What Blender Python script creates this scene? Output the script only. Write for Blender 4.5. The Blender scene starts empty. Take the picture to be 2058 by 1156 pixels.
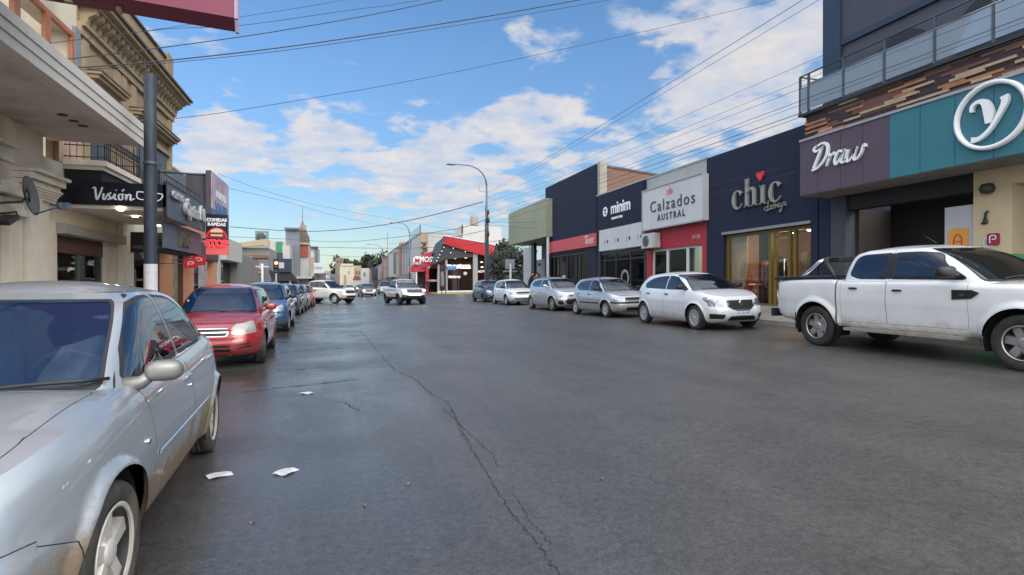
import bpy, bmesh, math, random
from mathutils import Vector, Matrix
from mathutils.geometry import delaunay_2d_cdt
R = math.radians
random.seed(7)
SC = bpy.context.scene
COL = SC.collection

# ------------------------------------------------------------------ camera
# world axes: +Y runs along the street away from the camera, +X to its right, Z up; camera stands over (0,0)
F = 1120.0
CAM_H = 1.40
YAW = math.atan2(339.0, F)
cd = bpy.data.cameras.new('camera')
cam = bpy.data.objects.new('camera', cd)
COL.objects.link(cam)
cam.location = (0, 0, CAM_H)
cam.rotation_euler = (math.pi / 2 - 5.0 / F, 0, -YAW)
cd.sensor_width = 36.0
cd.lens = 36.0 * F / 2058.0
cd.clip_start = 0.05
cd.clip_end = 5000
SC.camera = cam

# ------------------------------------------------------------------ world: sky and clouds
SUN_EL, SUN_AZ = R(36), R(152)          # azimuth clockwise from +Y
W = bpy.data.worlds.new('World')
SC.world = W
W.use_nodes = True
nt = W.node_tree
for n in list(nt.nodes): nt.nodes.remove(n)
def wn(t, **k):
    n = nt.nodes.new(t)
    for a, b in k.items(): setattr(n, a, b)
    return n
def wl(a, b): nt.links.new(a, b)
def wmath(op, a, b=None, clamp=False):
    n = wn('ShaderNodeMath', operation=op, use_clamp=clamp)
    for i, v in enumerate((a, b)):
        if v is None: continue
        if isinstance(v, (int, float)): n.inputs[i].default_value = v
        else: wl(v, n.inputs[i])
    return n.outputs[0]
out = wn('ShaderNodeOutputWorld')
bg = wn('ShaderNodeBackground')
bg.inputs['Strength'].default_value = 0.10
wl(bg.outputs[0], out.inputs[0])
sky = wn('ShaderNodeTexSky', sky_type='NISHITA', sun_disc=False)
sky.sun_elevation = SUN_EL
sky.sun_rotation = SUN_AZ
sky.air_density = 1.0; sky.dust_density = 0.6; sky.ozone_density = 2.2
hs = wn('ShaderNodeHueSaturation')
hs.inputs['Saturation'].default_value = 1.17
hs.inputs['Value'].default_value = 0.97
wl(sky.outputs[0], hs.inputs['Color'])
HZ = wn('ShaderNodeMapRange', interpolation_type='SMOOTHSTEP')
HZ.inputs['From Min'].default_value = 0.0; HZ.inputs['From Max'].default_value = 0.42; HZ.inputs['To Min'].default_value = 0.66; HZ.inputs['To Max'].default_value = 1.12
tc = wn('ShaderNodeTexCoord')
D = tc.outputs['Generated']
sep = wn('ShaderNodeSeparateXYZ'); wl(D, sep.inputs[0])
wl(sep.outputs[2], HZ.inputs['Value']); hg = wn('ShaderNodeVectorMath', operation='SCALE'); wl(hs.outputs[0], hg.inputs[0]); wl(HZ.outputs[0], hg.inputs['Scale'])
zc = wmath('ADD', wmath('MAXIMUM', sep.outputs[2], 0.0), 0.16)
pxn = wmath('DIVIDE', sep.outputs[0], zc); pyn = wmath('DIVIDE', sep.outputs[1], zc)
comb = wn('ShaderNodeCombineXYZ'); wl(pxn, comb.inputs[0]); wl(pyn, comb.inputs[1])
def noise(vec, scale, detail, rough, off=(0, 0, 0), dist=0.0):
    mp = wn('ShaderNodeMapping'); mp.inputs['Location'].default_value = off
    wl(vec, mp.inputs[0])
    n = wn('ShaderNodeTexNoise'); n.inputs['Scale'].default_value = scale
    n.inputs['Detail'].default_value = detail; n.inputs['Roughness'].default_value = rough
    n.inputs['Distortion'].default_value = dist
    wl(mp.outputs[0], n.inputs['Vector']); return n.outputs['Fac']
n1 = noise(comb.outputs[0], 4.8, 10, 0.56, (3.1, 1.7, 0), 0.15)
n2 = noise(comb.outputs[0], 0.9, 3, 0.5, (8.3, 4.2, 0))
def pix_dir(px, py):
    v = Vector(((px - 1029.0) / F, 1.0, (573.0 - py) / F)).normalized()
    c, s = math.cos(-YAW), math.sin(-YAW)
    return Vector((v.x * c - v.y * s, v.x * s + v.y * c, v.z))
# where the cloud banks stand in the sky: (direction given through the view, angular size, weight)
BANKS = [((1000, 320), 9, .175), ((800, 290), 8, .155), ((1190, 290), 7, .14), ((640, 270), 6, .12), ((900, 380), 8, .06), ((1480, 60), 9, .12), ((1380, 200), 6, .15), ((1570, 230), 6, .06),
         ((1640, 150), 8, .10), ((700, 150), 3.0, .15), ((1090, 60), 5, .12), ((560, 260), 6, .12), ((420, 300), 5, .14), ((380, 190), 8, .10),
         ((850, 430), 7, .07), ((1290, 20), 6, .10), ((1060, 225), 5, .11), ((1350, 380), 9, .10), ((1900, -300), 25, .14), ((300, -500), 25, .08), ((950, 110), 9, -.10), ((640, 30), 14, -.12),
         ((1230, 140), 5, -.06), ((520, 430), 6, -.05)]
acc = None
for (p, size, wgt) in BANKS:
    d = pix_dir(*p)
    dp = wn('ShaderNodeVectorMath', operation='DOT_PRODUCT')
    nrm = wn('ShaderNodeVectorMath', operation='NORMALIZE'); wl(D, nrm.inputs[0])
    wl(nrm.outputs[0], dp.inputs[0]); dp.inputs[1].default_value = d
    mr = wn('ShaderNodeMapRange', interpolation_type='SMOOTHSTEP')
    mr.inputs['From Min'].default_value = math.cos(R(size)); mr.inputs['From Max'].default_value = 1.0
    mr.inputs['To Min'].default_value = 0.0; mr.inputs['To Max'].default_value = wgt
    wl(dp.outputs['Value'], mr.inputs['Value'])
    acc = mr.outputs[0] if acc is None else wmath('ADD', acc, mr.outputs[0])
dens = wmath('ADD', wmath('ADD', n1, wmath('MULTIPLY', wmath('SUBTRACT', n2, 0.5), 0.35)), acc)
cr = wn('ShaderNodeMapRange', interpolation_type='SMOOTHSTEP')
cr.inputs['From Min'].default_value = 0.56; cr.inputs['From Max'].default_value = 0.73
cr.inputs['To Max'].default_value = 0.84
wl(dens, cr.inputs['Value'])
# warm tops, grey-blue bodies
n3 = noise(comb.outputs[0], 5.0, 5, 0.6, (1.1, 6.7, 0))
shade = wn('ShaderNodeMapRange'); shade.inputs['From Min'].default_value = 0.35; shade.inputs['From Max'].default_value = 0.68
wl(n3, shade.inputs['Value'])
cc = wn('ShaderNodeMix', data_type='RGBA')
cc.inputs['A'].default_value = (3.2, 3.6, 4.4, 1); cc.inputs['B'].default_value = (5.2, 4.7, 4.25, 1)
wl(shade.outputs[0], cc.inputs['Factor'])
mx = wn('ShaderNodeMix', data_type='RGBA')
wl(cr.outputs[0], mx.inputs['Factor']); wl(hg.outputs[0], mx.inputs['A']); wl(cc.outputs['Result'], mx.inputs['B'])
# bright cloud deck added out of view behind the viewer to raise ambient light
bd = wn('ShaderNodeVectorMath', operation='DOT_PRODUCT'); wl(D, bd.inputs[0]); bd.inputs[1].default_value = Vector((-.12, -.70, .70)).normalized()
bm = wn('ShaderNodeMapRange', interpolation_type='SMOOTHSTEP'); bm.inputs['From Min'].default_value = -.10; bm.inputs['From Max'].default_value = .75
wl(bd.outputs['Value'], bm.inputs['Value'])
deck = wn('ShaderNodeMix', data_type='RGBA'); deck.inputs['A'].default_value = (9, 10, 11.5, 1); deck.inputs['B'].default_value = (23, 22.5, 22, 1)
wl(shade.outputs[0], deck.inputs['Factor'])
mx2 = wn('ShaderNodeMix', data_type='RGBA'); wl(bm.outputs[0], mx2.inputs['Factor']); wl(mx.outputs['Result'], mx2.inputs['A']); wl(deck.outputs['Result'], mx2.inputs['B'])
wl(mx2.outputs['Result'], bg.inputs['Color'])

# ------------------------------------------------------------------ sun and exposure
sl = bpy.data.lights.new('sun', 'SUN'); sl.energy = 1.05; sl.angle = R(35); sl.color = (1.0, 0.94, 0.87)
so = bpy.data.objects.new('sun', sl); COL.objects.link(so)
so.location = (0, -20, 30)
sd = Vector((math.sin(SUN_AZ) * math.cos(SUN_EL), math.cos(SUN_AZ) * math.cos(SUN_EL), math.sin(SUN_EL)))
so.rotation_euler = sd.to_track_quat('Z', 'Y').to_euler()
SC.view_settings.view_transform = 'Standard'
SC.view_settings.look = 'None'
SC.view_settings.gamma = 1.0
SC.view_settings.exposure = 0.82

# ------------------------------------------------------------------ placing helpers
CY, SY = math.cos(YAW), math.sin(YAW)
def cam2w(x, y):            # ground position from (right of, ahead of) the camera
    return (CY * x + SY * y, -SY * x + CY * y)
def at(px, L):              # distance along the street at which the plane X = L is seen at column px
    Y = L * (F / CY) * 1.0 / (px - 690.0)
    return (Y - SY * L) / CY
def zz(px, py, L):          # height seen at row py there
    Y = L * (F / CY) / (px - 690.0)
    return CAM_H - (py - 573.0) * Y / F
def lat(px, a):             # X seen at column px on the plane Y = a
    k = (px - 690.0) * CY / F
    return k * CY * a / (1 - SY * k)
def zd(py, a, L):
    return CAM_H - (py - 573.0) * (CY * a + SY * L) / F
def gp(px, py, z=0.0):      # ground point under a pixel
    Y = F * (CAM_H - z) / (py - 573.0)
    return cam2w((px - 1029.0) / F * Y, Y)
def road_z(x):
    if x <= 0: return 0.0
    return min(0.032 * x, 0.34)

# ------------------------------------------------------------------ materials
MATS = {}
def mat(name, col=(0.5, 0.5, 0.5), rough=0.6, metal=0.0, var=0.08, vscale=3.0, bump=0.0, bscale=60.0, coat=0.0, emit=None, estr=0.0, spec=None, dirt=None):
    """var = slight mottling of the colour, dirt = (colour, amount, scale) of real grime"""
    if name in MATS: return MATS[name]
    m = bpy.data.materials.new(name); m.use_nodes = True
    t = m.node_tree; b = t.nodes['Principled BSDF']
    b.inputs['Base Color'].default_value = (*col, 1)
    b.inputs['Roughness'].default_value = rough
    b.inputs['Metallic'].default_value = metal
    if coat: b.inputs['Coat Weight'].default_value = coat; b.inputs['Coat Roughness'].default_value = 0.04
    if spec is not None: b.inputs['Specular IOR Level'].default_value = spec
    if emit: b.inputs['Emission Color'].default_value = (*emit, 1); b.inputs['Emission Strength'].default_value = estr
    if var or bump or dirt:
        g = t.nodes.new('ShaderNodeTexCoord')
        n = t.nodes.new('ShaderNodeTexNoise'); n.inputs['Scale'].default_value = vscale; n.inputs['Detail'].default_value = 6; n.inputs['Roughness'].default_value = 0.65
        t.links.new(g.outputs['Object'], n.inputs['Vector'])
        if var:
            mr = t.nodes.new('ShaderNodeMapRange')
            mr.inputs['From Min'].default_value = 0.3; mr.inputs['From Max'].default_value = 0.7
            mr.inputs['To Min'].default_value = 1 - var; mr.inputs['To Max'].default_value = 1 + var
            t.links.new(n.outputs['Fac'], mr.inputs['Value'])
            v = t.nodes.new('ShaderNodeVectorMath'); v.operation = 'SCALE'; v.inputs[0].default_value = col
            t.links.new(mr.outputs[0], v.inputs['Scale'])
            src = v.outputs[0]
            if dirt:
                dc, am, ds = dirt
                n2 = t.nodes.new('ShaderNodeTexNoise'); n2.inputs['Scale'].default_value = ds; n2.inputs['Detail'].default_value = 8; n2.inputs['Roughness'].default_value = 0.7
                mp = t.nodes.new('ShaderNodeMapping'); mp.inputs['Scale'].default_value = (1, 1, .28)   # rain streaks run down
                t.links.new(g.outputs['Object'], mp.inputs[0]); t.links.new(mp.outputs[0], n2.inputs['Vector'])
                r2 = t.nodes.new('ShaderNodeMapRange'); r2.inputs['From Min'].default_value = 0.5; r2.inputs['From Max'].default_value = 0.75
                r2.inputs['To Max'].default_value = am; t.links.new(n2.outputs['Fac'], r2.inputs['Value'])
                mi = t.nodes.new('ShaderNodeMix'); mi.data_type = 'RGBA'
                t.links.new(r2.outputs[0], mi.inputs['Factor']); t.links.new(src, mi.inputs['A']); mi.inputs['B'].default_value = (*dc, 1)
                src = mi.outputs['Result']
            t.links.new(src, b.inputs['Base Color'])
        if bump:
            nb = t.nodes.new('ShaderNodeTexNoise'); nb.inputs['Scale'].default_value = bscale; nb.inputs['Detail'].default_value = 4
            t.links.new(g.outputs['Object'], nb.inputs['Vector'])
            bp = t.nodes.new('ShaderNodeBump'); bp.inputs['Strength'].default_value = bump; bp.inputs['Distance'].default_value = 0.02
            t.links.new(nb.outputs['Fac'], bp.inputs['Height']); t.links.new(bp.outputs[0], b.inputs['Normal'])
    MATS[name] = m
    return m
def glass(name, tint=(0.35, 0.42, 0.48), trans=0.5, body=(0.01, 0.013, 0.02), rough=0.02, ior=1.75):
    """window glass: a mirror-like front over a partly see-through tinted pane"""
    if name in MATS: return MATS[name]
    m = bpy.data.materials.new(name); m.use_nodes = True; t = m.node_tree
    for n in list(t.nodes): t.nodes.remove(n)
    o = t.nodes.new('ShaderNodeOutputMaterial')
    tr = t.nodes.new('ShaderNodeBsdfTransparent'); tr.inputs[0].default_value = (*tint, 1)
    df = t.nodes.new('ShaderNodeBsdfDiffuse'); df.inputs[0].default_value = (*body, 1)
    m1 = t.nodes.new('ShaderNodeMixShader'); m1.inputs[0].default_value = trans
    t.links.new(df.outputs[0], m1.inputs[1]); t.links.new(tr.outputs[0], m1.inputs[2])
    gl = t.nodes.new('ShaderNodeBsdfGlossy'); gl.inputs['Roughness'].default_value = rough; gl.inputs['Color'].default_value = (0.95, 0.97, 1, 1)
    lw = t.nodes.new('ShaderNodeFresnel'); lw.inputs['IOR'].default_value = ior
    m2 = t.nodes.new('ShaderNodeMixShader')
    t.links.new(lw.outputs[0], m2.inputs[0]); t.links.new(m1.outputs[0], m2.inputs[1]); t.links.new(gl.outputs[0], m2.inputs[2])
    t.links.new(m2.outputs[0], o.inputs[0])
    MATS[name] = m
    return m

# ------------------------------------------------------------------ mesh helpers
def tag(o, label=None, cat=None, group=None, kind=None):
    if label: o['label'] = label
    if cat: o['category'] = cat
    if group: o['group'] = group
    if kind: o['kind'] = kind
    return o
def empty(name, loc=(0, 0, 0), rz=0.0, rx=0.0):
    o = bpy.data.objects.new(name, None); COL.objects.link(o)
    o.empty_display_size = 0.2
    o.location = loc; o.rotation_euler = (rx, 0, rz)
    return o
def thing(name, label, cat, loc=(0, 0, 0), rz=0.0, group=None, rx=0.0):
    return tag(empty(name, loc, rz, rx), label, cat, group)
class MB:
    def __init__(s): s.v = []; s.f = []; s.m = []; s.sm = []
    def add(s, vs, fs, mi=0, smooth=False):
        b = len(s.v); s.v += [tuple(v) for v in vs]
        for f in fs: s.f.append(tuple(b + i for i in f)); s.m.append(mi); s.sm.append(smooth)
    def box(s, x0, x1, y0, y1, z0, z1, mi=0):
        if x0 > x1: x0, x1 = x1, x0
        if y0 > y1: y0, y1 = y1, y0
        if z0 > z1: z0, z1 = z1, z0
        s.add([(x0, y0, z0), (x1, y0, z0), (x1, y1, z0), (x0, y1, z0), (x0, y0, z1), (x1, y0, z1), (x1, y1, z1), (x0, y1, z1)],
              [(0, 3, 2, 1), (4, 5, 6, 7), (0, 1, 5, 4), (1, 2, 6, 5), (2, 3, 7, 6), (3, 0, 4, 7)], mi)
        return s
    def obox(s, c, ax, ay, az, mi=0):
        """box from centre and three half-axis vectors"""
        c, ax, ay, az = map(Vector, (c, ax, ay, az))
        vs = [c + a * ax + b * ay + d * az for d in (-1, 1) for (a, b) in ((-1, -1), (1, -1), (1, 1), (-1, 1))]
        s.add(vs, [(0, 3, 2, 1), (4, 5, 6, 7), (0, 1, 5, 4), (1, 2, 6, 5), (2, 3, 7, 6), (3, 0, 4, 7)], mi); return s
    def prism(s, poly, axis, a, b, mi=0):
        """polygon in the two other axes, extruded along axis from a to b"""
        def p(u, v, w):
            return (w, u, v) if axis == 'x' else ((u, w, v) if axis == 'y' else (u, v, w))
        n = len(poly)
        vs = [p(u, v, a) for u, v in poly] + [p(u, v, b) for u, v in poly]
        fs = [tuple(range(n))[::-1], tuple(range(n, 2 * n))] + [(i, (i + 1) % n, n + (i + 1) % n, n + i) for i in range(n)]
        s.add(vs, fs, mi); return s
    def tube(s, pts, r, n=8, mi=0, caps=True, smooth=True):
        pts = [Vector(p) for p in pts]; rs = r if isinstance(r, (list, tuple)) else [r] * len(pts)
        vs = []; up = None
        for i, p in enumerate(pts):
            d = (pts[min(i + 1, len(pts) - 1)] - pts[max(i - 1, 0)])
            d = d.normalized() if d.length > 1e-9 else Vector((0, 0, 1))
            if up is None:
                up = Vector((0, 0, 1)) if abs(d.z) < 0.9 else Vector((1, 0, 0))
            u = d.cross(up).normalized(); w = u.cross(d).normalized(); up = w
            for k in range(n):
                a = 2 * math.pi * k / n
                vs.append(p + rs[i] * (math.cos(a) * u + math.sin(a) * w))
        fs = [(i * n + k, i * n + (k + 1) % n, (i + 1) * n + (k + 1) % n, (i + 1) * n + k) for i in range(len(pts) - 1) for k in range(n)]
        if caps: fs += [tuple(range(n))[::-1], tuple(range((len(pts) - 1) * n, len(pts) * n))]
        s.add(vs, fs, mi, smooth); return s
    def lathe(s, prof, n=24, axis='z', c=(0, 0, 0), mi=0, smooth=True, a0=0.0, a1=2 * math.pi):
        """prof = [(radius, offset along axis)]"""
        c = Vector(c); vs = []; full = abs(a1 - a0 - 2 * math.pi) < 1e-6
        cnt = n if full else n + 1
        for (r, h) in prof:
            for k in range(cnt):
                a = a0 + (a1 - a0) * k / n
                p = {'z': (r * math.cos(a), r * math.sin(a), h), 'y': (r * math.cos(a), h, r * math.sin(a)), 'x': (h, r * math.cos(a), r * math.sin(a))}[axis]
                vs.append(c + Vector(p))
        fs = []
        for i in range(len(prof) - 1):
            for k in range(n):
                k2 = (k + 1) % cnt
                fs.append((i * cnt + k, i * cnt + k2, (i + 1) * cnt + k2, (i + 1) * cnt + k))
        s.add(vs, fs, mi, smooth); return s
    def quad(s, a, b, c, d, mi=0): s.add([a, b, c, d], [(0, 1, 2, 3)], mi); return s
    def build(s, name, mats, parent=None, fix=True):
        me = bpy.data.meshes.new(name)
        me.from_pydata(s.v, [], s.f)
        ms = mats if isinstance(mats, (list, tuple)) else [mats]
        for m in ms: me.materials.append(m)
        for p, mi, sm in zip(me.polygons, s.m, s.sm):
            p.material_index = mi; p.use_smooth = sm
        if fix:
            bm = bmesh.new(); bm.from_mesh(me); bmesh.ops.recalc_face_normals(bm, faces=bm.faces); bm.to_mesh(me); bm.free()
        o = bpy.data.objects.new(name, me); COL.objects.link(o)
        if parent is not None: o.parent = parent
        return o
def bx(name, m, parent, *boxes):
    b = MB()
    for q in boxes: b.box(*q)
    return b.build(name, m, parent)
def copy_tree(o, parent=None):
    c = o.copy(); COL.objects.link(c); c.parent = parent
    for ch in [x for x in bpy.data.objects if x.parent == o]: copy_tree(ch, c)
    return c
def text_mesh(txt, size, depth, shear=0.0, bold=0.0, sx=1.0, spacing=1.0, align='CENTER'):
    cu = bpy.data.curves.new('lettering', 'FONT'); cu.body = txt; cu.size = size; cu.extrude = depth / 2
    cu.shear = shear; cu.offset = bold; cu.align_x = align; cu.align_y = 'CENTER'; cu.space_character = spacing; cu.resolution_u = 3
    ob = bpy.data.objects.new('lettering', cu); COL.objects.link(ob)
    dg = bpy.context.evaluated_depsgraph_get()
    me = bpy.data.meshes.new_from_object(ob.evaluated_get(dg))
    bpy.data.objects.remove(ob)
    me.transform(Matrix.Diagonal((sx, 1, 1, 1)))
    return me
# frames: where text reads from the street.  'R' = on a facade to the right (faces -X), 'L' = on a left facade (faces +X), 'C' = faces the camera end (-Y)
FR = {'R': Matrix(((0, 0, -1), (-1, 0, 0), (0, 1, 0))), 'L': Matrix(((0, 0, 1), (1, 0, 0), (0, 1, 0))), 'C': Matrix(((1, 0, 0), (0, 0, -1), (0, 1, 0)))}
def text(txt, loc, size, m, parent, face, depth=0.03, name='lettering', tilt=0.0, **k):
    me = text_mesh(txt, size, depth, **k)
    me.transform(Matrix.Translation(loc) @ FR[face].to_4x4() @ Matrix.Rotation(tilt, 4, 'Z'))
    me.name = name; me.materials.clear(); me.materials.append(m)
    o = bpy.data.objects.new(name, me); COL.objects.link(o)
    if parent is not None: o.parent = parent
    return o
def strokes(lines, loc, sc, m, parent, face, depth=0.04, name='lettering', tilt=0.0, shear=0.0):
    """hand lettering: each line is [(x, y, width), ...] in letter units, laid as a flat ribbon with thickness"""
    b = MB()
    for ln in lines:
        pts = smooth_line(ln, 5)
        n = len(pts); vs = []
        for i, (x, y, w) in enumerate(pts):
            x0, y0, _ = pts[max(i - 1, 0)]; x1, y1, _ = pts[min(i + 1, n - 1)]
            dx, dy = x1 - x0, y1 - y0; l = math.hypot(dx, dy) or 1
            nx, ny = -dy / l * w / 2, dx / l * w / 2
            for z in (-.5, .5):
                for sgn in (1, -1):
                    X, Y = (x + sgn * nx), (y + sgn * ny)
                    vs.append(((X + shear * Y) * sc, Y * sc, z * depth))
        fs = []
        for i in range(n - 1):
            a, c = 4 * i, 4 * i + 4
            fs += [(a, a + 1, c + 1, c), (a + 2, c + 2, c + 3, a + 3), (a, c, c + 2, a + 2), (a + 1, a + 3, c + 3, c + 1)]
        fs += [(0, 2, 3, 1), (4 * n - 4, 4 * n - 3, 4 * n - 1, 4 * n - 2)]
        b.add(vs, fs)
    o = b.build(name, m, parent)
    o.data.transform(Matrix.Translation(loc) @ FR[face].to_4x4() @ Matrix.Rotation(tilt, 4, 'Z'))
    return o
def smooth_line(pts, k):
    out = []
    n = len(pts)
    for i in range(n - 1):
        p0, p1, p2, p3 = pts[max(i - 1, 0)], pts[i], pts[i + 1], pts[min(i + 2, n - 1)]
        for j in range(k):
            t = j / k
            out.append(tuple(0.5 * ((2 * b) + (-a + c) * t + (2 * a - 5 * b + 4 * c - d) * t * t + (-a + 3 * b - 3 * c + d) * t ** 3) for a, b, c, d in zip(p0, p1, p2, p3)))
    out.append(tuple(pts[-1]))
    return out

# ------------------------------------------------------------------ vehicles
def curve(pts, n=160, key=0, val=1):
    """monotone-cubic table through pts sorted by pts[key]"""
    pts = sorted([(p[key], p[val]) for p in pts])
    xs = [p[0] for p in pts]; ys = [p[1] for p in pts]
    m = []
    k = len(xs)
    dl = [(ys[i + 1] - ys[i]) / (xs[i + 1] - xs[i]) for i in range(k - 1)]
    for i in range(k):
        if i == 0: m.append(dl[0])
        elif i == k - 1: m.append(dl[-1])
        elif dl[i - 1] * dl[i] <= 0: m.append(0.0)
        else: m.append(2 * dl[i - 1] * dl[i] / (dl[i - 1] + dl[i]))
    lo, hi = xs[0], xs[-1]; tab = []
    j = 0
    for q in range(n + 1):
        x = lo + (hi - lo) * q / n
        while j < k - 2 and x > xs[j + 1]: j += 1
        h = xs[j + 1] - xs[j]; t = (x - xs[j]) / h
        tab.append((2 * t ** 3 - 3 * t * t + 1) * ys[j] + (t ** 3 - 2 * t * t + t) * h * m[j] + (-2 * t ** 3 + 3 * t * t) * ys[j + 1] + (t ** 3 - t * t) * h * m[j + 1])
    def f(x):
        q = (x - lo) / (hi - lo) * n
        if q <= 0: return tab[0]
        if q >= n: return tab[n]
        i = int(q); return tab[i] + (tab[i + 1] - tab[i]) * (q - i)
    return f
def sstep(t):
    t = max(0.0, min(1.0, t)); return t * t * (3 - 2 * t)
def inset_poly(poly, d):
    n = len(poly); a = sum(poly[i][0] * poly[(i + 1) % n][1] - poly[(i + 1) % n][0] * poly[i][1] for i in range(n))
    s = 1 if a > 0 else -1; out = []
    for i in range(n):
        p0, p1, p2 = Vector(poly[i - 1]), Vector(poly[i]), Vector(poly[(i + 1) % n])
        e1 = (p1 - p0).normalized(); e2 = (p2 - p1).normalized()
        n1 = Vector((-e1.y, e1.x)) * s; n2 = Vector((-e2.y, e2.x)) * s
        b = n1 + n2; q = max(0.3, 1 + n1.dot(n2))
        out.append(tuple(p1 + b * (d / q)))
    return out
def round_poly(poly, r, k=4):
    out = []; n = len(poly)
    for i in range(n):
        p0, p1, p2 = Vector(poly[i - 1][:2]), Vector(poly[i][:2]), Vector(poly[(i + 1) % n][:2])
        rr = r if len(poly[i]) < 3 else poly[i][2]
        d0 = min(rr, (p0 - p1).length * .45); d2 = min(rr, (p2 - p1).length * .45)
        a = p1 + (p0 - p1).normalized() * d0; b = p1 + (p2 - p1).normalized() * d2
        for j in range(k + 1):
            t = j / k; out.append(tuple((1 - t) ** 2 * a + 2 * t * (1 - t) * p1 + t * t * b))
    return out
def dens_poly(poly, d):
    out = []; n = len(poly)
    for i in range(n):
        a, b = Vector(poly[i]), Vector(poly[(i + 1) % n]); k = max(1, int((b - a).length / d + .5))
        out += [tuple(a + (b - a) * j / k) for j in range(k)]
    return out
def inpoly(p, poly):
    x, y = p; c = False; n = len(poly); j = n - 1
    for i in range(n):
        xi, yi = poly[i]; xj, yj = poly[j]
        if (yi > y) != (yj > y) and x < (xj - xi) * (y - yi) / (yj - yi) + xi: c = not c
        j = i
    return c

def clip_rect(poly, u0, u1, v0, v1):
    for (ax, lim, sg) in ((0, u0, 1), (0, u1, -1), (1, v0, 1), (1, v1, -1)):
        out = []; n = len(poly)
        for i in range(n):
            a, b = poly[i - 1], poly[i]
            ia, ib = sg * (a[ax] - lim) >= 0, sg * (b[ax] - lim) >= 0
            if ia != ib:
                t = (lim - a[ax]) / (b[ax] - a[ax]); q = [a[0] + (b[0] - a[0]) * t, a[1] + (b[1] - a[1]) * t]; q[ax] = lim; out.append(tuple(q))
            if ib: out.append(tuple(b))
        poly = out
        if len(poly) < 3: return []
    res = []
    for p in poly:
        if not res or math.hypot(p[0] - res[-1][0], p[1] - res[-1][1]) > 2e-4: res.append(p)
    while len(res) > 2 and math.hypot(res[0][0] - res[-1][0], res[0][1] - res[-1][1]) < 2e-4: res.pop()
    a = sum(res[i - 1][0] * res[i][1] - res[i][0] * res[i - 1][1] for i in range(len(res)))
    if len(res) < 3 or abs(a) < 1e-5: return []
    return res if a > 0 else res[::-1]

class Skin:
    """collects faces of one moulded skin by the part they belong to"""
    def __init__(s): s.parts = {}
    def patch(s, dom, regions, ev, step, base, flip=False, extra=()):
        """dom=(u0,u1,v0,v1); regions=[(key, matname, polygon in domain)], later wins; ev(u,v)->Vector"""
        u0, u1, v0, v1 = dom
        verts = []; faces = []
        nu = max(2, int((u1 - u0) / step + .5)); nv = max(2, int((v1 - v0) / step + .5))
        outer = [(u0 + (u1 - u0) * i / nu, v0) for i in range(nu)] + [(u1, v0 + (v1 - v0) * i / nv) for i in range(nv)] + \
                [(u1 - (u1 - u0) * i / nu, v1) for i in range(nu)] + [(u0, v1 - (v1 - v0) * i / nv) for i in range(nv)]
        verts += outer; faces.append(list(range(len(outer))))
        for i in range(1, nu):
            for j in range(1, nv):
                verts.append((u0 + (u1 - u0) * i / nu, v0 + (v1 - v0) * j / nv))
        verts += [p for p in extra if u0 + .01 < p[0] < u1 - .01 and v0 + .01 < p[1] < v1 - .01]
        info = [base]
        for (key, mn, poly) in regions:
            poly = clip_rect(poly, u0, u1, v0, v1)
            if not poly: continue
            poly = dens_poly(poly, step)
            b = len(verts); verts += poly; faces.append(list(range(b, b + len(poly)))); info.append((key, mn))
        r = delaunay_2d_cdt([Vector(v) for v in verts], [], faces, 0, 1e-5, True)
        vo, fo, orig = r[0], r[2], r[5]
        P = []; N = []
        e = 1e-3
        for v in vo:
            u, w = v
            p = ev(u, w)
            ua, ub = max(u0, u - e), min(u1, u + e); wa, wb_ = max(v0, w - e), min(v1, w + e)
            du = (ev(ub, w) - ev(ua, w)); dw = (ev(u, wb_) - ev(u, wa))
            n = du.cross(dw)
            n = n.normalized() if n.length > 1e-14 else Vector((0, 0, 1))
            if flip: n = -n
            P.append(p); N.append(n)
        for f, og in zip(fo, orig):
            if not og: continue
            key, mn = info[max(og)]
            if key is None: continue
            d = s.parts.setdefault(key, {'v': [], 'n': [], 'f': [], 'm': [], 'map': {}})
            ids = []
            for i in (f[::-1] if flip else f):
                kk = (id(r), i)
                if kk not in d['map']:
                    d['map'][kk] = len(d['v']); d['v'].append(P[i]); d['n'].append(N[i])
                ids.append(d['map'][kk])
            d['f'].append(ids); d['m'].append(mn)
        s._keep = getattr(s, '_keep', []) + [r]
    def build(s, mats, root, order):
        objs = {}
        for key in order(s.parts.keys()):
            d = s.parts[key]
            me = bpy.data.meshes.new(key[0])
            me.from_pydata([tuple(v) for v in d['v']], [], d['f'])
            names = sorted(set(d['m'])); idx = {n: i for i, n in enumerate(names)}
            for n in names: me.materials.append(mats[n])
            for p, mn in zip(me.polygons, d['m']): p.material_index = idx[mn]; p.use_smooth = True
            me.normals_split_custom_set_from_vertices([tuple(n) for n in d['n']])
            o = bpy.data.objects.new(key[0], me); COL.objects.link(o); o.parent = root
            objs[key] = o
        return objs

TYRE = mat('tyre_rubber', (0.018, 0.018, 0.019), 0.75, var=0.25, vscale=9, dirt=((0.10, 0.085, 0.06), 0.5, 6))
TYREM = mat('muddy_tyre_rubber', (0.03, 0.028, 0.026), 0.8, var=0.25, vscale=9, dirt=((0.17, 0.13, 0.085), 0.9, 5))
RIMS = {'alloy': mat('alloy_rim', (0.5, 0.5, 0.5), 0.35, 0.8, var=0.1, dirt=((0.2, 0.17, 0.13), 0.5, 8)),
        'muddy': mat('muddy_alloy_rim', (0.55, 0.53, 0.48), 0.5, 0.35, var=0.12, dirt=((0.25, 0.19, 0.12), 0.7, 7)),
        'hubcap': mat('hubcap_plastic', (0.42, 0.43, 0.44), 0.4, 0.5, var=0.1),
        'steel': mat('steel_rim', (0.06, 0.06, 0.065), 0.5, 0.5, var=0.2, dirt=((0.15, 0.13, 0.1), 0.6, 8))}
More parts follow.
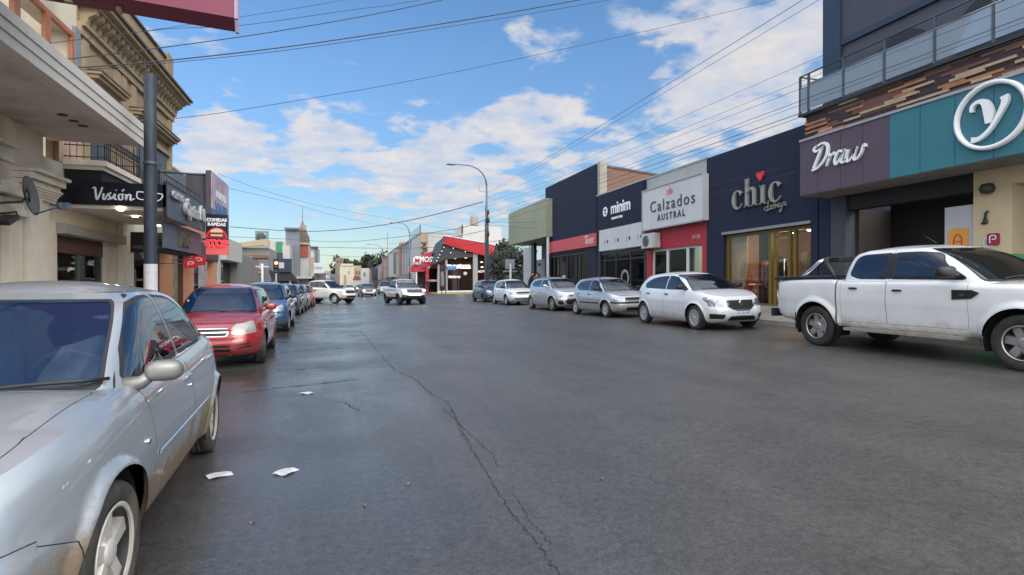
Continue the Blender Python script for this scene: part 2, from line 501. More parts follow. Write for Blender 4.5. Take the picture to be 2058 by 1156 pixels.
BLACK = mat('black_plastic', (0.012, 0.012, 0.013), 0.5, var=0.2)
SEAM = mat('panel_gap', (0.004, 0.004, 0.005), 0.8, var=0)
GRILLE = mat('grille_mesh', (0.006, 0.006, 0.007), 0.45, var=0.2)
CHROME = mat('chrome', (0.75, 0.75, 0.76), 0.12, 1.0, var=0)
INTER = mat('cabin_trim', (0.018, 0.019, 0.022), 0.8, var=0.2)
SEAT = mat('seat_fabric', (0.05, 0.055, 0.07), 0.9, var=0.2)
HEADL = mat('headlamp_lens', (0.30, 0.32, 0.34), 0.12, 0.6, var=0.5, vscale=14, coat=1)
HEADC = mat('cloudy_headlamp_lens', (0.30, 0.295, 0.25), 0.25, 0.3, var=0.2, vscale=12, coat=1)
TAILL = mat('tail_lamp_lens', (0.42, 0.012, 0.012), 0.1, var=0.25, vscale=14, coat=1)
AMBER = mat('indicator_lens', (0.8, 0.32, 0.08), 0.12, var=0.1, coat=1)
LITHEAD = mat('lit_headlamp', (0.4, 0.4, 0.38), 0.15, 0.4, var=.3, emit=(1.0, 0.86, 0.6), estr=0.25)
LITCORE = mat('lit_lamp_core', (1, .95, .8), 0.2, var=0, emit=(1.0, 0.84, 0.55), estr=14.0)
PLATE = mat('plate_white', (0.7, 0.7, 0.7), 0.4, var=0.03)
PLATEB = mat('plate_blue', (0.02, 0.07, 0.3), 0.4, var=0.03)
PLATEK = mat('plate_black', (0.02, 0.02, 0.02), 0.4, var=0.03)
PLATET = mat('plate_figures', (0.02, 0.02, 0.025), 0.5, var=0)
PLATETW = mat('plate_figures_white', (0.8, 0.8, 0.8), 0.5, var=0)
GLASS_DK = glass('tinted_car_glass', (0.25, 0.3, 0.36), 0.12, (0.006, 0.010, 0.022))
GLASS_MD = glass('car_glass', (0.55, 0.66, 0.74), 0.72, (0.008, 0.014, 0.026))
GLASS_WS = glass('windscreen_glass', (0.36, 0.58, 0.85), 0.62, (0.006, 0.036, 0.11), ior=1.30)  # blue of the reflected sky is put into the pane colour

def paint(name, col, metal=0.0, rough=0.28, dirt=None):
    """car lacquer; dirt=(colour, top height, amount) of road grime thrown up on the lower panels"""
    if name in MATS: return MATS[name]
    m = mat(name, col, rough, metal, var=0.05, vscale=2, coat=1.0)
    t = m.node_tree; b = t.nodes['Principled BSDF']
    if dirt:
        dc, top, am = dirt
        g = t.nodes.new('ShaderNodeTexCoord'); sp = t.nodes.new('ShaderNodeSeparateXYZ'); t.links.new(g.outputs['Object'], sp.inputs[0])
        mr = t.nodes.new('ShaderNodeMapRange'); mr.inputs['From Min'].default_value = top; mr.inputs['From Max'].default_value = 0.15
        t.links.new(sp.outputs[2], mr.inputs['Value'])
        n = t.nodes.new('ShaderNodeTexNoise'); n.inputs['Scale'].default_value = 4.5; n.inputs['Detail'].default_value = 9; n.inputs['Roughness'].default_value = 0.72
        t.links.new(g.outputs['Object'], n.inputs['Vector'])
        ad = t.nodes.new('ShaderNodeMath'); ad.operation = 'MULTIPLY_ADD'; t.links.new(mr.outputs[0], ad.inputs[0]); ad.inputs[1].default_value = 0.75
        t.links.new(n.outputs['Fac'], ad.inputs[2])
        r2 = t.nodes.new('ShaderNodeMapRange'); r2.inputs['From Min'].default_value = 0.66; r2.inputs['From Max'].default_value = 0.95; r2.inputs['To Max'].default_value = am
        t.links.new(ad.outputs[0], r2.inputs['Value'])
        mi = t.nodes.new('ShaderNodeMix'); mi.data_type = 'RGBA'
        src = b.inputs['Base Color'].links[0].from_socket
        t.links.new(r2.outputs[0], mi.inputs['Factor']); t.links.new(src, mi.inputs['A']); mi.inputs['B'].default_value = (*dc, 1)
        t.links.new(mi.outputs['Result'], b.inputs['Base Color'])
        for nm, a0, a1 in (('Roughness', rough, 0.85), ('Metallic', metal, 0.0), ('Coat Weight', 1.0, 0.0)):
            mm = t.nodes.new('ShaderNodeMapRange'); mm.inputs['To Min'].default_value = a0; mm.inputs['To Max'].default_value = a1
            t.links.new(r2.outputs[0], mm.inputs['Value']); t.links.new(mm.outputs[0], b.inputs[nm])
    return m

def make_wheel(r, w, rimr, style, tyre, root, pos, side, steer=0.0, spin=0.0, big=False):
    """side=+1 outer face towards +y"""
    n = 48 if big else 24
    wo = empty('wheel', pos); wo.parent = root
    wo.rotation_euler = (0, 0, steer)
    rm = RIMS[style['mat']]
    t = MB()
    hw = w / 2
    prof = [(rimr, -hw * .8), (rimr + .02, -hw * .96), (r * .86, -hw), (r * .96, -hw * .93), (r, -hw * .7), (r, -hw * .25), (r * .985, -hw * .22), (r * .985, -hw * .12), (r, -hw * .1),
            (r, hw * .1), (r * .985, hw * .12), (r * .985, hw * .22), (r, hw * .25), (r, hw * .7), (r * .96, hw * .93), (r * .86, hw), (rimr + .02, hw * .96), (rimr, hw * .8)]
    t.lathe(prof, n, 'y')
    t.build('tyre', tyre, wo)
    b = MB()
    # barrel, lip and dark back
    b.lathe([(rimr, -side * hw * .8), (rimr - .012, -side * hw * .5), (rimr - .02, side * hw * .3), (rimr - .012, side * hw * .8)], n, 'y', mi=1)
    b.lathe([(rimr - .012, side * hw * .8), (rimr + .004, side * hw * .93), (rimr - .004, side * hw * .97), (rimr - .016, side * hw * .9)], n, 'y')
    b.lathe([(0.0, side * hw * .1), (rimr - .02, side * hw * .1)], n, 'y', mi=1)
    k = style['n']; hub = style.get('hub', .06); ws = style.get('w', .07); yo = side * hw * style.get('out', .72)
    outr = rimr - .012
    for i in range(k):
        a = 2 * math.pi * i / k + spin
        ca, sa = math.cos(a), math.sin(a)
        def q(rad, off, y): return (ca * rad - sa * off, y, sa * rad + ca * off)
        w0, w1 = ws * .5 * style.get('root', 1.0), ws * .5 * style.get('tip', 1.0)
        yi = yo - side * .035; yt = yo + side * .012
        pts = [q(hub * .6, -w0, yo + side * .006), q(hub * .6, w0, yo + side * .006), q(outr, w1, yt - side * .008), q(outr, -w1, yt - side * .008),
               q(hub * .6, -w0 * 1.3, yi), q(hub * .6, w0 * 1.3, yi), q(outr, w1 * 1.3, yi), q(outr, -w1 * 1.3, yi)]
        mid = [q((hub * .6 + outr) / 2, 0, yo + side * .008)]
        b.add(pts + mid, [(0, 1, 8), (1, 2, 8), (2, 3, 8), (3, 0, 8), (0, 4, 5, 1), (1, 5, 6, 2), (2, 6, 7, 3), (3, 7, 4, 0)])
    b.lathe([(0.0, yo + side * .02), (hub * .55, yo + side * .02), (hub * .8, yo + side * .012), (hub, yo - side * .01), (hub, yo - side * .05)], max(16, n // 2), 'y')
    if style.get('cap'):   # wheel cover: outer band
        b.lathe([(outr, yo + side * .0), (outr - .035, yo + side * .014), (outr - .04, yo - side * .02)], n, 'y')
    for i in range(style.get('nuts', 0)):
        a = 2 * math.pi * (i + .5) / style['nuts'] + spin
        b.lathe([(0, yo + side * .012), (.009, yo + side * .012), (.010, yo - side * .03)], 6, 'y', (math.cos(a) * hub * .75, 0, math.sin(a) * hub * .75), mi=1)
    b.build('rim', [rm, BLACK], wo)
    return wo

def blob(b, c, r, n=14, m=10, p=2.6, mi=0, ax=None):
    """rounded-box blob (superellipsoid), r = half sizes"""
    vs = []; fs = []
    def sp(v, e): return math.copysign(abs(v) ** (2 / e), v)
    for i in range(m + 1):
        ph = -math.pi / 2 + math.pi * i / m
        for j in range(n):
            th = 2 * math.pi * j / n
            v = Vector((r[0] * sp(math.cos(ph), p) * sp(math.cos(th), p), r[1] * sp(math.cos(ph), p) * sp(math.sin(th), p), r[2] * sp(math.sin(ph), p)))
            if ax is not None: v = ax @ v
            vs.append(Vector(c) + v)
    for i in range(m):
        for j in range(n):
            fs.append((i * n + j, i * n + (j + 1) % n, (i + 1) * n + (j + 1) % n, (i + 1) * n + j))
    b.add(vs, fs, mi, True)

def vehicle(name, label, cat, loc, rz, S, roll=0.0, group=None):
    root = thing(name, label, cat, loc, rz, group, rx=roll)
    step = S.get('step', 0.07)
    XF, XR, HW = S['xf'], S['xr'], S['w']
    NF, NR = S.get('nf', 4.4), S.get('nr', 5.0)
    zb = curve(S.get('zb', [(XR, .26), (XR + .5, .20), (0, .18), (XF - .6, .19), (XF, .22)]))
    zsh = curve(S['sh'])
    wv = curve(S.get('wv', [(0, .11), (.06, .055), (.16, .03), (.3, .012), (.5, 0), (.62, .0), (.74, .010), (.86, .032), (.95, .06), (1, .09)]))
    fv = curve(S.get('fv', [(0, .14), (.08, .06), (.25, .01), (.45, 0), (.55, .012), (.62, .05), (.8, .08), (.93, .12), (1, .2)]))
    rv = curve(S.get('rv', [(0, .12), (.08, .05), (.3, .0), (.48, 0), (.55, .03), (.8, .05), (.94, .08), (1, .13)]))
    wx = curve(S.get('wx', [(XR, 1), (XR * .5, 1), (0, 1), (XF * .5, 1), (XF, 1)]))
    cf, cr = 2 ** (-1 / NF), 2 ** (-1 / NR)
    wbx = S['wb'] / 2; AR = S.get('ar', S['r'] + .065); r0 = S['r']
    fl = S.get('flare', .018); flw = S.get('flw', .07)
    VS = S.get('vs', .72)
    mats = dict(S['mats'])
    mats.setdefault('gap', SEAM); mats.setdefault('black', BLACK); mats.setdefault('grille', GRILLE); mats.setdefault('head', HEADL)
    mats.setdefault('tail', TAILL); mats.setdefault('chrome', CHROME); mats.setdefault('amber', AMBER); mats.setdefault('glass', GLASS_MD); mats.setdefault('ws', GLASS_WS)
    sk = Skin()
    def gx(t): return sstep((t - .55) / .45)
    def side_ev(sgn):
        def ev(x, vv):
            v = vv / VS
            if x >= 0: t = x / XF; n = NF; xa = t * (XF - fv(v))
            else: t = -x / -XR; n = NR; xa = -t * (-XR - rv(v))
            y = (HW - wv(v)) * (max(0.0, 1 - abs(t) ** n)) ** (1 / n) * wx(x)
            z = zb(xa) + v * (zsh(xa) - zb(xa))
            d = 1e9
            for wxp in (wbx, -wbx):
                d = min(d, math.hypot(xa - wxp, z - r0) - AR)
            if d < flw and v < .93:
                y += fl * sstep(1 - d / flw) if d > 0 else fl
            return Vector((xa, sgn * y, z))
        return ev
    def side_uv(x, z):   # real side-plane point to the patch domain
        zl, zh = zb(x), zsh(x); v = (z - zl) / (zh - zl)
        v = max(-.3, min(1.4, v))
        vc = max(0, min(1, v))
        xn = x * XF / (XF - fv(vc)) if x >= 0 else x * -XR / (-XR - rv(vc))
        return (xn, v * VS)
    def front_ev(y_, vv):
        v = vv / VS; t = y_ / (HW)
        xl = XF - fv(v); x = xl * (max(0.0, 1 - abs(t) ** NF)) ** (1 / NF)
        y = y_ * (1 - wv(v) / HW) * wx(XF * cf)
        return Vector((x, y, zb(x) + v * (zsh(x) - zb(x))))
    def rear_ev(y_, vv):
        v = vv / VS; t = y_ / (HW)
        xl = -XR - rv(v); x = -xl * (max(0.0, 1 - abs(t) ** NR)) ** (1 / NR)
        y = y_ * (1 - wv(v) / HW) * wx(XR * cr)
        return Vector((x, y, zb(x) + v * (zsh(x) - zb(x))))
    def front_uv(y, z):
        x = (XF - .08) * (max(0.05, 1 - min(1, abs(y / HW)) ** NF)) ** (1 / NF)
        v = (z - zb(x)) / (zsh(x) - zb(x)); v = max(-.3, min(1.4, v))
        return (y, v * VS)
    def rear_uv(y, z):
        x = (XR + .05) * (max(0.05, 1 - min(1, abs(y / HW)) ** NR)) ** (1 / NR)
        v = (z - zb(x)) / (zsh(x) - zb(x)); v = max(-.3, min(1.4, v))
        return (y, v * VS)
    cx0, cx1 = XR * cr, XF * cf
    # arches
    def arch(cx):
        pts = [(cx + AR * math.cos(a), r0 + AR * math.sin(a)) for a in [math.pi * i / 22 for i in range(23)]]
        pts = [(cx + AR, zb(cx + AR) - .02)] + pts + [(cx - AR, zb(cx - AR) - .02)]
        return pts
    def regions(kind, sk_side, uv, mirror=1):
        out = []
        for (k, part, mn, poly, opt) in S['regions']:
            if k != kind: continue
            poly = round_poly(poly, opt.get('r', .02), 3) if opt.get('r', .02) else [p[:2] for p in poly]
            variants = [poly]
            for sub in variants:
                key = (part, '') if opt.get('merge') else (part, opt.get('id', part) + sk_side)
                if mirror == -1: sub = [(-p[0], p[1]) for p in sub]
                if opt.get('gap'):
                    out.append((('body', ''), 'gap', [uv(*p) for p in dens_poly(sub, .06)]))
                    sub = inset_poly(sub, opt['gap'])
                out.append((key if part != 'body' else ('body', ''), mn, [uv(*p) for p in dens_poly(sub, .06)]))
        return out
    body = ('body', '')
    for sgn, sd in ((1, 'L'), (-1, 'R')):
        regs = regions('side', sd, side_uv)
        for cx in (wbx, -wbx):
            regs.append(((None, ''), '', [side_uv(*p) for p in arch(cx)]))
        regs = [(k if k[0] else None, m_, p) for (k, m_, p) in regs]
        ring = [side_uv(cx + (AR + flw * q) * math.cos(a), r0 + (AR + flw * q) * math.sin(a)) for cx in (wbx, -wbx) for q in (.15, .35, .55, .75, .95, 1.2) for a in [-.35 + (math.pi + .7) * i / 34 for i in range(35)]] if step < .075 else ()
        sk.patch((cx0, cx1, 0, VS), regs, side_ev(sgn), step, (body, 'paint'), flip=(sgn == 1), extra=ring)
    fr = regions('front', 'C', front_uv) + regions('frontL', 'L', front_uv) + [r_ for r_ in regions('frontL', 'R', front_uv, -1)]
    sk.patch((-HW * cf, HW * cf, 0, VS), fr, front_ev, step, (body, 'paint'), flip=False)
    rr = regions('rear', 'C', rear_uv) + regions('rearL', 'L', rear_uv) + regions('rearL', 'R', rear_uv, -1)
    sk.patch((-HW * cr, HW * cr, 0, VS), rr, rear_ev, step, (body, 'paint'), flip=True)
    # bonnet / boot deck: one top sheet over a rounded rectangle
    crown = curve(S.get('crown', [(XR, .01), (XR * .5, .02), (0, .02), (XF * .6, .05), (XF, .015)]))
    def top_ev(a, b):
        n = NF if a >= 0 else NR
        s = (abs(a) ** n + abs(b) ** n) ** (1 / n)
        m_ = max(abs(a), abs(b))
        k = m_ / s if s > 1e-9 else 1.0
        X, Y = a * k, b * k
        xl = (XF - fv(1)) if a >= 0 else (-XR - rv(1))
        x = X * xl; xs = X * XF if a >= 0 else X * -XR
        y = Y * (HW - wv(1)) * wx(xs)
        e = m_
        return Vector((x, y, zsh(x) + crown(x) * (1 - e ** 3) + .0))
    def top_uv(x, y):
        n = NF if x >= 0 else NR
        xl = (XF - fv(1)) if x >= 0 else (-XR - rv(1))
        X, Y = x / xl, y / (HW - wv(1)); X = max(-.99, min(.99, X)); Y = max(-.99, min(.99, Y))
        t = (abs(X) ** n + abs(Y) ** n) ** (1 / n); m_ = max(abs(X), abs(Y))
        t = min(t, .999)
        return (X * t / m_, Y * t / m_) if m_ > 1e-9 else (0, 0)
    G = S['gh']
    tr = regions('top', 'C', top_uv)
    hx0, hx1, hw = G['rear'][0][0] + .16, G['front'][0][0] - .2, G['w'][0][0] - .05
    tr.append((None, '', [top_uv(*p) for p in dens_poly([(hx0, -hw), (hx1 - .05, -hw), (hx1, -hw * .6), (hx1, hw * .6), (hx1 - .05, hw), (hx0, hw)], .1)]))
    sk.patch((-1, 1, -1, 1), tr, top_ev, step * .62, (body, 'paint'))
    # greenhouse
    z0, zr = G['z0'], G['zr']; xm = G.get('xm', (G['front'][-1][0] + G['rear'][-1][0]) / 2); ng = G.get('n', 7.0); cg = 2 ** (-1 / ng)
    gf = curve([((z - z0) / (zr - z0), x) for x, z in G['front']]); gr = curve([((z - z0) / (zr - z0), x) for x, z in G['rear']])
    gw = curve([((z - z0) / (zr - z0), w_) for w_, z in G['w']])
    GV = G.get('gv', .55)
    def gs_ev(sgn):
        def ev(u, vv):
            v = vv / GV
            X = u / 1.0
            x = xm + X * ((gf(v) - xm) if X >= 0 else (xm - gr(v)))
            return Vector((x, sgn * gw(v) * (max(0, 1 - abs(X) ** ng)) ** (1 / ng), z0 + v * (zr - z0)))
        return ev
    def gs_uv(x, z):
        v = (z - z0) / (zr - z0); vc = max(0, min(1, v))
        X = (x - xm) / ((gf(vc) - xm) if x >= xm else (xm - gr(vc)))
        return (X, v * GV)
    def gf_ev(u, vv):
        v = vv / GV
        return Vector((xm + (gf(v) - xm) * (1 - abs(u) ** ng) ** (1 / ng), u * gw(v), z0 + v * (zr - z0)))
    def gr_ev(u, vv):
        v = vv / GV
        return Vector((xm - (xm - gr(v)) * (1 - abs(u) ** ng) ** (1 / ng), u * gw(v), z0 + v * (zr - z0)))
    gst = step * .8
    for sgn, sd in ((1, 'L'), (-1, 'R')):
        regs = []
        for wi, poly in enumerate(G['windows']):
            pl = dens_poly(round_poly(poly, .05, 4), .05)
            rub = G.get('rubber', .022)
            regs.append((body, G.get('rubmat', 'black'), [gs_uv(*p) for p in inset_poly(pl, -rub)]))
            regs.append((('window', 'win%d%s' % (wi, sd)), 'glass', [gs_uv(*p) for p in pl]))
        for poly in G.get('pillars', []):
            regs.append((body, 'black', [gs_uv(*p) for p in dens_poly(poly, .05)]))
        for poly in G.get('seams', []):
            for i in range(len(poly) - 1):
                a, b = Vector(poly[i]), Vector(poly[i + 1]); d = (b - a).normalized() * .004; n_ = Vector((-d.y, d.x))
                regs.append((body, 'gap', [gs_uv(*p) for p in dens_poly([tuple(a - d + n_), tuple(b + d + n_), tuple(b + d - n_), tuple(a - d - n_)], .05)]))
        sk.patch((-cg, cg, 0, GV), regs, gs_ev(sgn), gst, (body, 'paint'), flip=(sgn == 1))
    a0, a1, v0, v1 = G.get('ws', (.97, .95, .10, .94))
    def wsp(a0, a1, v0, v1): return round_poly([(-a0 * cg, v0 * GV), (a0 * cg, v0 * GV), (a1 * cg, v1 * GV), (-a1 * cg, v1 * GV)], .05, 4)
    fr = [(body, 'black', wsp(min(.999, a0 + .025), min(.999, a1 + .025), max(0, v0 - .06), min(1, v1 + .025))), (('windscreen', ''), 'ws', wsp(a0, a1, v0, v1))]
    sk.patch((-cg, cg, 0, GV), fr, gf_ev, gst, (body, 'paint'))
    a0, a1, v0, v1 = G.get('rw', (.95, .92, .15, .9))
    fr = [(body, 'black', wsp(a0 + .03, a1 + .03, max(0, v0 - .05), min(1, v1 + .04))), (('rear_window', ''), 'glass', wsp(a0, a1, v0, v1))]
    sk.patch((-cg, cg, 0, GV), fr, gr_ev, gst, (body, 'paint'), flip=True)
    rc = G.get('crown', .06)
    xlf, xlr = gf(1) - xm, xm - gr(1)
    def rf_ev(a, b):
        s = (abs(a) ** ng + abs(b) ** ng) ** (1 / ng); m_ = max(abs(a), abs(b)); k = m_ / s if s > 1e-9 else 1
        X, Y = a * k, b * k
        return Vector((xm + X * (xlf if X >= 0 else xlr), Y * gw(1), zr + rc * (1 - abs(Y) ** 2.6) * (1 - abs(X) ** 2.6)))
    sk.patch((-1, 1, -1, 1), [(body, 'gap', [(s_ * .86 + o_, e_ * .93) for (s_, o_, e_) in ()])][:0], rf_ev, .09, (body, 'paint'))
    objs = sk.build(mats, root, lambda ks: sorted(ks, key=str))
    # dark inner wheelhouses, underside and cabin
    b = MB()
    for cx in (wbx, -wbx):
        for sgn in (1, -1):
            yo = (HW - .035) * sgn; yi = (HW - .36) * sgn
            b.lathe([(AR - .004, yo), (AR - .004, yi), (0.01, yi)], 28, 'y', (cx, 0, r0), a0=-.35, a1=math.pi + .35)
    b.box(XR + .25, XF - .25, -(HW - .38), HW - .38, zb(0) + .01, zb(0) + .24)
    b.box(-wbx + AR + .02, wbx - AR - .02, -(HW - .11), HW - .11, zb(0) + .015, zb(0) + .1)
    b.build('underbody', BLACK, root)
    b = MB()
    cw = G['w'][0][0] - .06; cz = z0 - .02; xa, xb_ = G['rear'][0][0] + .22, G['front'][0][0] - .25
    b.box(xa, xb_, -cw, cw, cz - .45, cz - .43)
    for s_ in (1, -1): b.box(xa, xb_, s_ * cw, s_ * (cw + .012), cz - .44, cz + .0)
    b.box(xa - .012, xa, -cw, cw, cz - .44, cz)
    b.box(xb_, xb_ + .05, -cw, cw, cz - .44, cz + .015)
    # dashboard
    blob(b, (xb_ - .14, 0, cz - .06), (.2, cw, .11), 12, 8, 3.0)
    b.build('cabin_lining', INTER, root)
    if S.get('seats', True):
        for (sx, ys) in [(xb_ - .95, (cw * .5, -cw * .5)), (xb_ - 1.75, (cw * .48, -cw * .48))][:S.get('rows', 2)]:
            for yy in ys:
                b = MB(); M3 = Matrix.Rotation(R(-14), 3, 'Y')
                blob(b, (sx, yy, cz - .02), (.07, .22, .3), 12, 10, 3.2, ax=M3)
                blob(b, (sx - .07, yy, cz + .31), (.045, .12, .085), 10, 8, 2.6, ax=M3)
                b.tube([(sx - .06, yy - .04, cz + .2), (sx - .065, yy - .04, cz + .3)], .006, 6); b.tube([(sx - .06, yy + .04, cz + .2), (sx - .065, yy + .04, cz + .3)], .006, 6)
                b.build('seat', SEAT, root)
        b = MB(); c = Vector((xb_ - .42, cw * .5, cz + .03)); M3 = Matrix.Rotation(R(-64), 3, 'Y')
        pts = [c + M3 @ Vector((math.cos(2 * math.pi * i / 24) * .185, math.sin(2 * math.pi * i / 24) * .185, 0)) for i in range(25)]
        b.tube(pts, .014, 6, caps=False)
        for a in (0.35, math.pi - .35, -math.pi / 2):
            b.tube([c, c + M3 @ Vector((math.sin(a + math.pi / 2) * -.18 if 0 else math.cos(a) * .0 + math.sin(-a) * .18, math.cos(a) * .18, 0))], .012, 6)
        blob(b, c, (.05, .06, .03), 8, 6, 2.2, ax=M3)
        b.build('steering_wheel', mat('wheel_trim', (.07, .075, .08), .5), root)
    # wheels
    st = S['wheel']; hubw = S.get('tw', .185); rimr = S.get('rim', r0 * .64)
    for cx in (wbx, -wbx):
        for sgn in (1, -1):
            yw = sgn * (HW - .022 - hubw / 2)
            make_wheel(r0, hubw, rimr, st, S.get('tyre', TYRE), root, (cx, yw, r0 - roll * 0), sgn, steer=(S.get('steer', 0.0) if cx > 0 else 0.0), spin=.3 + cx, big=S.get('hero', False))
    # door handles on the doors
    for (hx, hz, mn) in S.get('handles', []):
        for sgn, sd in ((1, 'L'), (-1, 'R')):
            p = side_ev(sgn)(*side_uv(hx, hz))
            b = MB(); blob(b, p + Vector((0, sgn * .018, 0)), (.085, .012, .016), 12, 8, 3.0)
            b.box(p.x - .075, p.x - .055, p.y - sgn * .02, p.y + sgn * .02, hz - .012, hz + .012)
            b.box(p.x + .055, p.x + .075, p.y - sgn * .02, p.y + sgn * .02, hz - .012, hz + .012)
            dd = objs.get(('door', ('frontdoor' if hx > S.get('hsplit', -.2) else 'reardoor') + sd))
            b.build('handle', mats[mn], dd or root)
    # mirrors
    if 'mirror' in S:
        mxx, mz, mn, sz = S['mirror']
        for sgn in (1, -1):
            p = gs_ev(sgn)(*gs_uv(mxx, mz - .02))
            b = MB()
            rot = Matrix.Rotation(sgn * R(12), 3, 'Z')
            c = Vector((p.x + .0, p.y + sgn * (.07 + sz[1]), mz + .03))
            blob(b, c, sz, 20, 14, 2.7, ax=rot)
            b.tube([p + Vector((.02, -sgn * .03, -.02)), p + Vector((.01, sgn * .06, -.005)), c + Vector((.005, -sgn * sz[1] * .55, -sz[2] * .25))], [.045, .035, .03], 10)
            m_ = b.build('mirror', mats[mn], root)
            g = MB(); q = rot @ Vector((-sz[0] * .93, 0, 0)) + c
            g.obox(q, rot @ Vector((.008, 0, 0)), rot @ Vector((0, sz[1] * .8, 0)), (0, 0, sz[2] * .74)); g.build('mirror_glass', CHROME, m_)
    # strips along the sides: (x0, x1, z, half height, thickness, material)
    for (x0, x1, z, hh, th, mn) in S.get('strips', []):
        for sgn in (1, -1):
            b = MB(); n = max(4, int((x1 - x0) / .12)); ev = side_ev(sgn); vs = []
            for i in range(n + 1):
                x = x0 + (x1 - x0) * i / n
                pa, pb = ev(*side_uv(x, z + hh)), ev(*side_uv(x, z - hh))
                o_ = Vector((0, sgn * th, 0)); o2 = Vector((0, sgn * .003, 0))
                vs += [pa + o2, pa + o_ - Vector((0, 0, hh * .4)), pb + o_ + Vector((0, 0, hh * .4)), pb + o2]
            fs = [(4 * i + k, 4 * i + k + 1, 4 * i + k + 5, 4 * i + k + 4) for i in range(n) for k in range(3)] + [(0, 1, 2, 3), (4 * n, 4 * n + 1, 4 * n + 2, 4 * n + 3)]
            b.add(vs, fs); b.build('side_moulding', mats[mn], root)
    # number plate
    pz, pk = S.get('plate', (.42, 'new'))
    xp = front_ev(*front_uv(0, pz)).x + .008
    if pk == 'none': pl = None
    elif pk == 'new':
        pl = MB().box(xp, xp + .012, -.2, .2, pz - .065, pz + .065).build('number_plate', PLATE, root)
        MB().box(xp + .012, xp + .014, -.198, .198, pz + .035, pz + .063).build('country_band', PLATEB, pl)
        if S.get('ptxt'):
            me = text_mesh(S['ptxt'], .085, .003, sx=.95); me.transform(Matrix.Translation((xp + .0145, 0, pz - .018)) @ FR['L'].to_4x4()); me.materials.append(PLATET)
            o = bpy.data.objects.new('plate_figures', me); COL.objects.link(o); o.parent = pl
    else:
        pl = MB().box(xp, xp + .012, -.2, .2, pz - .065, pz + .065).build('number_plate', PLATEK, root)
    if mats['head'] is LITHEAD:
        for (k, part, mn, poly, opt) in S['regions']:
            if k == 'frontL' and part == 'headlight':
                yy = sum(min(p[0], HW) for p in poly) / len(poly); zc_ = sum(p[1] for p in poly) / len(poly)
                for s_ in (1, -1):
                    b = MB(); blob(b, front_ev(*front_uv(s_ * (yy - .02), zc_)) + Vector((.0, 0, 0)), (.04, .07, .06), 10, 8, 2.2); b.build('lamp_core', LITCORE, objs.get(('headlight', 'headlight' + ('L' if s_ > 0 else 'R'))) or root)
    # wipers
    if S.get('wipers', True):
        for (y0, y1) in ((.05, .62), (-.5, .08)):
            b = MB(); pts = []
            for i in range(7):
                yy = y0 + (y1 - y0) * i / 6; u = yy / gw(.12)
                vq = .09 + .05 * math.sin(i / 6 * 2.2)
                pts.append(gf_ev(max(-cg, min(cg, u)), vq * GV) + Vector((.02, 0, .015)))
            b.tube(pts, .009, 5); b.build('wiper', BLACK, root)
    return root, dict(side=side_ev, side_uv=side_uv, front=front_ev, front_uv=front_uv, gf=gf_ev, gw=gw, objs=objs, mats=mats, GV=GV, cg=cg, top=top_ev, top_uv=top_uv, gs=gs_ev, gs_uv=gs_uv)

W_5SP = dict(mat='muddy', n=5, hub=.066, w=.062, root=.9, tip=1.1, out=.62, nuts=0)
W_8SP = dict(mat='hubcap', n=9, hub=.06, w=.055, root=.7, tip=1.2, out=.8, cap=True)
W_RNG = dict(mat='alloy', n=6, hub=.085, w=.095, root=1.0, tip=1.1, out=.55, nuts=6)
W_STL = dict(mat='steel', n=8, hub=.07, w=.07, root=1.0, tip=1.3, out=.45, cap=True)
W_10 = dict(mat='alloy', n=10, hub=.055, w=.03, root=1.1, tip=1.1, out=.75)

def door_regs(xa, xb, xc, z0, wbx, r0, AR, mn='paint', gap=.0045, top=1.2):
    """front door between xa and xb, rear door from xb back to xc, cut round the rear arch"""
    g = dict(gap=gap, r=.03)
    arc = [(-wbx + (AR + .035) * math.cos(a), r0 + (AR + .035) * math.sin(a)) for a in (.12, .3, .5, .7, .9, 1.1, 1.3)]
    arc = [p for p in arc if p[0] < xb - .3 and p[0] > xc]
    rear = [(xb, top), (xb, z0)] + ([(arc[0][0], z0)] if arc else [(xc, z0)]) + arc + [(xc, r0 + AR + .12), (xc, top)]
    return [('side', 'door', mn, [(xa, top, .01), (xa + .02, z0 + .15), (xa + .0, z0), (xb, z0), (xb, top, .01)], dict(g, id='frontdoor')),
            ('side', 'door', mn, rear, dict(g, id='reardoor'))]

def sill_seam(): return []

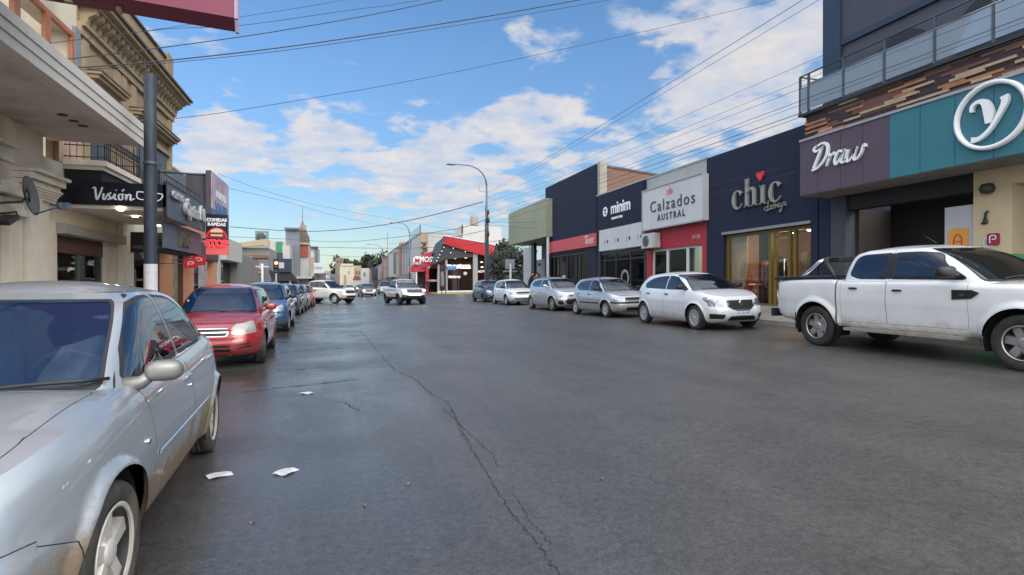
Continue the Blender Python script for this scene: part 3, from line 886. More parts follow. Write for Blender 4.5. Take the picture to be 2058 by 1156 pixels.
# ---- compact saloon (near, silver)
def spec_saloon(mats, **k):
    wbx, r, AR = 1.27, .288, .345; dx = -.08
    S = dict(wb=2.54, xf=2.10, xr=-2.14, w=.80, r=r, ar=AR, nf=4.4, nr=4.8, flare=.034, flw=.05,
        sh=[(-2.2, .90), (-1.95, .955), (-1.5, .965), (-.6, .925), (.5, .905), (1.0, .885), (1.4, .83), (1.8, .735), (2.03, .66), (2.13, .60)],
        wv=[(0, .12), (.05, .07), (.14, .045), (.28, .022), (.45, .006), (.58, .0), (.66, .008), (.80, .026), (.90, .05), (.96, .075), (1, .115)],
        gh=dict(z0=.87, zr=1.355, front=[(1.10, .87), (.82, 1.03), (.50, 1.19), (.28, 1.30), (.12, 1.355)], rear=[(-1.72, .90), (-1.45, 1.05), (-1.12, 1.25), (-.92, 1.325), (-.8, 1.355)],
                w=[(.705, .87), (.685, .95), (.635, 1.10), (.575, 1.25), (.535, 1.32), (.48, 1.355)], crown=.075,
                windows=[[(.80, .93, .02), (.52, 1.135, .12), (.30, 1.262, .12), (.06, 1.315, .1), (-.17, 1.318, .01), (-.17, .945, .01)],
                         [(-.25, .95, .01), (-.25, 1.318, .01), (-.60, 1.305, .12), (-.87, 1.21, .12), (-1.09, 1.02, .06), (-1.0, .965, .02)],
                         [(-1.10, .99, .02), (-1.0, 1.15, .03), (-.93, 1.21, .03), (-1.12, 1.12, .05), (-1.30, 1.0, .03)]],
                seams=[[(.90, .90), (.60, 1.14), (.32, 1.29), (.08, 1.345)], [(-.21, .9), (-.21, 1.345)]], rubber=.02, ws=(.935, .905, .13, .90)),
        regions=door_regs(.72, -.30, -1.18, .24, wbx, r, AR) + [
            ('side', 'front_bumper', 'paint', [(wbx + AR - .05, -.1, 0), (wbx + AR - .02, .475, 0), (1.80, .553, 0), (2.3, .56, 0), (2.3, -.1, 0)], dict(gap=.004, merge=True, r=0)),
            ('front', 'front_bumper', 'paint', [(-1, .0, 0), (-1, .555, 0), (1, .555, 0), (1, 0, 0)], dict(gap=.004, merge=True, r=0)),
            ('frontL', 'headlight', 'head', [(.30, .57), (.31, .66), (.50, .70), (.605, .69), (.62, .62), (.55, .575)], dict(r=.03)),
            ('front', 'grille', 'grille', [(-.3, .57), (-.3, .67), (.3, .67), (.3, .57)], dict(r=.03)),
            ('front', 'air_intake', 'grille', [(-.45, .26), (-.45, .36), (.45, .36), (.45, .26)], dict(r=.03)),
            ('side', 'tail_light', 'tail', [(-1.85, .62), (-1.9, .86), (-2.4, .88), (-2.4, .62)], dict(r=.03)),
            ('rearL', 'tail_light', 'tail', [(.5, .62), (.5, .86), (1, .88), (1, .62)], dict(r=.03)),
            ('top', 'bonnet', 'paint', [(.92, -.60), (.97, -.3), (.99, 0), (.97, .3), (.92, .60), (1.55, .53), (1.92, .44), (1.97, 0), (1.92, -.44), (1.55, -.53)], dict(gap=.005, r=.05)),
        ],
        wheel=W_5SP, rim=.195, tw=.19, handles=[(-.16, .80, 'paint'), (-1.06, .825, 'paint')], hsplit=-.30,
        strips=[(-.90, .66, .53, .014, .012, 'paint')],
        mirror=(.70, .93, 'mirror', (.056, .088, .054)))
    G = S['gh']
    G['front'] = [(x + dx, z) for x, z in G['front']]; G['rear'] = [(x + dx, z) for x, z in G['rear']]
    G['windows'] = [[(p[0] + dx,) + tuple(p[1:]) for p in q] for q in G['windows']]; G['seams'] = [[(x + dx, z) for x, z in q] for q in G['seams']]
    S.update(k); S['mats'] = mats
    return S

# ---- generic small hatchback
def spec_hatch(mats, **k):
    wb = k.pop('wb', 2.49); wbx, r = wb / 2, k.pop('r', .295); AR = r + .06
    ff, rr_ = k.pop('ff', .78), k.pop('rr', .62); H = k.pop('H', 1.47); hood = k.pop('hood', .95); nose = k.pop('nose', .72)
    XF, XR = wbx + ff, -wbx - rr_
    belt = hood + .01; zr = H - .07
    cow = k.pop('cowl', wbx - .13); hd = k.pop('header', .18); bp = k.pop('bp', -.12)
    hw = k.get('w', .83)
    S = dict(wb=wb, xf=XF, xr=XR, w=.83, r=r, ar=AR, nf=4.6, nr=4.8, flare=.02,
        sh=[(XR - .05, belt + .01), (XR + .3, belt + .04), (-.5, belt + .01), (.5, belt - .01), (cow, hood - .02), (cow + .35, hood - .07), (XF - .3, nose + .06), (XF - .08, nose), (XF, nose - .05)],
        gh=dict(z0=belt - .05, zr=zr,
                front=[(cow + .08, belt - .05), (cow - .22, belt + .14), (cow - .52, belt + .3), (hd + .16, zr - .06), (hd, zr)],
                rear=[(XR + .10, belt - .05), (XR + .16, belt + .12), (XR + .30, belt + .32), (XR + .42, zr - .03), (XR + .5, zr)],
                w=[(hw - .09, belt - .05), (hw - .115, belt + .06), (hw - .17, belt + .22), (hw - .24, zr - .08), (hw - .285, zr - .02), (hw - .34, zr)], crown=.07,
                windows=[[(cow - .25, belt + .015, .02), (cow - .55, belt + .19, .1), (hd + .22, zr - .105, .1), (hd - .02, zr - .06, .08), (bp + .04, zr - .055, .01), (bp + .04, belt + .03, .01)],
                         [(bp - .04, belt + .035, .01), (bp - .04, zr - .055, .01), (bp - .5, zr - .065, .08), (-wbx + .18, zr - .11, .08), (-wbx - .02, belt + .16, .05), (-wbx + .22, belt + .05, .03)]],
                seams=[[(bp, belt - .05), (bp, zr - .02)]], rubber=.016),
        regions=door_regs(cow - .3, bp, -wbx + .12, .25, wbx, r, AR) + [
            ('side', 'front_bumper', 'paint', [(wbx + AR - .05, -.1, 0), (wbx + AR - .0, .55, 0), (XF + .3, .62, 0), (XF + .3, -.1, 0)], dict(gap=.004, merge=True, r=0)),
            ('front', 'front_bumper', 'paint', [(-1, .0, 0), (-1, .60, 0), (1, .60, 0), (1, 0, 0)], dict(gap=.004, merge=True, r=0)),
            ('side', 'tail_light', 'tail', [(XR + .28, belt - .3), (XR + .22, belt), (XR - .3, belt), (XR - .3, belt - .3)], dict(r=.03)),
            ('rearL', 'tail_light', 'tail', [(hw - .25, belt - .3), (hw - .25, belt), (1, belt), (1, belt - .3)], dict(r=.03)),
            ('top', 'bonnet', 'paint', [(cow - .02, -hw + .19), (cow + .04, 0), (cow - .02, hw - .19), (XF - .26, hw - .32), (XF - .22, 0), (XF - .26, -hw + .32)], dict(gap=.004, r=.05)),
        ],
        wheel=W_8SP, rim=r * .68, tw=.18, handles=[(bp + .13, belt - .11, 'trim'), (-wbx + .3, belt - .10, 'trim')], hsplit=bp,
        mirror=(cow - .36, belt + .06, 'trim', (.06, .105, .065)))
    front = k.pop('front', 'plain')
    y1 = hw + .2; xs = XF + .3
    if front == 'red':
        S['regions'] += [('frontL', 'headlight', 'head', [(.33, .575), (.35, .665), (.50, .74), (y1, .78), (y1, .63), (.5, .565)], dict(r=.03)),
            ('side', 'headlight', 'head', [(xs, .63), (xs, .78), (XF - .32, .775, .04), (XF - .36, .73, .03), (XF - .25, .66)], dict(r=.03)),
            ('front', 'grille', 'chrome', [(-.285, .545), (-.31, .665), (.31, .665), (.285, .545)], dict(r=.05)),
            ('front', 'grille', 'grille', [(-.29, .63), (-.295, .655), (.295, .655), (.29, .63)], dict(r=.01, id='g2')),
            ('front', 'grille', 'grille', [(-.25, .555), (-.285, .60), (.285, .60), (.25, .555)], dict(r=.02, id='g3')),
            ('front', 'air_intake', 'grille', [(-.32, .37), (-.32, .415), (.32, .415), (.32, .37)], dict(r=.012, id='a1')),
            ('front', 'air_intake', 'grille', [(-.34, .29), (-.34, .345), (.34, .345), (.34, .29)], dict(r=.012, id='a2')),
            ('frontL', 'fog_slot', 'dark', [(.44, .33), (.42, .36), (.62, .395), (.66, .36)], dict(r=.01, id='f1')),
            ('frontL', 'fog_slot', 'dark', [(.40, .385), (.42, .41), (.60, .44), (.64, .415)], dict(r=.01, id='f2'))]
    elif front == 'renault':
        S['regions'] += [('frontL', 'headlight', 'head', [(.32, .64), (.36, .72), (.50, .765), (y1, .82), (y1, .64), (.5, .60)], dict(r=.03)),
            ('side', 'headlight', 'head', [(xs, .64), (xs, .82), (XF - .50, .83, .04), (XF - .54, .80, .03), (XF - .36, .68)], dict(r=.03)),
            ('front', 'grille', 'grille', [(-.24, .53), (-.38, .60), (-.40, .74), (.40, .74), (.38, .60), (.24, .53)], dict(r=.04)),
            ('front', 'air_intake', 'grille', [(-.42, .25), (-.34, .37), (.34, .37), (.42, .25)], dict(r=.03)),
            ('frontL', 'fog_slot', 'grille', [(.50, .30), (.46, .42), (y1, .45), (y1, .30)], dict(r=.03)),
            ('side', 'fog_slot', 'grille', [(xs, .30), (xs, .45), (XF - .28, .42), (XF - .26, .32)], dict(r=.03))]
    elif front == 'fiesta':
        S['regions'] += [('frontL', 'headlight', 'head', [(.42, .64), (.46, .70), (.6, .78), (y1, .86), (y1, .72), (.55, .64)], dict(r=.03)),
            ('side', 'headlight', 'head', [(xs, .70), (xs, .85), (XF - .5, .90, .04), (XF - .52, .87, .03), (XF - .3, .74)], dict(r=.03)),
            ('front', 'grille', 'grille', [(-.42, .30), (-.50, .44), (-.42, .56), (.42, .56), (.50, .44), (.42, .30)], dict(r=.05)),
            ('frontL', 'fog_slot', 'grille', [(.56, .30), (.60, .46), (y1, .44), (y1, .32)], dict(r=.03)),
            ('side', 'fog_slot', 'grille', [(xs, .32), (xs, .44), (XF - .28, .38)], dict(r=.03)),
            ('front', 'grille', 'grille', [(-.28, .66), (-.28, .69), (.28, .69), (.28, .66)], dict(r=.01, id='g2'))]
    elif front == 'gol':
        S['regions'] += [('frontL', 'headlight', 'head', [(.40, .62), (.40, .74), (.6, .75), (y1, .77), (y1, .62)], dict(r=.02)),
            ('side', 'headlight', 'head', [(xs, .64), (xs, .77), (XF - .33, .76, .04), (XF - .36, .74, .03), (XF - .25, .66)], dict(r=.03)),
            ('front', 'grille', 'grille', [(-.39, .64), (-.39, .73), (.39, .73), (.39, .64)], dict(r=.02)),
            ('front', 'air_intake', 'grille', [(-.55, .33), (-.52, .41), (.52, .41), (.55, .33)], dict(r=.03))]
    elif front == 'old':
        S['regions'] += [('frontL', 'headlight', 'head', [(.40, .58), (.40, .68), (.55, .71), (y1, .73), (y1, .58)], dict(r=.04)),
            ('side', 'headlight', 'head', [(xs, .60), (xs, .73), (XF - .28, .71, .04), (XF - .30, .64)], dict(r=.03)),
            ('side', 'indicator', 'amber', [(XF - .22, .61), (XF - .21, .70), (XF - .30, .69), (XF - .31, .64)], dict(r=.01)),
            ('front', 'grille', 'grille', [(-.36, .61), (-.38, .68), (.38, .68), (.36, .61)], dict(r=.04)),
            ('side', 'bumper_strip', 'dark', [(wbx + AR - .03, .50, 0), (wbx + AR - .03, .56, 0), (xs, .56, 0), (xs, .50, 0)], dict(merge=True, r=0)),
            ('front', 'bumper_strip', 'dark', [(-1, .50, 0), (-1, .56, 0), (1, .56, 0), (1, .50, 0)], dict(merge=True, r=0)),
            ('front', 'air_intake', 'grille', [(-.36, .26), (-.36, .38), (.36, .38), (.36, .26)], dict(r=.03))]
    else:
        S['regions'] += [('frontL', 'headlight', 'head', [(.40, .62), (.42, .72), (.6, .77), (y1, .80), (y1, .66)], dict(r=.03)),
            ('side', 'headlight', 'head', [(xs, .66), (xs, .80), (XF - .36, .80, .04), (XF - .3, .70)], dict(r=.03)),
            ('front', 'grille', 'grille', [(-.36, .60), (-.40, .72), (.40, .72), (.36, .60)], dict(r=.04)),
            ('front', 'air_intake', 'grille', [(-.50, .28), (-.44, .42), (.44, .42), (.50, .28)], dict(r=.04)),
            ('frontL', 'fog_light', 'chrome', [(.58, .36), (.58, .42), (.66, .42), (.66, .36)], dict(r=.03)),
            ('front', 'lower_trim', 'chrome', [(-.5, .235), (-.5, .25), (.5, .25), (.5, .235)], dict(r=0))]
    S['regions'] += k.pop('extra', [])
    g = k.pop('ghx', {}); S['gh'].update(g)
    S.update(k); mats.setdefault('dark', BLACK); mats.setdefault('trim', BLACK); S['mats'] = mats
    return S

# ---- pickup
def spec_pickup(mats, **k):
    wb = k.pop('wb', 3.22); wbx, r = wb / 2, k.pop('r', .375); AR = k.pop('ar', r + .085)
    ff, rr_ = k.pop('ff', .92), k.pop('rr', 1.15); H = k.pop('H', 1.80); hood = k.pop('hood', 1.16); nose = k.pop('nose', 1.0)
    XF, XR = wbx + ff, -wbx - rr_
    belt = k.pop('belt', 1.20); zr = H - .07; bed = k.pop('bed', 1.22)
    cow = k.pop('cowl', wbx - .42); hd = k.pop('header', .25); bp = k.pop('bp', -.22); cb = k.pop('cab', -1.18); hw = k.get('w', .92); z0 = belt - .06
    single = k.pop('single', False)
    wins = [[(cow - .28, belt + .01, .05), (cow - .62, belt + .23, .12), (hd + .3, zr - .12, .12), (hd - .02, zr - .08, .1), (bp + .05, zr - .075, .02), (bp + .05, belt + .03, .02)]]
    if not single:
        wins.append([(bp - .05, belt + .03, .02), (bp - .05, zr - .075, .02), (cb + .42, zr - .085, .1), (cb + .30, zr - .13, .08), (cb + .22, belt + .10, .06), (cb + .42, belt + .04, .04)])
    S = dict(wb=wb, xf=XF, xr=XR, w=.92, r=r, ar=AR, nf=5.0, nr=9.0, flare=.045, flw=.11, step=.08,
        zb=[(XR, .50), (-wbx, .42), (0, .40), (wbx, .40), (XF - .3, .38), (XF, .42)],
        sh=[(XR - .05, bed), (cb - .12, bed), (cb, belt + .0), (.3, belt - .01), (cow, hood - .01), (cow + .5, hood - .02), (XF - .35, nose + .08), (XF - .1, nose), (XF, nose - .08)],
        wv=[(0, .09), (.06, .05), (.18, .03), (.3, .02), (.45, .01), (.6, .0), (.8, .008), (.92, .02), (.975, .04), (1, .07)],
        rv=[(0, .10), (.1, .02), (.3, .0), (.9, .0), (.97, .02), (1, .05)],
        gh=dict(z0=z0, zr=zr, front=[(cow + .06, z0), (cow - .30, belt + .20), (cow - .62, belt + .38), (hd + .12, zr - .04), (hd, zr)],
                rear=[(cb, z0), (cb + .05, belt + .2), (cb + .14, zr - .1), (cb + .24, zr - .02), (cb + .34, zr)],
                w=[(hw - .075, z0), (hw - .10, belt + .05), (hw - .16, belt + .25), (hw - .23, zr - .08), (hw - .28, zr - .02), (hw - .34, zr)], crown=.06, n=9,
                windows=wins, seams=[[(bp, z0), (bp, zr - .03)]], pillars=[[(bp - .09, belt + .02), (bp - .09, zr - .07), (bp + .09, zr - .07), (bp + .09, belt + .02)]] if not single else [], rubber=.018),
        regions=(door_regs(cow - .22, bp, cb + .10, .50, wbx, r, AR) if not single else
                 [('side', 'door', 'paint', [(cow - .22, 1.4, .01), (cow - .20, .6), (cow - .22, .50), (bp, .50), (bp, 1.4, .01)], dict(gap=.0045, r=.03, id='frontdoor'))]) + [
            ('side', 'front_bumper', 'paint', [(wbx + AR - .05, -.1, 0), (wbx + AR - .0, .78, 0), (XF + .3, .80, 0), (XF + .3, -.1, 0)], dict(gap=.004, merge=True, r=0)),
            ('front', 'front_bumper', 'paint', [(-2, .0, 0), (-2, .79, 0), (2, .79, 0), (2, 0, 0)], dict(gap=.004, merge=True, r=0)),
            ('frontL', 'headlight', 'head', [(.52, .82), (.52, .95), (.7, .99), (1.3, 1.02), (1.3, .84)], dict(r=.03)),
            ('side', 'headlight', 'head', [(XF + .3, .84), (XF + .3, 1.02), (XF - .42, 1.02, .04), (XF - .36, .86)], dict(r=.03)),
            ('front', 'grille', 'grille', [(-.50, .80), (-.52, .97), (.52, .97), (.50, .80)], dict(r=.03)),
            ('front', 'air_intake', 'grille', [(-.55, .46), (-.5, .62), (.5, .62), (.55, .46)], dict(r=.04)),
            ('frontL', 'fog_light', 'chrome', [(.62, .54), (.62, .62), (.72, .62), (.72, .54)], dict(r=.035)),
            ('side', 'panel', 'paint', [(cb + .02, 1.5, 0), (cb + .02, .3, 0), (cb - .01, .3, 0), (cb - .01, 1.5, 0)], dict(gap=.013, r=0)),
            ('side', 'tail_light', 'tail', [(XR + .14, bed - .40, .05), (XR + .17, bed - .08, .01), (XR - .3, bed - .08, 0), (XR - .3, bed - .40, 0)], dict(r=.02)),
            ('rearL', 'tail_light', 'tail', [(hw - .14, bed - .33), (hw - .14, bed - .08), (1.3, bed - .08), (1.3, bed - .33)], dict(r=.02)),
            ('top', 'bed_cover', 'dark', [(XR + .06, -hw + .13), (XR + .06, hw - .13), (cb - .03, hw - .13), (cb - .03, -hw + .13)], dict(r=.02)),
            ('top', 'bonnet', 'paint', [(cow - .02, -hw + .17), (cow + .04, 0), (cow - .02, hw - .17), (XF - .3, hw - .30), (XF - .24, 0), (XF - .3, -hw + .30)], dict(gap=.005, r=.05)),
        ],
        wheel=W_RNG, rim=r * .62, tw=.26, handles=[(bp + .2, belt - .16, 'dark')] + ([] if single else [(cb + .36, belt - .13, 'dark')]), hsplit=bp,
        mirror=(cow - .42, belt + .09, 'dark', (.075, .14, .085)), plate=(.56, 'none'))
    S['regions'] += k.pop('extra', [])
    S['gh'].update(k.pop('ghx', {}))
    S.update(k); mats.setdefault('dark', BLACK); mats.setdefault('trim', BLACK); S['mats'] = mats
    return S

# ------------------------------------------------------------------ ground, road, pavements
KL, KR = -2.85, 10.75           # kerb lines
FL, FRR = -5.1, 12.8            # facade lines
def road_mat():
    m = bpy.data.materials.new('damp_asphalt'); m.use_nodes = True; t = m.node_tree; b = t.nodes['Principled BSDF']
    N = t.nodes.new; Lk = t.links.new
    g = N('ShaderNodeTexCoord'); P = g.outputs['Object']
    def nz(s, d, r, vec=P, dist=0.0):
        n = N('ShaderNodeTexNoise'); n.inputs['Scale'].default_value = s; n.inputs['Detail'].default_value = d; n.inputs['Roughness'].default_value = r; n.inputs['Distortion'].default_value = dist
        Lk(vec, n.inputs['Vector']); return n.outputs['Fac']
    def mr(v, a, c, x, y, sm=False):
        n = N('ShaderNodeMapRange'); n.inputs['From Min'].default_value = a; n.inputs['From Max'].default_value = c; n.inputs['To Min'].default_value = x; n.inputs['To Max'].default_value = y
        if sm: n.interpolation_type = 'SMOOTHSTEP'
        Lk(v, n.inputs['Value']); return n.outputs[0]
    def mth(op, a, c):
        n = N('ShaderNodeMath'); n.operation = op
        for i, v in enumerate((a, c)):
            if isinstance(v, (int, float)): n.inputs[i].default_value = v
            else: Lk(v, n.inputs[i])
        return n.outputs[0]
    grain = nz(55, 4, .75); grain2 = nz(17, 4, .75); blot = nz(.55, 5, .6); mid = nz(2.2, 5, .65)
    mp = N('ShaderNodeMapping'); mp.inputs['Scale'].default_value = (1.3, .12, 1); Lk(P, mp.inputs[0]); track = nz(1.0, 4, .55, mp.outputs[0])
    vo = N('ShaderNodeTexVoronoi'); vo.inputs['Scale'].default_value = 75; Lk(P, vo.inputs['Vector'])
    sp = mr(vo.outputs['Distance'], 0.0, .22, 1.0, 0.0)
    spn = mth('MULTIPLY', sp, mr(nz(38, 1, .5), .55, .68, 0, 1))
    val = mth('MULTIPLY', mr(grain, .3, .7, .58, 1.45), mr(blot, .3, .7, .9, 1.1))
    val = mth('MULTIPLY', val, mr(mid, .3, .7, .93, 1.07)); val = mth('MULTIPLY', val, mr(track, .35, .65, .84, 1.14)); val = mth('MULTIPLY', val, mr(grain2, .3, .7, .68, 1.34))
    val = mth('ADD', val, mth('MULTIPLY', spn, 1.3))
    v = N('ShaderNodeVectorMath'); v.operation = 'SCALE'; v.inputs[0].default_value = (.049, .0465, .0425); Lk(val, v.inputs['Scale'])
    Lk(v.outputs[0], b.inputs['Base Color'])
    # damp: wetter towards the left gutter and in streaks
    sx = N('ShaderNodeSeparateXYZ'); Lk(P, sx.inputs[0])
    wet = mr(sx.outputs[0], 3.5, -1.0, 0.0, 1.0, True)
    wetn = mth('MULTIPLY', wet, mr(mth('ADD', nz(.42, 5, .6), mth('MULTIPLY', track, .35)), .52, .80, .25, 1.0, True))
    ro = mth('SUBTRACT', mr(mid, .3, .7, .38, .48), mth('MULTIPLY', wetn, .24))
    ro = mth('ADD', ro, mth('MULTIPLY', mr(blot, .4, .7, 0, 1), -.05))
    Lk(ro, b.inputs['Roughness'])
    b.inputs['Specular IOR Level'].default_value = .65
    bp = N('ShaderNodeBump'); bp.inputs['Strength'].default_value = .55; bp.inputs['Distance'].default_value = .006
    h = mth('ADD', mth('MULTIPLY', grain, 1.0), mth('MULTIPLY', grain2, .8)); h = mth('MULTIPLY', h, mr(wetn, 0, 1, 1.0, .35))
    Lk(h, bp.inputs['Height']); Lk(bp.outputs[0], b.inputs['Normal'])
    return m
ROAD = road_mat()
PAVE = mat('pavement_slabs', (.19, .18, .165), .75, var=.2, vscale=1.5, bump=.3, bscale=25, dirt=((.09, .085, .08), .7, 1.2))
KERB = mat('kerb_stone', (.26, .25, .235), .75, var=.2, vscale=2, bump=.3, dirt=((.1, .095, .09), .8, 1.5))
KERBY = mat('yellow_kerb_paint', (.42, .33, .08), .7, var=.25, vscale=2, dirt=((.2, .19, .17), .8, 2))
GROUND = mat('ground_earth', (.12, .115, .105), .9, var=.25, vscale=.05)
b = MB(); b.add([(-900, -300, -.12), (900, -300, -.12), (900, 1500, -.12), (-900, 1500, -.12)], [(0, 1, 2, 3)])
tag(b.build('ground', GROUND, fix=False), kind='structure')
# street with its crossfall: strips with profile road_z, 43.. 62 is the crossing
def strip(xs, y0, y1, off=0.0, ny=2):
    vs = []; fs = []
    ys = [y0 + (y1 - y0) * j / ny for j in range(ny + 1)]
    for y in ys:
        for x in xs: vs.append((x, y, road_z(x) + off))
    n = len(xs)
    for j in range(ny):
        for i in range(n - 1): fs.append((j * n + i, j * n + i + 1, (j + 1) * n + i + 1, (j + 1) * n + i))
    return vs, fs
b = MB(); v, f = strip([-150, -60, KL, -1.5, 0, 2, 4, 6, 8, 10, 10.75, 60, 150], -14, 420, 0.0, 12); b.add(v, f, 0, True)
tag(b.build('road', ROAD, fix=False), kind='structure')

# pavements: raised slabs with a kerb face; the right one climbs towards the shops
def pavement(name, prof, y0, y1, kerb_x, dirn):
    """prof=[(x, z)] top surface; kerb towards the road"""
    b = MB(); n = len(prof)
    vs = [(x, y0, z) for x, z in prof] + [(x, y1, z) for x, z in prof]
    b.add(vs, [(i, i + 1, n + i + 1, n + i) for i in range(n - 1)])
    for yy in (y0, y1):
        b.add([(x, yy, z) for x, z in prof] + [(x, yy, -.1) for x, z in prof], [(i, i + 1, n + i + 1, n + i) for i in range(n - 1)])
    o = b.build(name, PAVE, fix=False); tag(o, kind='structure'); return o
def kerb(name, x0, x1, y0, y1, z, m=KERB):
    b = MB(); ln = y1 - y0; k = max(1, int(ln / 1.0)); s = ln / k
    for i in range(k): b.box(x0, x1, y0 + i * s + .006, y0 + (i + 1) * s - .006, -.08, z)
    o = b.build(name, m); tag(o, kind='structure'); return o
pavement('pavement_right', [(KR + .16, .47), (11.6, .52), (FRR + .02, .74), (16.5, .80)], -14, 44.0, KR, 1)
kerb('kerb_right', KR, KR + .16, -14, 44.0, .475)
pavement('pavement_left', [(-5.3, .17), (KL - .15, .115)][::1], -14, 40.5, KL, -1)
kerb('kerb_left', KL - .15, KL, -14, 40.5, .12)
# beyond the crossing
pavement('pavement_far_right', [(10.9, .46), (40, .50)], 66.5, 400, KR, 1)
kerb('kerb_far_right', 10.74, 10.9, 66.5, 160, .465, KERBY)
b = MB(); 
for i in range(28): b.box(10.74 + i * 1.0 + .005, 10.74 + i + .995, 66.32, 66.5, -.05, .47)
tag(b.build('kerb_corner_right', KERBY), kind='structure')
pavement('pavement_far_left', [(-60, .14), (-3.4, .12)], 58, 400, KL, -1)
kerb('kerb_far_left', -3.4, -3.25, 58, 160, .125)

# cracks and seams in the asphalt
CR = mat('crack_dark', (.018, .018, .018), .9, var=.1); SEAMR = mat('damp_seam', (.026, .026, .027), .7, var=.2)
def ribbon(pts, w, m, name, jit=0.0, seed=1, sub=9):
    rnd = random.Random(seed); P = []
    for i in range(len(pts) - 1):
        for j in range(sub):
            t = j / sub; P.append(Vector(pts[i]).lerp(Vector(pts[i + 1]), t))
    P.append(Vector(pts[-1])); b = MB(); vs = []
    for i, p in enumerate(P):
        d = (P[min(i + 1, len(P) - 1)] - P[max(i - 1, 0)]).normalized(); n = Vector((-d.y, d.x))
        off = n * rnd.uniform(-jit, jit); ww = w * rnd.uniform(.15, 1.0) * (1 if 0 < i < len(P) - 1 else .1)
        for s in (1, -1):
            q = p + off + n * s * ww / 2; vs.append((q.x, q.y, road_z(q.x) + .004))
    b.add(vs, [(2 * i, 2 * i + 1, 2 * i + 3, 2 * i + 2) for i in range(len(P) - 1)])
    o = b.build(name, m, fix=False); tag(o, kind='structure'); return o
def gpx(l): return [gp(*p) for p in l]
ribbon(gpx([(868, 800), (900, 815), (915, 845), (935, 885), (960, 930), (978, 960), (1000, 1000), (1030, 1045), (1060, 1080), (1085, 1110), (1120, 1165), (1150, 1220)]), .010, CR, 'road_crack', .012, 3, 16)
ribbon(gpx([(905, 830), (925, 862), (955, 890), (975, 910), (992, 925), (1000, 950)]), .007, CR, 'road_crack', .012, 5, 14)
ribbon(gpx([(880, 815), (915, 850), (928, 880), (945, 910), (965, 935)]), .006, CR, 'road_crack', .012, 8, 14)
ribbon(gpx([(1030, 1000), (1050, 1030), (1065, 1060), (1090, 1085), (1110, 1112)]), .008, CR, 'road_crack', .012, 9, 14)
ribbon(gpx([(720, 660), (790, 745), (840, 770), (870, 800)]), .018, SEAMR, 'road_crack', .02, 12, 14)
ribbon(gpx([(480, 790), (560, 780), (640, 772), (725, 762)]), .05, SEAMR, 'road_seam', .012, 21, 10)
ribbon(gpx([(555, 745), (620, 742), (655, 738)]), .04, SEAMR, 'road_seam', .01, 22, 8)
ribbon(gpx([(560, 710), (620, 704), (700, 700)]), .06, SEAMR, 'road_seam', .012, 23, 8)
ribbon(gpx([(590, 672), (640, 668), (700, 667)]), .06, SEAMR, 'road_seam', .012, 24, 8)
ribbon(gpx([(600, 650), (640, 648), (690, 646)]), .06, SEAMR, 'road_seam', .012, 25, 8)
ribbon(gpx([(660, 812), (690, 808), (715, 822), (720, 830)]), .018, SEAMR, 'road_crack', .02, 26, 8)

# fallen papers
PAPER = mat('wet_paper', (.52, .52, .54), .6, var=.06, vscale=20); INK = mat('leaflet_ink', (.28, .29, .32), .8, var=.2)
def paper(cx, cy, w, h, rot, label, ink=True):
    x, y = gp(cx, cy); root = MB()
    c, s = math.cos(rot), math.sin(rot)
    vs = []
    for j in range(5):
        for i in range(5):
            u, v_ = (i / 4 - .5) * w, (j / 4 - .5) * h
            vs.append((u, v_, .008 + .006 * math.sin(i * 1.7 + j * 1.1)))
    vs2 = [(a, b_, z - .0015) for a, b_, z in vs]
    fs = [(j * 5 + i, j * 5 + i + 1, j * 5 + i + 6, j * 5 + i + 5) for j in range(4) for i in range(4)]
    root.add(vs, fs, 0, True); root.add(vs2, [f[::-1] for f in fs], 0, True)
    o = root.build('paper', PAPER, fix=False); o.location = (x, y, road_z(x)); o.rotation_euler = (0, 0, rot)
    tag(o, label, 'litter', 'papers lying on the road')
    if ink:
        b = MB(); rnd = random.Random(int(cx))
        for q in range(5):
            yy = h * (.28 - .14 * q); b.box(-w * .38, -w * .38 + w * rnd.uniform(.4, .75), yy - h * .012, yy + h * .012, .0165, .0170)
        k = b.build('print', INK, o)
    return o
paper(440, 957, .11, .16, R(-60), 'crumpled white paper nearest the silver saloon wheel')
paper(574, 950, .12, .155, R(-35), 'flat square white leaflet on the asphalt left of centre')
paper(616, 791, .15, .11, R(-20), 'small pale leaflet on the damp asphalt beside the red car', False)
LEAF = mat('dry_leaf', (.13, .11, .08), .8, var=.2)
for i, (px, py) in enumerate([(820, 978), (733, 1020), (505, 1053), (1210, 980)]):
    x, y = gp(px, py); b = MB(); r_ = .016 + .008 * random.random()
    pts = [(r_ * (1 + .5 * math.sin(3 * a + i)) * math.cos(a), r_ * .6 * math.sin(a), .006 + .006 * math.cos(2 * a)) for a in [2 * math.pi * k / 9 for k in range(9)]]
    b.add([(0, 0, .012)] + pts, [(0, k + 1, (k + 1) % 9 + 1) for k in range(9)])
    o = b.build('leaf_scrap', LEAF, fix=False); o.location = (x, y, road_z(x)); o.rotation_euler = (0, 0, i * 1.3)
    tag(o, 'tiny dry scrap lying on the asphalt', 'litter', 'scraps on the asphalt')

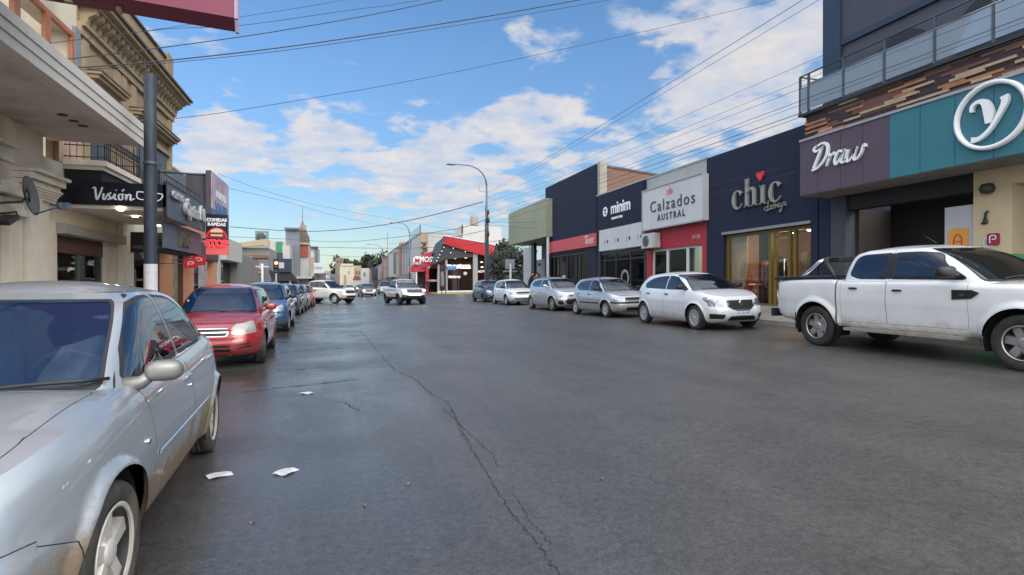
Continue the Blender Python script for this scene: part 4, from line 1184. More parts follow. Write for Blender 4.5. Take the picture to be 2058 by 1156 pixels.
# ------------------------------------------------------------------ right-hand shops (facades look to -X)
BLD = 'shops along the right side'
G_SHOP = glass('shop_glass', (.9, .9, .88), .95, (.008, .009, .011), ior=1.22)
G_DARK = glass('dark_shop_glass', (.4, .44, .46), .5, (.004, .004, .005), ior=1.3)
IN_DARK = mat('shop_interior', (.025, .024, .026), .8, var=.3, vscale=1.2)
IN_WARM = mat('shop_interior_warm', (.3, .22, .17), .8, var=.3, vscale=1.2)
LAMPW = mat('warm_downlight', (1, .9, .7), .3, var=0, emit=(1.0, .80, .48), estr=28.0)
LAMPC = mat('cool_downlight', (1, 1, 1), .3, var=0, emit=(1.0, .95, .85), estr=7.0)
NAVY = mat('navy_render', (.0045, .0105, .034), .9, var=.18, vscale=1.2, bump=.25, bscale=12, dirt=((.016, .024, .045), .5, 1.5))
NAVY2 = mat('blue_black_cladding', (.0035, .009, .030), .85, var=.15, vscale=.8)
CEMENT = mat('cement_render', (.30, .32, .32), .85, var=.12, vscale=.7, bump=.3, dirt=((.16, .165, .16), .6, .8))
REDW = mat('red_wall_paint', (.33, .018, .035), .6, var=.08, dirt=((.2, .02, .03), .5, 1.2))
WHITEP = mat('white_panel', (.47, .49, .51), .5, var=.05, vscale=1, dirt=((.3, .31, .32), .4, .7))
WHITEF = mat('white_frame', (.55, .56, .57), .45, var=.06)
YEL = mat('mustard_frame', (.125, .09, .010), .45, var=.12)
BLKF = mat('black_frame', (.012, .012, .014), .4, var=.2)
GREYM = mat('grey_pilaster', (.045, .05, .062), .7, var=.15, bump=.2)
CREAM = mat('cream_wall', (.52, .42, .27), .8, var=.08, vscale=1, bump=.2, dirt=((.3, .24, .16), .5, 1.4))
GREENP = mat('green_wall_paint', (.09, .36, .14), .6, var=.08)
STEEL = mat('painted_steel', (.07, .085, .11), .45, .3, var=.12)
LETW = mat('white_letters', (.72, .74, .76), .4, var=.03)
LETG = mat('champagne_letters', (.30, .29, .25), .4, .3, var=.05)
LETD = mat('dark_letters', (.05, .055, .06), .5, var=.05)
LETR = mat('coral_letters', (.65, .16, .11), .5, var=.03)
REDH = mat('red_heart', (.65, .03, .05), .4, var=0)
ROOFG = mat('roof_felt', (.08, .08, .085), .9, var=.2)
SLATE = mat('slate_render', (.048, .055, .080), .75, var=.12, vscale=.8, bump=.2)
def brick_mat(name, c1, c2, mortar, scale=1.0, axis='x'):
    m = bpy.data.materials.new(name); m.use_nodes = True; t = m.node_tree; b = t.nodes['Principled BSDF']; b.inputs['Roughness'].default_value = .9
    g = t.nodes.new('ShaderNodeTexCoord'); s = t.nodes.new('ShaderNodeSeparateXYZ'); t.links.new(g.outputs['Object'], s.inputs[0])
    c = t.nodes.new('ShaderNodeCombineXYZ'); t.links.new(s.outputs[0 if axis == 'x' else 1], c.inputs[0]); t.links.new(s.outputs[2], c.inputs[1])
    br = t.nodes.new('ShaderNodeTexBrick'); br.inputs['Scale'].default_value = scale
    br.inputs['Brick Width'].default_value = .26; br.inputs['Row Height'].default_value = .085; br.inputs['Mortar Size'].default_value = .012
    br.inputs['Color1'].default_value = (*c1, 1); br.inputs['Color2'].default_value = (*c2, 1); br.inputs['Mortar'].default_value = (*mortar, 1)
    t.links.new(c.outputs[0], br.inputs['Vector'])
    n = t.nodes.new('ShaderNodeTexNoise'); n.inputs['Scale'].default_value = 1.5; n.inputs['Detail'].default_value = 8; t.links.new(g.outputs['Object'], n.inputs['Vector'])
    mr = t.nodes.new('ShaderNodeMapRange'); mr.inputs['From Min'].default_value = .4; mr.inputs['From Max'].default_value = .75; mr.inputs['To Max'].default_value = .75; t.links.new(n.outputs['Fac'], mr.inputs['Value'])
    mi = t.nodes.new('ShaderNodeMix'); mi.data_type = 'RGBA'; mi.inputs['B'].default_value = (.15, .12, .10, 1)
    t.links.new(mr.outputs[0], mi.inputs['Factor']); t.links.new(br.outputs[0], mi.inputs['A']); t.links.new(mi.outputs['Result'], b.inputs['Base Color'])
    MATS[name] = m; return m
BRICK = brick_mat('old_brick', (.26, .10, .055), (.20, .09, .06), (.22, .18, .14))
def panel_wall(b, X0, X1, Y0, Y1, z0, z1, holes):
    """wall slab between X0 and X1 with rectangular openings [(y0, y1, za, zb)] (sorted, not overlapping in y)"""
    y = Y0
    for (a, c, za, zb_) in sorted(holes):
        if a > y: b.box(X0, X1, y, a, z0, z1)
        if za > z0: b.box(X0, X1, a, c, z0, za)
        if zb_ < z1: b.box(X0, X1, a, c, zb_, z1)
        y = c
    if y < Y1: b.box(X0, X1, y, Y1, z0, z1)
def downlight(x, y, z, m, parent, name='downlight', r=.085):
    b = MB(); b.lathe([(0, z - .02), (r, z - .02), (r * 1.1, z - .005), (r * 1.1, z)], 12, 'z', (x, y, 0)); return b.build(name, m, parent)
A = at

# --- dark navy shop: big wall sign with cut-out letters
y0, y1 = 12.55, A(1420, FRR)
t = thing('navy_shop', 'navy rendered shop with raised grey letters, a heart and mustard yellow shopfront', 'shop', (FRR, (y0 + y1) / 2, .7))
t.matrix_world  # parts are laid out in street coordinates
def P(b, name, m, th, **k):
    """build in street coordinates and hang on thing th (an Empty without rotation)"""
    o = b.build(name, m, th, **k)
    o.data.transform(Matrix.Translation(-th.location)); return o
def PT(o, th): o.data.transform(Matrix.Translation(-th.location)); o.parent = th; return o
ya, yb = A(1629, FRR), A(1454, FRR)
b = MB(); panel_wall(b, FRR, FRR + .3, y0, y1, .6, 6.05, [(ya, yb, .6, 3.16)])
P(b, 'wall', NAVY, t)
P(MB().box(FRR + .3, 26, y0, y0 + .2, .6, 6.0).box(FRR + .3, 26, y1 - .2, y1 - .003, .6, 6.0).box(25.8, 26, y0 + .2, y1 - .2, .6, 6.0), 'side_wall', NAVY, t)
P(MB().box(FRR + .3, 25.8, y0 + .2, y1 - .2, 5.6, 5.7), 'roof', ROOFG, t)
P(MB().box(FRR - .05, FRR + .30, ya - .02, yb + .05, 3.16, 3.25), 'lintel', mat('grey_lintel', (.2, .21, .22), .6), t)
# recessed shopfront
gx_ = FRR + .16
posts = [A(p, FRR) for p in (1626, 1590, 1579, 1551, 1541, 1456)]
b = MB()
for (c, w) in ((posts[0], .02), (posts[1], .05), (posts[2], .05), (posts[3], .06), (posts[4], .06), (posts[5], .07)): b.box(gx_ - .04, gx_ + .05, c - w, c + w, .74, 3.16)
b.box(gx_ - .035, gx_ + .045, ya, yb, 3.04, 3.15); b.box(gx_ - .035, gx_ + .045, ya, yb, .70, .80); b.box(gx_ - .03, gx_ + .04, posts[2], posts[3], 2.86, 2.95)
P(b, 'shopfront_frame', YEL, t)
P(MB().box(gx_, gx_ + .01, ya, posts[2], .8, 3.04), 'window', G_SHOP, t)
P(MB().box(gx_, gx_ + .01, posts[4], yb, .8, 3.04), 'window', G_SHOP, t)
d_ = P(MB().box(gx_ - .02, gx_ + .0, posts[2] + .06, posts[3] - .07, .8, 2.86), 'door', G_SHOP, t)
P(MB().tube([(gx_ - .06, posts[2] + .16, 1.5), (gx_ - .06, posts[2] + .16, 2.2)], .016, 8), 'handle', CHROME, t).parent = d_
for ch in d_.children: ch.matrix_parent_inverse = Matrix.Identity(4)
P(MB().box(FRR + .3, FRR + 3.2, ya - .05, yb + .05, .58, .70), 'floor', mat('tile_floor', (.32, .27, .22), .3, var=.1), t)
P(MB().box(FRR + 3.1, FRR + 3.2, ya - .05, yb + .05, .70, 3.3).box(FRR + .3, FRR + 3.1, ya - .05, ya, .70, 3.3).box(FRR + .3, FRR + 3.1, yb, yb + .05, .70, 3.3), 'interior_wall', mat('blush_interior', (.45, .27, .20), .8, var=.25, vscale=.8), t)
P(MB().box(FRR + .3, FRR + 3.2, ya - .05, yb + .05, 3.3, 3.4), 'ceiling', IN_WARM, t)
P(MB().box(FRR + .45, FRR + .5, A(1501, FRR + .45), A(1472, FRR + .45), .8, 3.1), 'display_back', mat('pale_backdrop', (.55, .42, .32), .8, var=.1), t)
P(MB().box(FRR + 1.5, FRR + 1.55, A(1550, FRR + 1.5), A(1500, FRR + 1.5), .7, 3.29), 'display_back', IN_DARK, t)
for k_, (pa, pb, za, zb2) in enumerate([(1560, 1555, 1.0, 2.4), (1574, 1566, 1.2, 1.9), (1612, 1598, .8, 2.5), (1624, 1614, .8, 1.9), (1606, 1594, 2.0, 2.2)]):
    P(MB().box(FRR + 1.8 + .1 * k_, FRR + 2.1 + .1 * k_, A(pa, FRR + 1.8), A(pb, FRR + 1.8), za, zb2), 'display_shelf', mat('shelf_%d' % (k_ % 3), [(.05, .04, .04), (.16, .05, .05), (.12, .11, .09)][k_ % 3], .8, var=.5, vscale=5), t)
for (px, xx, z) in ((1566, 14.2, 3.12), (1618, 13.8, 3.1), (1600, 15.0, 3.12), (1490, 14.8, 3.15)): PT(downlight(xx, A(px, 13.6), z, LAMPW, None), t)
# letters
CH = Vector((FRR - .07, 0, 0))
yc = A(1519, FRR)
def c_(o): return [[(o + .74, .78, .24), (o + .62, .93, .12), (o + .42, 1.0, .07), (o + .20, .85, .17), (o + .12, .5, .27), (o + .20, .15, .17), (o + .45, 0, .08), (o + .66, .07, .07), (o + .82, .24, .05)]]
chs = c_(0) + [[(1.20, 0, .24), (1.20, 1.55, .24)], [(1.0, .03, .07), (1.42, .03, .07)], [(1.02, 1.52, .07), (1.2, 1.52, .07)], [(1.25, .70, .06), (1.45, .95, .10), (1.68, .92, .2), (1.76, .6, .24), (1.76, 0, .24)], [(1.56, .03, .07), (1.98, .03, .07)],
      [(2.40, 0, .24), (2.40, 1.0, .24)], [(2.18, .03, .07), (2.62, .03, .07)], [(2.2, .97, .07), (2.4, .97, .07)]] + c_(2.85)
PT(strokes(chs, (FRR - .06, A(1475, FRR), 3.97), .60, LETG, None, 'R', .07), t)
yi = A(1531.5, FRR)
hp = [(0, -.15), (.15, .03), (.16, .10), (.11, .15), (.05, .14), (0, .08), (-.05, .14), (-.11, .15), (-.16, .10), (-.15, .03)]
P(MB().prism([(yi + u, 4.86 + v) for u, v in hp], 'x', FRR - .10, FRR - .03), 'heart', REDH, t)
dsg = [[(.55, .0, .09), (.2, .1, .09), (0, .25, .08), (.1, .5, .08), (.5, .5, .08), (.55, .2, .09), (.75, 1.3, .09)], [(.55, .2, .09), (.7, 0, .08), (1.0, .3, .08)],
       [(1.0, .3, .08), (1.3, .4, .09), (1.25, .6, .08), (1.05, .4, .09), (1.2, .05, .09), (1.5, .2, .08)], [(1.5, .2, .08), (1.8, .65, .09), (1.9, .2, .09), (1.65, .05, .08)],
       [(1.9, .15, .08), (2.2, .5, .09), (2.3, .05, .09)], [(2.85, .5, .09), (2.5, .5, .09), (2.5, .1, .08), (2.85, .2, .09), (2.9, .5, .08), (2.85, -.4, .09), (2.5, -.5, .08), (3.1, .1, .08)],
       [(3.2, .5, .09), (3.2, .05, .09), (3.25, .4, .08), (3.5, .5, .09), (3.55, .05, .08), (3.75, .2, .08)]]
PT(strokes(dsg, (FRR - .06, A(1540, FRR), 3.72), .245, LETG, None, 'R', .04, tilt=R(4)), t)

# garments in the window: a rail with hanging clothes and a hatted mannequin
yr = A(1527, FRR)
rk = thing('clothes_rail', 'metal clothes rail hung with dark and orange garments behind the mustard shop window', 'clothes rail', (FRR + .75, yr, .72))
P(MB().tube([(FRR + .75, yr - .7, .72), (FRR + .75, yr - .7, 2.2), (FRR + .75, yr + .75, 2.2), (FRR + .75, yr + .75, .72)], .015, 8), 'rail', CHROME, rk)
gcols = [(.35, .05, .02), (.02, .02, .025), (.03, .025, .03), (.16, .10, .07), (.02, .022, .03), (.25, .22, .2), (.30, .10, .08)]
for i, gc in enumerate(gcols):
    yy = yr - .58 + i * .19
    g_ = thing('garment', 'garment number of the window rail', 'garment', (FRR + .75, yy, 2.2), group='garments on the window rail')
    g_['label'] = ['orange-red bag-like garment hanging', 'black coat hanging', 'dark jacket hanging', 'brown knit hanging', 'blue-black dress hanging', 'pale blouse hanging', 'rust shirt hanging'][i] + ' on the rail in the mustard shop window'
    m_ = mat('garment_%d' % i, gc, .9, var=.2, vscale=6)
    b = MB(); vs = []; L_ = .9 + .2 * math.sin(i * 2.1)
    prof = [(.05, -.02), (.2, -.08), (.24, -.16), (.2, -.35), (.21, -.6), (.25, -L_)]
    n = 14
    for (w, z) in prof:
        for k in range(n):
            a = 2 * math.pi * k / n; vs.append((FRR + .75 + w * math.cos(a), yy + (.05 + .02 * math.sin(3 * a + z * 9)) * math.sin(a), 2.2 + z))
    b.add(vs, [(q * n + k, q * n + (k + 1) % n, (q + 1) * n + (k + 1) % n, (q + 1) * n + k) for q in range(len(prof) - 1) for k in range(n)], 0, True)
    P(b, 'cloth', m_, g_); P(MB().tube([(FRR + .75, yy, 2.22), (FRR + .75, yy, 2.17), (FRR + .60, yy, 2.12), (FRR + .9, yy, 2.12), (FRR + .75, yy, 2.17)], .005, 5), 'hanger', CHROME, g_)
ym = A(1521, 13.15)
bag = thing('orange_bag', 'orange shoulder bag hanging low in the mustard shop window', 'bag', (13.12, A(1506, 13.12), 1.45))
b = MB(); blob(b, (13.12, A(1506, 13.12), 1.45), (.07, .16, .26), 12, 8, 3.0); P(b, 'bag_body', mat('orange_leather', (.50, .09, .02), .6), bag)
P(MB().tube([(13.12, A(1506, 13.12) - .1, 1.68), (13.12, A(1506, 13.12), 2.15), (13.12, A(1506, 13.12) + .1, 1.68)], .012, 6), 'strap', mat('orange_leather', (.50, .09, .02), .6), bag)
hat = thing('sun_hat', 'pink-brown brimmed hat displayed in the mustard shop window', 'hat', (13.12, ym, 1.45))
b = MB(); b.lathe([(.24, 1.40), (.235, 1.42), (.12, 1.47), (.115, 1.56), (.09, 1.6), (0, 1.61)], 20, 'z', (13.12, ym, 0)); P(b, 'hat_felt', mat('pink_felt', (.40, .22, .18), .9), hat)
P(MB().lathe([(.121, 1.475), (.118, 1.51)], 20, 'z', (13.12, ym, 0)), 'hat_band', mat('hat_band', (.1, .05, .05), .8), hat)
P(MB().tube([(13.12, ym, .74), (13.12, ym, 1.5)], .012, 8).lathe([(.12, .74), (.12, .76), (.02, .78)], 12, 'z', (13.12, ym, 0)), 'stand', CHROME, hat)
for i in range(5):
    yy = A(1484 + i * 7, 13.15); b = MB(); hh = .28 + .07 * (i % 3)
    b.lathe([(.05, .9), (.06, .92), (.05, .9 + hh * .7), (.02, .9 + hh * .85), (.02, .9 + hh)], 12, 'z', (13.12, yy, 0))
    o = b.build('bottle', mat('bottle_%d' % (i % 3), [(.05, .06, .12), (.3, .3, .33), (.1, .05, .1)][i % 3], .3)); tag(o, 'small bottle standing low in the mustard shop window', 'bottle', 'bottles in the mustard shop window')
tb = thing('display_table', 'low dark display table under the bottles in the mustard shop window', 'table', (13.12, A(1498, 13.12), .7))
P(MB().box(12.98, 13.3, A(1518, 13.12), A(1476, 13.12), .86, .90), 'table_top', IN_DARK, tb)
for sx_ in (13.02, 13.26):
    for yy in (A(1517, 13.12) + .05, A(1477, 13.12) - .05): P(MB().box(sx_ - .015, sx_ + .015, yy - .015, yy + .015, .70, .86), 'leg', IN_DARK, tb)

# --- cement-topped shop with white sign over red wall
y0, y1 = A(1420, FRR) + .003, A(1300, FRR)
t = thing('red_fronted_shop', 'cement-topped shop with a pale framed sign over a red wall and three white-framed windows', 'shop', (FRR, (y0 + y1) / 2, .7))
wy = [A(p, FRR) for p in (1411, 1309)]
b = MB(); b.box(FRR, FRR + .3, y0, y1, 3.77, 6.04); b.box(FRR + .3, 26, y1 - .2, y1 - .003, .6, 6.0); b.box(FRR + .3, 26, y0, y0 + .2, .6, 6.0); P(b, 'wall', CEMENT, t)
P(MB().box(FRR - .03, FRR + .33, y0, y1, 6.04, 6.10), 'coping', CEMENT, t)
b = MB(); panel_wall(b, FRR + .002, FRR + .3, y0, y1, .6, 3.765, [(wy[0], wy[1], 1.1, 2.92)]); P(b, 'red_wall', REDW, t)
P(MB().box(FRR + .3, 25.8, y0 + .2, y1 - .2, 5.7, 5.8), 'roof', ROOFG, t)
b = MB()
for p in (1411, 1378, 1338, 1309): c = A(p, FRR); b.box(FRR + .08, FRR + .17, c - .07, c + .07, 1.1, 2.92)
b.box(FRR + .085, FRR + .165, wy[0], wy[1], 2.84, 2.915); b.box(FRR + .085, FRR + .165, wy[0], wy[1], 1.105, 1.18); P(b, 'window_frame', WHITEF, t)
for pa, pb in ((1411, 1378), (1378, 1338), (1338, 1309)):
    P(MB().box(FRR + .11, FRR + .12, A(pa, FRR) + .07, A(pb, FRR) - .07, 1.18, 2.84), 'window', G_SHOP, t)
P(MB().box(FRR + 2.5, FRR + 2.6, y0 + .2, y1 - .2, .6, 3.4).box(FRR + .3, FRR + 2.5, y0 + .2, y1 - .2, 3.3, 3.4), 'interior_wall', mat('olive_interior', (.30, .27, .18), .8, var=.3, vscale=1), t)
for i in range(6):
    yy = wy[0] + .5 + i * .62
    P(MB().box(FRR + .7, FRR + 1.0, yy - .22, yy + .22, 1.1, 1.12 + .12 * (i % 3)).box(FRR + .7, FRR + 1.0, yy - .18, yy + .14, 1.5, 1.62 + .05 * (i % 2)), 'shoe_display', mat('display_%d' % (i % 3), [(.3, .28, .25), (.08, .06, .05), (.2, .1, .06)][i % 3], .6), t)
sy0, sy1 = A(1411, 12.5), A(1291, 12.5)
sg = thing('shoe_shop_sign', 'large pale rectangular sign with thin dark lettering over the red wall', 'sign', (12.5, (sy0 + sy1) / 2, 4.6))
P(MB().box(12.5, 12.78, sy0, sy1, 3.77, 5.47), 'sign_box', WHITEP, sg)
P(MB().box(12.47, 12.5, sy0 - .02, sy1 + .02, 5.45, 5.50).box(12.47, 12.5, sy0 - .02, sy1 + .02, 3.74, 3.79).box(12.47, 12.5, sy1 - .03, sy1 + .02, 3.79, 5.45), 'sign_edge', mat('sign_edge', (.3, .31, .32), .5), sg)
PT(text('Calzados', (12.485, A(1349, 12.5), 4.66), .66, LETD, None, 'R', .02, sx=1.10, spacing=1.22), sg)
PT(text('AUSTRAL', (12.485, A(1348, 12.5), 4.17), .37, LETD, None, 'R', .02, sx=.95, bold=.006, spacing=1.45), sg)
yl = A(1346, 12.5)
PT(strokes([[(-.5, 0, .06), (-.5, .45, .06), (-.1, .5, .06)], [(-.3, .3, .09), (.5, .34, .09)], [(-.32, .1, .13), (.5, .12, .13)], [(.1, .45, .06), (.1, .9, .06), (.12, .5, .06)], [(-.25, .5, .07), (.4, .52, .07)], [(.6, .1, .05), (.62, .5, .05)]], (12.485, yl, 5.03), .36, LETR, None, 'R', .012, name='emblem'), sg)
PT(text('44 30', (FRR - .01, A(1399, FRR), 3.22), .22, mat('pinkish_letters', (.5, .2, .2), .5), None, 'R', .02, bold=.01), t)
# air conditioner
ay0, ay1 = A(1314, 12.45), A(1290, 12.45)
ac = thing('air_conditioner', 'white outdoor air-conditioning unit on the wall under the pale shoe shop sign', 'air conditioner', (12.6, ay0, 3.3))
P(MB().box(12.42, 12.76, ay0, ay1, 2.98, 3.60), 'casing', mat('ac_casing', (.45, .45, .44), .5, var=.06, dirt=((.25, .23, .2), .6, 3)), ac)
yc_ = (ay0 + ay1) / 2 + .12
P(MB().lathe([(0, 12.405), (.24, 12.405), (.25, 12.412), (.25, 12.42)], 24, 'x', (0, yc_, 3.28)), 'fan_grille', BLKF, ac)
b = MB()
for r_ in (.06, .12, .18, .235): b.lathe([(r_, 12.402), (r_ + .008, 12.398), (r_ + .014, 12.402)], 24, 'x', (0, yc_, 3.28))
P(b, 'fan_guard', mat('ac_guard', (.3, .3, .3), .5), ac)
P(MB().box(12.5, 12.8, ay0 + .05, ay0 + .09, 2.9, 2.98).box(12.5, 12.8, ay1 - .09, ay1 - .05, 2.9, 2.98), 'bracket', STEEL, ac)

# --- navy sign shop with white panel beneath
y0, y1 = A(1300, FRR) + .003, A(1200, FRR)
t = thing('navy_sign_shop', 'low shop with navy top sign, white fascia and black-framed display windows', 'shop', (FRR, (y0 + y1) / 2, .7))
P(MB().box(FRR, FRR + .3, y0, y1, 3.13, 6.05).box(FRR + .3, 22, y1 - .2, y1, .6, 5.9).box(FRR + .3, 22, y0, y0 + .2, .6, 5.9), 'wall', mat('dark_wall', (.02, .03, .05), .8), t)
P(MB().box(FRR - .05, FRR + .35, y0, y1, 6.05, 6.12), 'coping', CEMENT, t)
P(MB().box(FRR + .3, 22, y0 + .2, y1 - .2, 5.5, 5.6), 'roof', ROOFG, t)
for (pa, pb) in ((y0, y0 + .25), (y1 - .35, y1)): P(MB().box(FRR, FRR + .25, pa, pb, .6, 3.13), 'pilaster', mat('charcoal_pilaster', (.02, .022, .027), .6), t)
b = MB(); fr = [y0 + .25, A(1265, FRR), A(1236, FRR), A(1214, FRR), y1 - .35]
for c in fr: b.box(FRR + .05, FRR + .14, c - .045, c + .045, .75, 3.1)
b.box(FRR + .055, FRR + .135, fr[0], fr[-1], 2.95, 3.1); b.box(FRR + .055, FRR + .135, fr[0], fr[-1], 2.62, 2.68); b.box(FRR + .055, FRR + .135, fr[0], fr[-1], .74, .86); P(b, 'shopfront_frame', BLKF, t)
for i in range(4): P(MB().box(FRR + .09, FRR + .1, fr[i] + .045, fr[i + 1] - .045, .86, 2.95), 'window', G_SHOP, t)
P(MB().box(FRR + 2.2, FRR + 2.3, y0 + .2, y1 - .2, .6, 3.3).box(FRR + .3, FRR + 2.2, y0 + .2, y1 - .2, 3.2, 3.3), 'interior_wall', IN_DARK, t)
for (px, z) in ((1246, 2.95), (1251, 2.75), (1275, 3.0)): PT(downlight(FRR + 1.2, A(px, FRR + 1.2), z, LAMPC, None, r=.05), t)
yr_ = A(1256, FRR + .08)
P(MB().lathe([(.27, FRR + .075), (.29, FRR + .07), (.38, FRR + .07), (.40, FRR + .075)], 28, 'x', (0, yr_, 1.75)), 'window_ring_decal', mat('grey_decal', (.25, .24, .2), .6), t)
P(MB().box(FRR + .5, FRR + .52, A(1229, FRR), A(1217, FRR), .9, 2.5), 'window_poster', mat('grey_poster', (.12, .13, .15), .7, var=.3, vscale=5), t)
P(MB().box(FRR + .5, FRR + .52, A(1292, FRR), A(1276, FRR), 1.2, 2.3), 'window_poster', mat('pale_poster', (.2, .21, .2), .7, var=.3, vscale=5), t)
sg = thing('navy_top_sign', 'navy sign panel with white rounded lettering above a white fascia', 'sign', (12.66, (y0 + y1) / 2, 5.1))
P(MB().box(12.66, 12.79, y0 + .15, A(1200, 12.66), 4.2, 5.98), 'sign_box', NAVY2, sg)
PT(text('minim', (12.65, A(1247, 12.66), 5.14), .80, LETW, None, 'R', .03, bold=.016, sx=1.0), sg)
yo_ = A(1217, 12.66)
P(MB().lathe([(.14, 12.64), (.14, 12.625), (.25, 12.625), (.25, 12.64)], 26, 'x', (0, yo_, 5.08)).box(12.626, 12.64, yo_ - .18, yo_ + .18, 5.05, 5.12), 'emblem', LETW, sg)
PT(text('INDUMENTARIA', (12.65, A(1240, 12.66), 4.66), .155, LETW, None, 'R', .02, bold=.006), sg)
sg = thing('white_fascia_sign', 'white fascia strip with tiny dark pictograms below the navy sign', 'sign', (12.60, (y0 + y1) / 2, 3.6))
P(MB().box(12.60, 12.79, y0 + .1, A(1204, 12.6), 3.13, 4.19), 'sign_box', WHITEP, sg)
for px in (1219, 1240, 1263, 1286):
    yy = A(px, 12.6); b = MB(); b.box(12.592, 12.6, yy + .12, yy + .26, 3.62, 3.64); b.box(12.592, 12.6, yy + .12, yy + .24, 3.54, 3.56); b.box(12.592, 12.6, yy + .12, yy + .26, 3.46, 3.48)
    b.lathe([(0, 12.592), (.085, 12.592), (.085, 12.6)], 14, 'x', (0, yy - .1, 3.56)); P(b, 'pictogram', LETD, sg)

# --- tall blue-black shop with coral band, brick flank
y0, y1 = A(1207, FRR), A(1097.5, FRR)
y0 = max(y0, A(1200, FRR) + .003)
t = thing('blue_black_shop', 'tall blue-black shop with coral red band and bare brick flank', 'shop', (FRR, (y0 + y1) / 2, .7))
b = MB(); panel_wall(b, FRR - .05, FRR + .3, y0, y1, .6, 7.78, [(y0 + .9, y1 - .6, .6, 3.3)]); P(b, 'wall', NAVY2, t)
P(MB().box(FRR + .02, FRR + .42, y0 - .30, y0 - .001, 6.1, 7.85), 'corner_pier', mat('worn_plaster', (.33, .31, .27), .9, var=.15, dirt=((.2, .15, .11), .7, 2)), t)
b = MB(); b.add([(FRR + .42, y0 - .2, 3.0), (24, y0 - .2, 3.0), (24, y0 - .2, 6.6), (FRR + .42, y0 - .2, 7.6), (FRR + .42, y0, 3.0), (24, y0, 3.0), (24, y0, 6.6), (FRR + .42, y0, 7.6)], [(0, 1, 2, 3), (7, 6, 5, 4), (3, 2, 6, 7), (0, 3, 7, 4), (1, 5, 6, 2)])
P(b, 'brick_flank', BRICK, t)
b = MB(); b.add([(FRR + .42, y0 - .24, 7.6), (24, y0 - .24, 6.6), (24, y0 + .04, 6.6), (FRR + .42, y0 + .04, 7.6), (FRR + .42, y0 - .24, 7.7), (24, y0 - .24, 6.7), (24, y0 + .04, 6.7), (FRR + .42, y0 + .04, 7.7)], [(0, 3, 2, 1), (4, 5, 6, 7), (0, 1, 5, 4), (1, 2, 6, 5), (2, 3, 7, 6), (3, 0, 4, 7)])
P(b, 'coping', mat('worn_coping', (.11, .10, .10), .9, var=.3), t)
P(MB().box(FRR + .3, 24, y1 - .2, y1, .6, 7.2), 'side_wall', NAVY2, t); P(MB().box(FRR + .3, 24, y0, y1 - .2, 6.2, 6.3), 'roof', ROOFG, t)
sb_ = P(MB().box(FRR - .12, FRR - .05, A(1198, 12.7), A(1102, 12.7), 3.46, 4.15), 'coral_band', mat('coral_band', (.45, .07, .08), .55, var=.04), t)
l_ = strokes([[(0, .9, .13), (.5, 1.0, .13), (.9, .9, .1)], [(.45, 1.0, .15), (.35, .1, .17)], [(.7, .6, .12), (.65, .1, .13)], [(.95, .1, .12), (1.0, .6, .12), (1.3, .55, .12), (1.35, .1, .12)], [(1.6, .3, .1), (1.95, .45, .11), (1.8, .65, .1), (1.6, .4, .12), (1.75, .08, .12), (2.05, .2, .1)], [(2.2, .1, .12), (2.2, .6, .12), (2.5, .6, .1)]],
        (FRR - .135, A(1176, 12.7), 3.58), .48, mat('cream_letters', (.6, .52, .42), .5), None, 'R', .02); PT(l_, t)
b = MB(); hy = [y0 + .9, A(1164, FRR), A(1156, FRR), A(1138, FRR), A(1112, FRR), y1 - .6]
for c in hy: b.box(FRR + .06, FRR + .15, c - .06, c + .06, .7, 3.3)
b.box(FRR + .065, FRR + .145, hy[0], hy[-1], 3.16, 3.295); b.box(FRR + .065, FRR + .145, hy[0], hy[-1], .7, .85); P(b, 'shopfront_frame', BLKF, t)
for i in range(5): P(MB().box(FRR + .1, FRR + .11, hy[i] + .06, hy[i + 1] - .06, .85, 3.16), 'window', G_DARK, t)
P(MB().box(FRR + 2.3, FRR + 2.4, y0 + .1, y1 - .2, .6, 3.4).box(FRR + .3, FRR + 2.3, y0 + .1, y1 - .2, 3.35, 3.45), 'interior_wall', IN_DARK, t)
P(MB().box(FRR + .4, FRR + .42, A(1136, FRR), A(1116, FRR), 2.5, 3.1), 'window_poster', mat('green_poster', (.03, .2, .12), .6), t)
P(MB().box(FRR + .09, FRR + .095, A(1134, FRR), A(1127, FRR), 1.5, 2.0), 'notice', mat('notice_white', (.4, .4, .4), .6), t)
P(MB().box(FRR + .09, FRR + .095, A(1183, FRR), A(1180, FRR), 1.2, 1.6), 'notice', mat('notice_white', (.4, .4, .4), .6), t)
b = MB(); b.lathe([(.09, 0), (.12, .08), (.1, .16), (0, .2)], 12, 'z', (FRR - .2, A(1103, 12.6), 4.5)); b.tube([(FRR - .05, A(1103, 12.6), 4.5), (FRR - .2, A(1103, 12.6), 4.5)], .02, 6)
o = b.build('wall_lamp', mat('frosted_lamp', (.5, .5, .42), .4)); tag(o, 'small round unlit lamp on the blue-black facade above the coral band', 'lamp')

# --- sage shop projecting box, white post, posters
y0, y1 = A(1097, 12.3), A(1022, 12.3)
t = thing('sage_shop', 'sage green box-like corner shop with recessed glass front', 'shop', (12.3, (y0 + y1) / 2, .7))
P(MB().box(12.3, 25, y0 + .02, y1, 4.48, 6.92), 'upper_box', mat('sage_panels', (.25, .27, .19), .7, var=.06, dirt=((.17, .19, .14), .4, .5)), t)
P(MB().box(14.6, 25, y0 + .1, y1 - 1.2, .6, 4.48), 'lower_wall', mat('grey_recess', (.07, .085, .10), .6, var=.15), t)
P(MB().box(14.2, 14.25, A(1072, 14.2), A(1052, 14.2), .7, 4.4), 'glass_screen', mat('frosted_glass', (.36, .38, .38), .25, var=.1), t)
P(MB().box(13.3, 13.5, A(1076, 13.4), A(1070, 13.4), .6, 4.48), 'mullion', BLKF, t)
P(MB().box(12.4, 12.52, y0 - .0, y0 + .14, .55, 4.45), 'white_post', WHITEF, t)
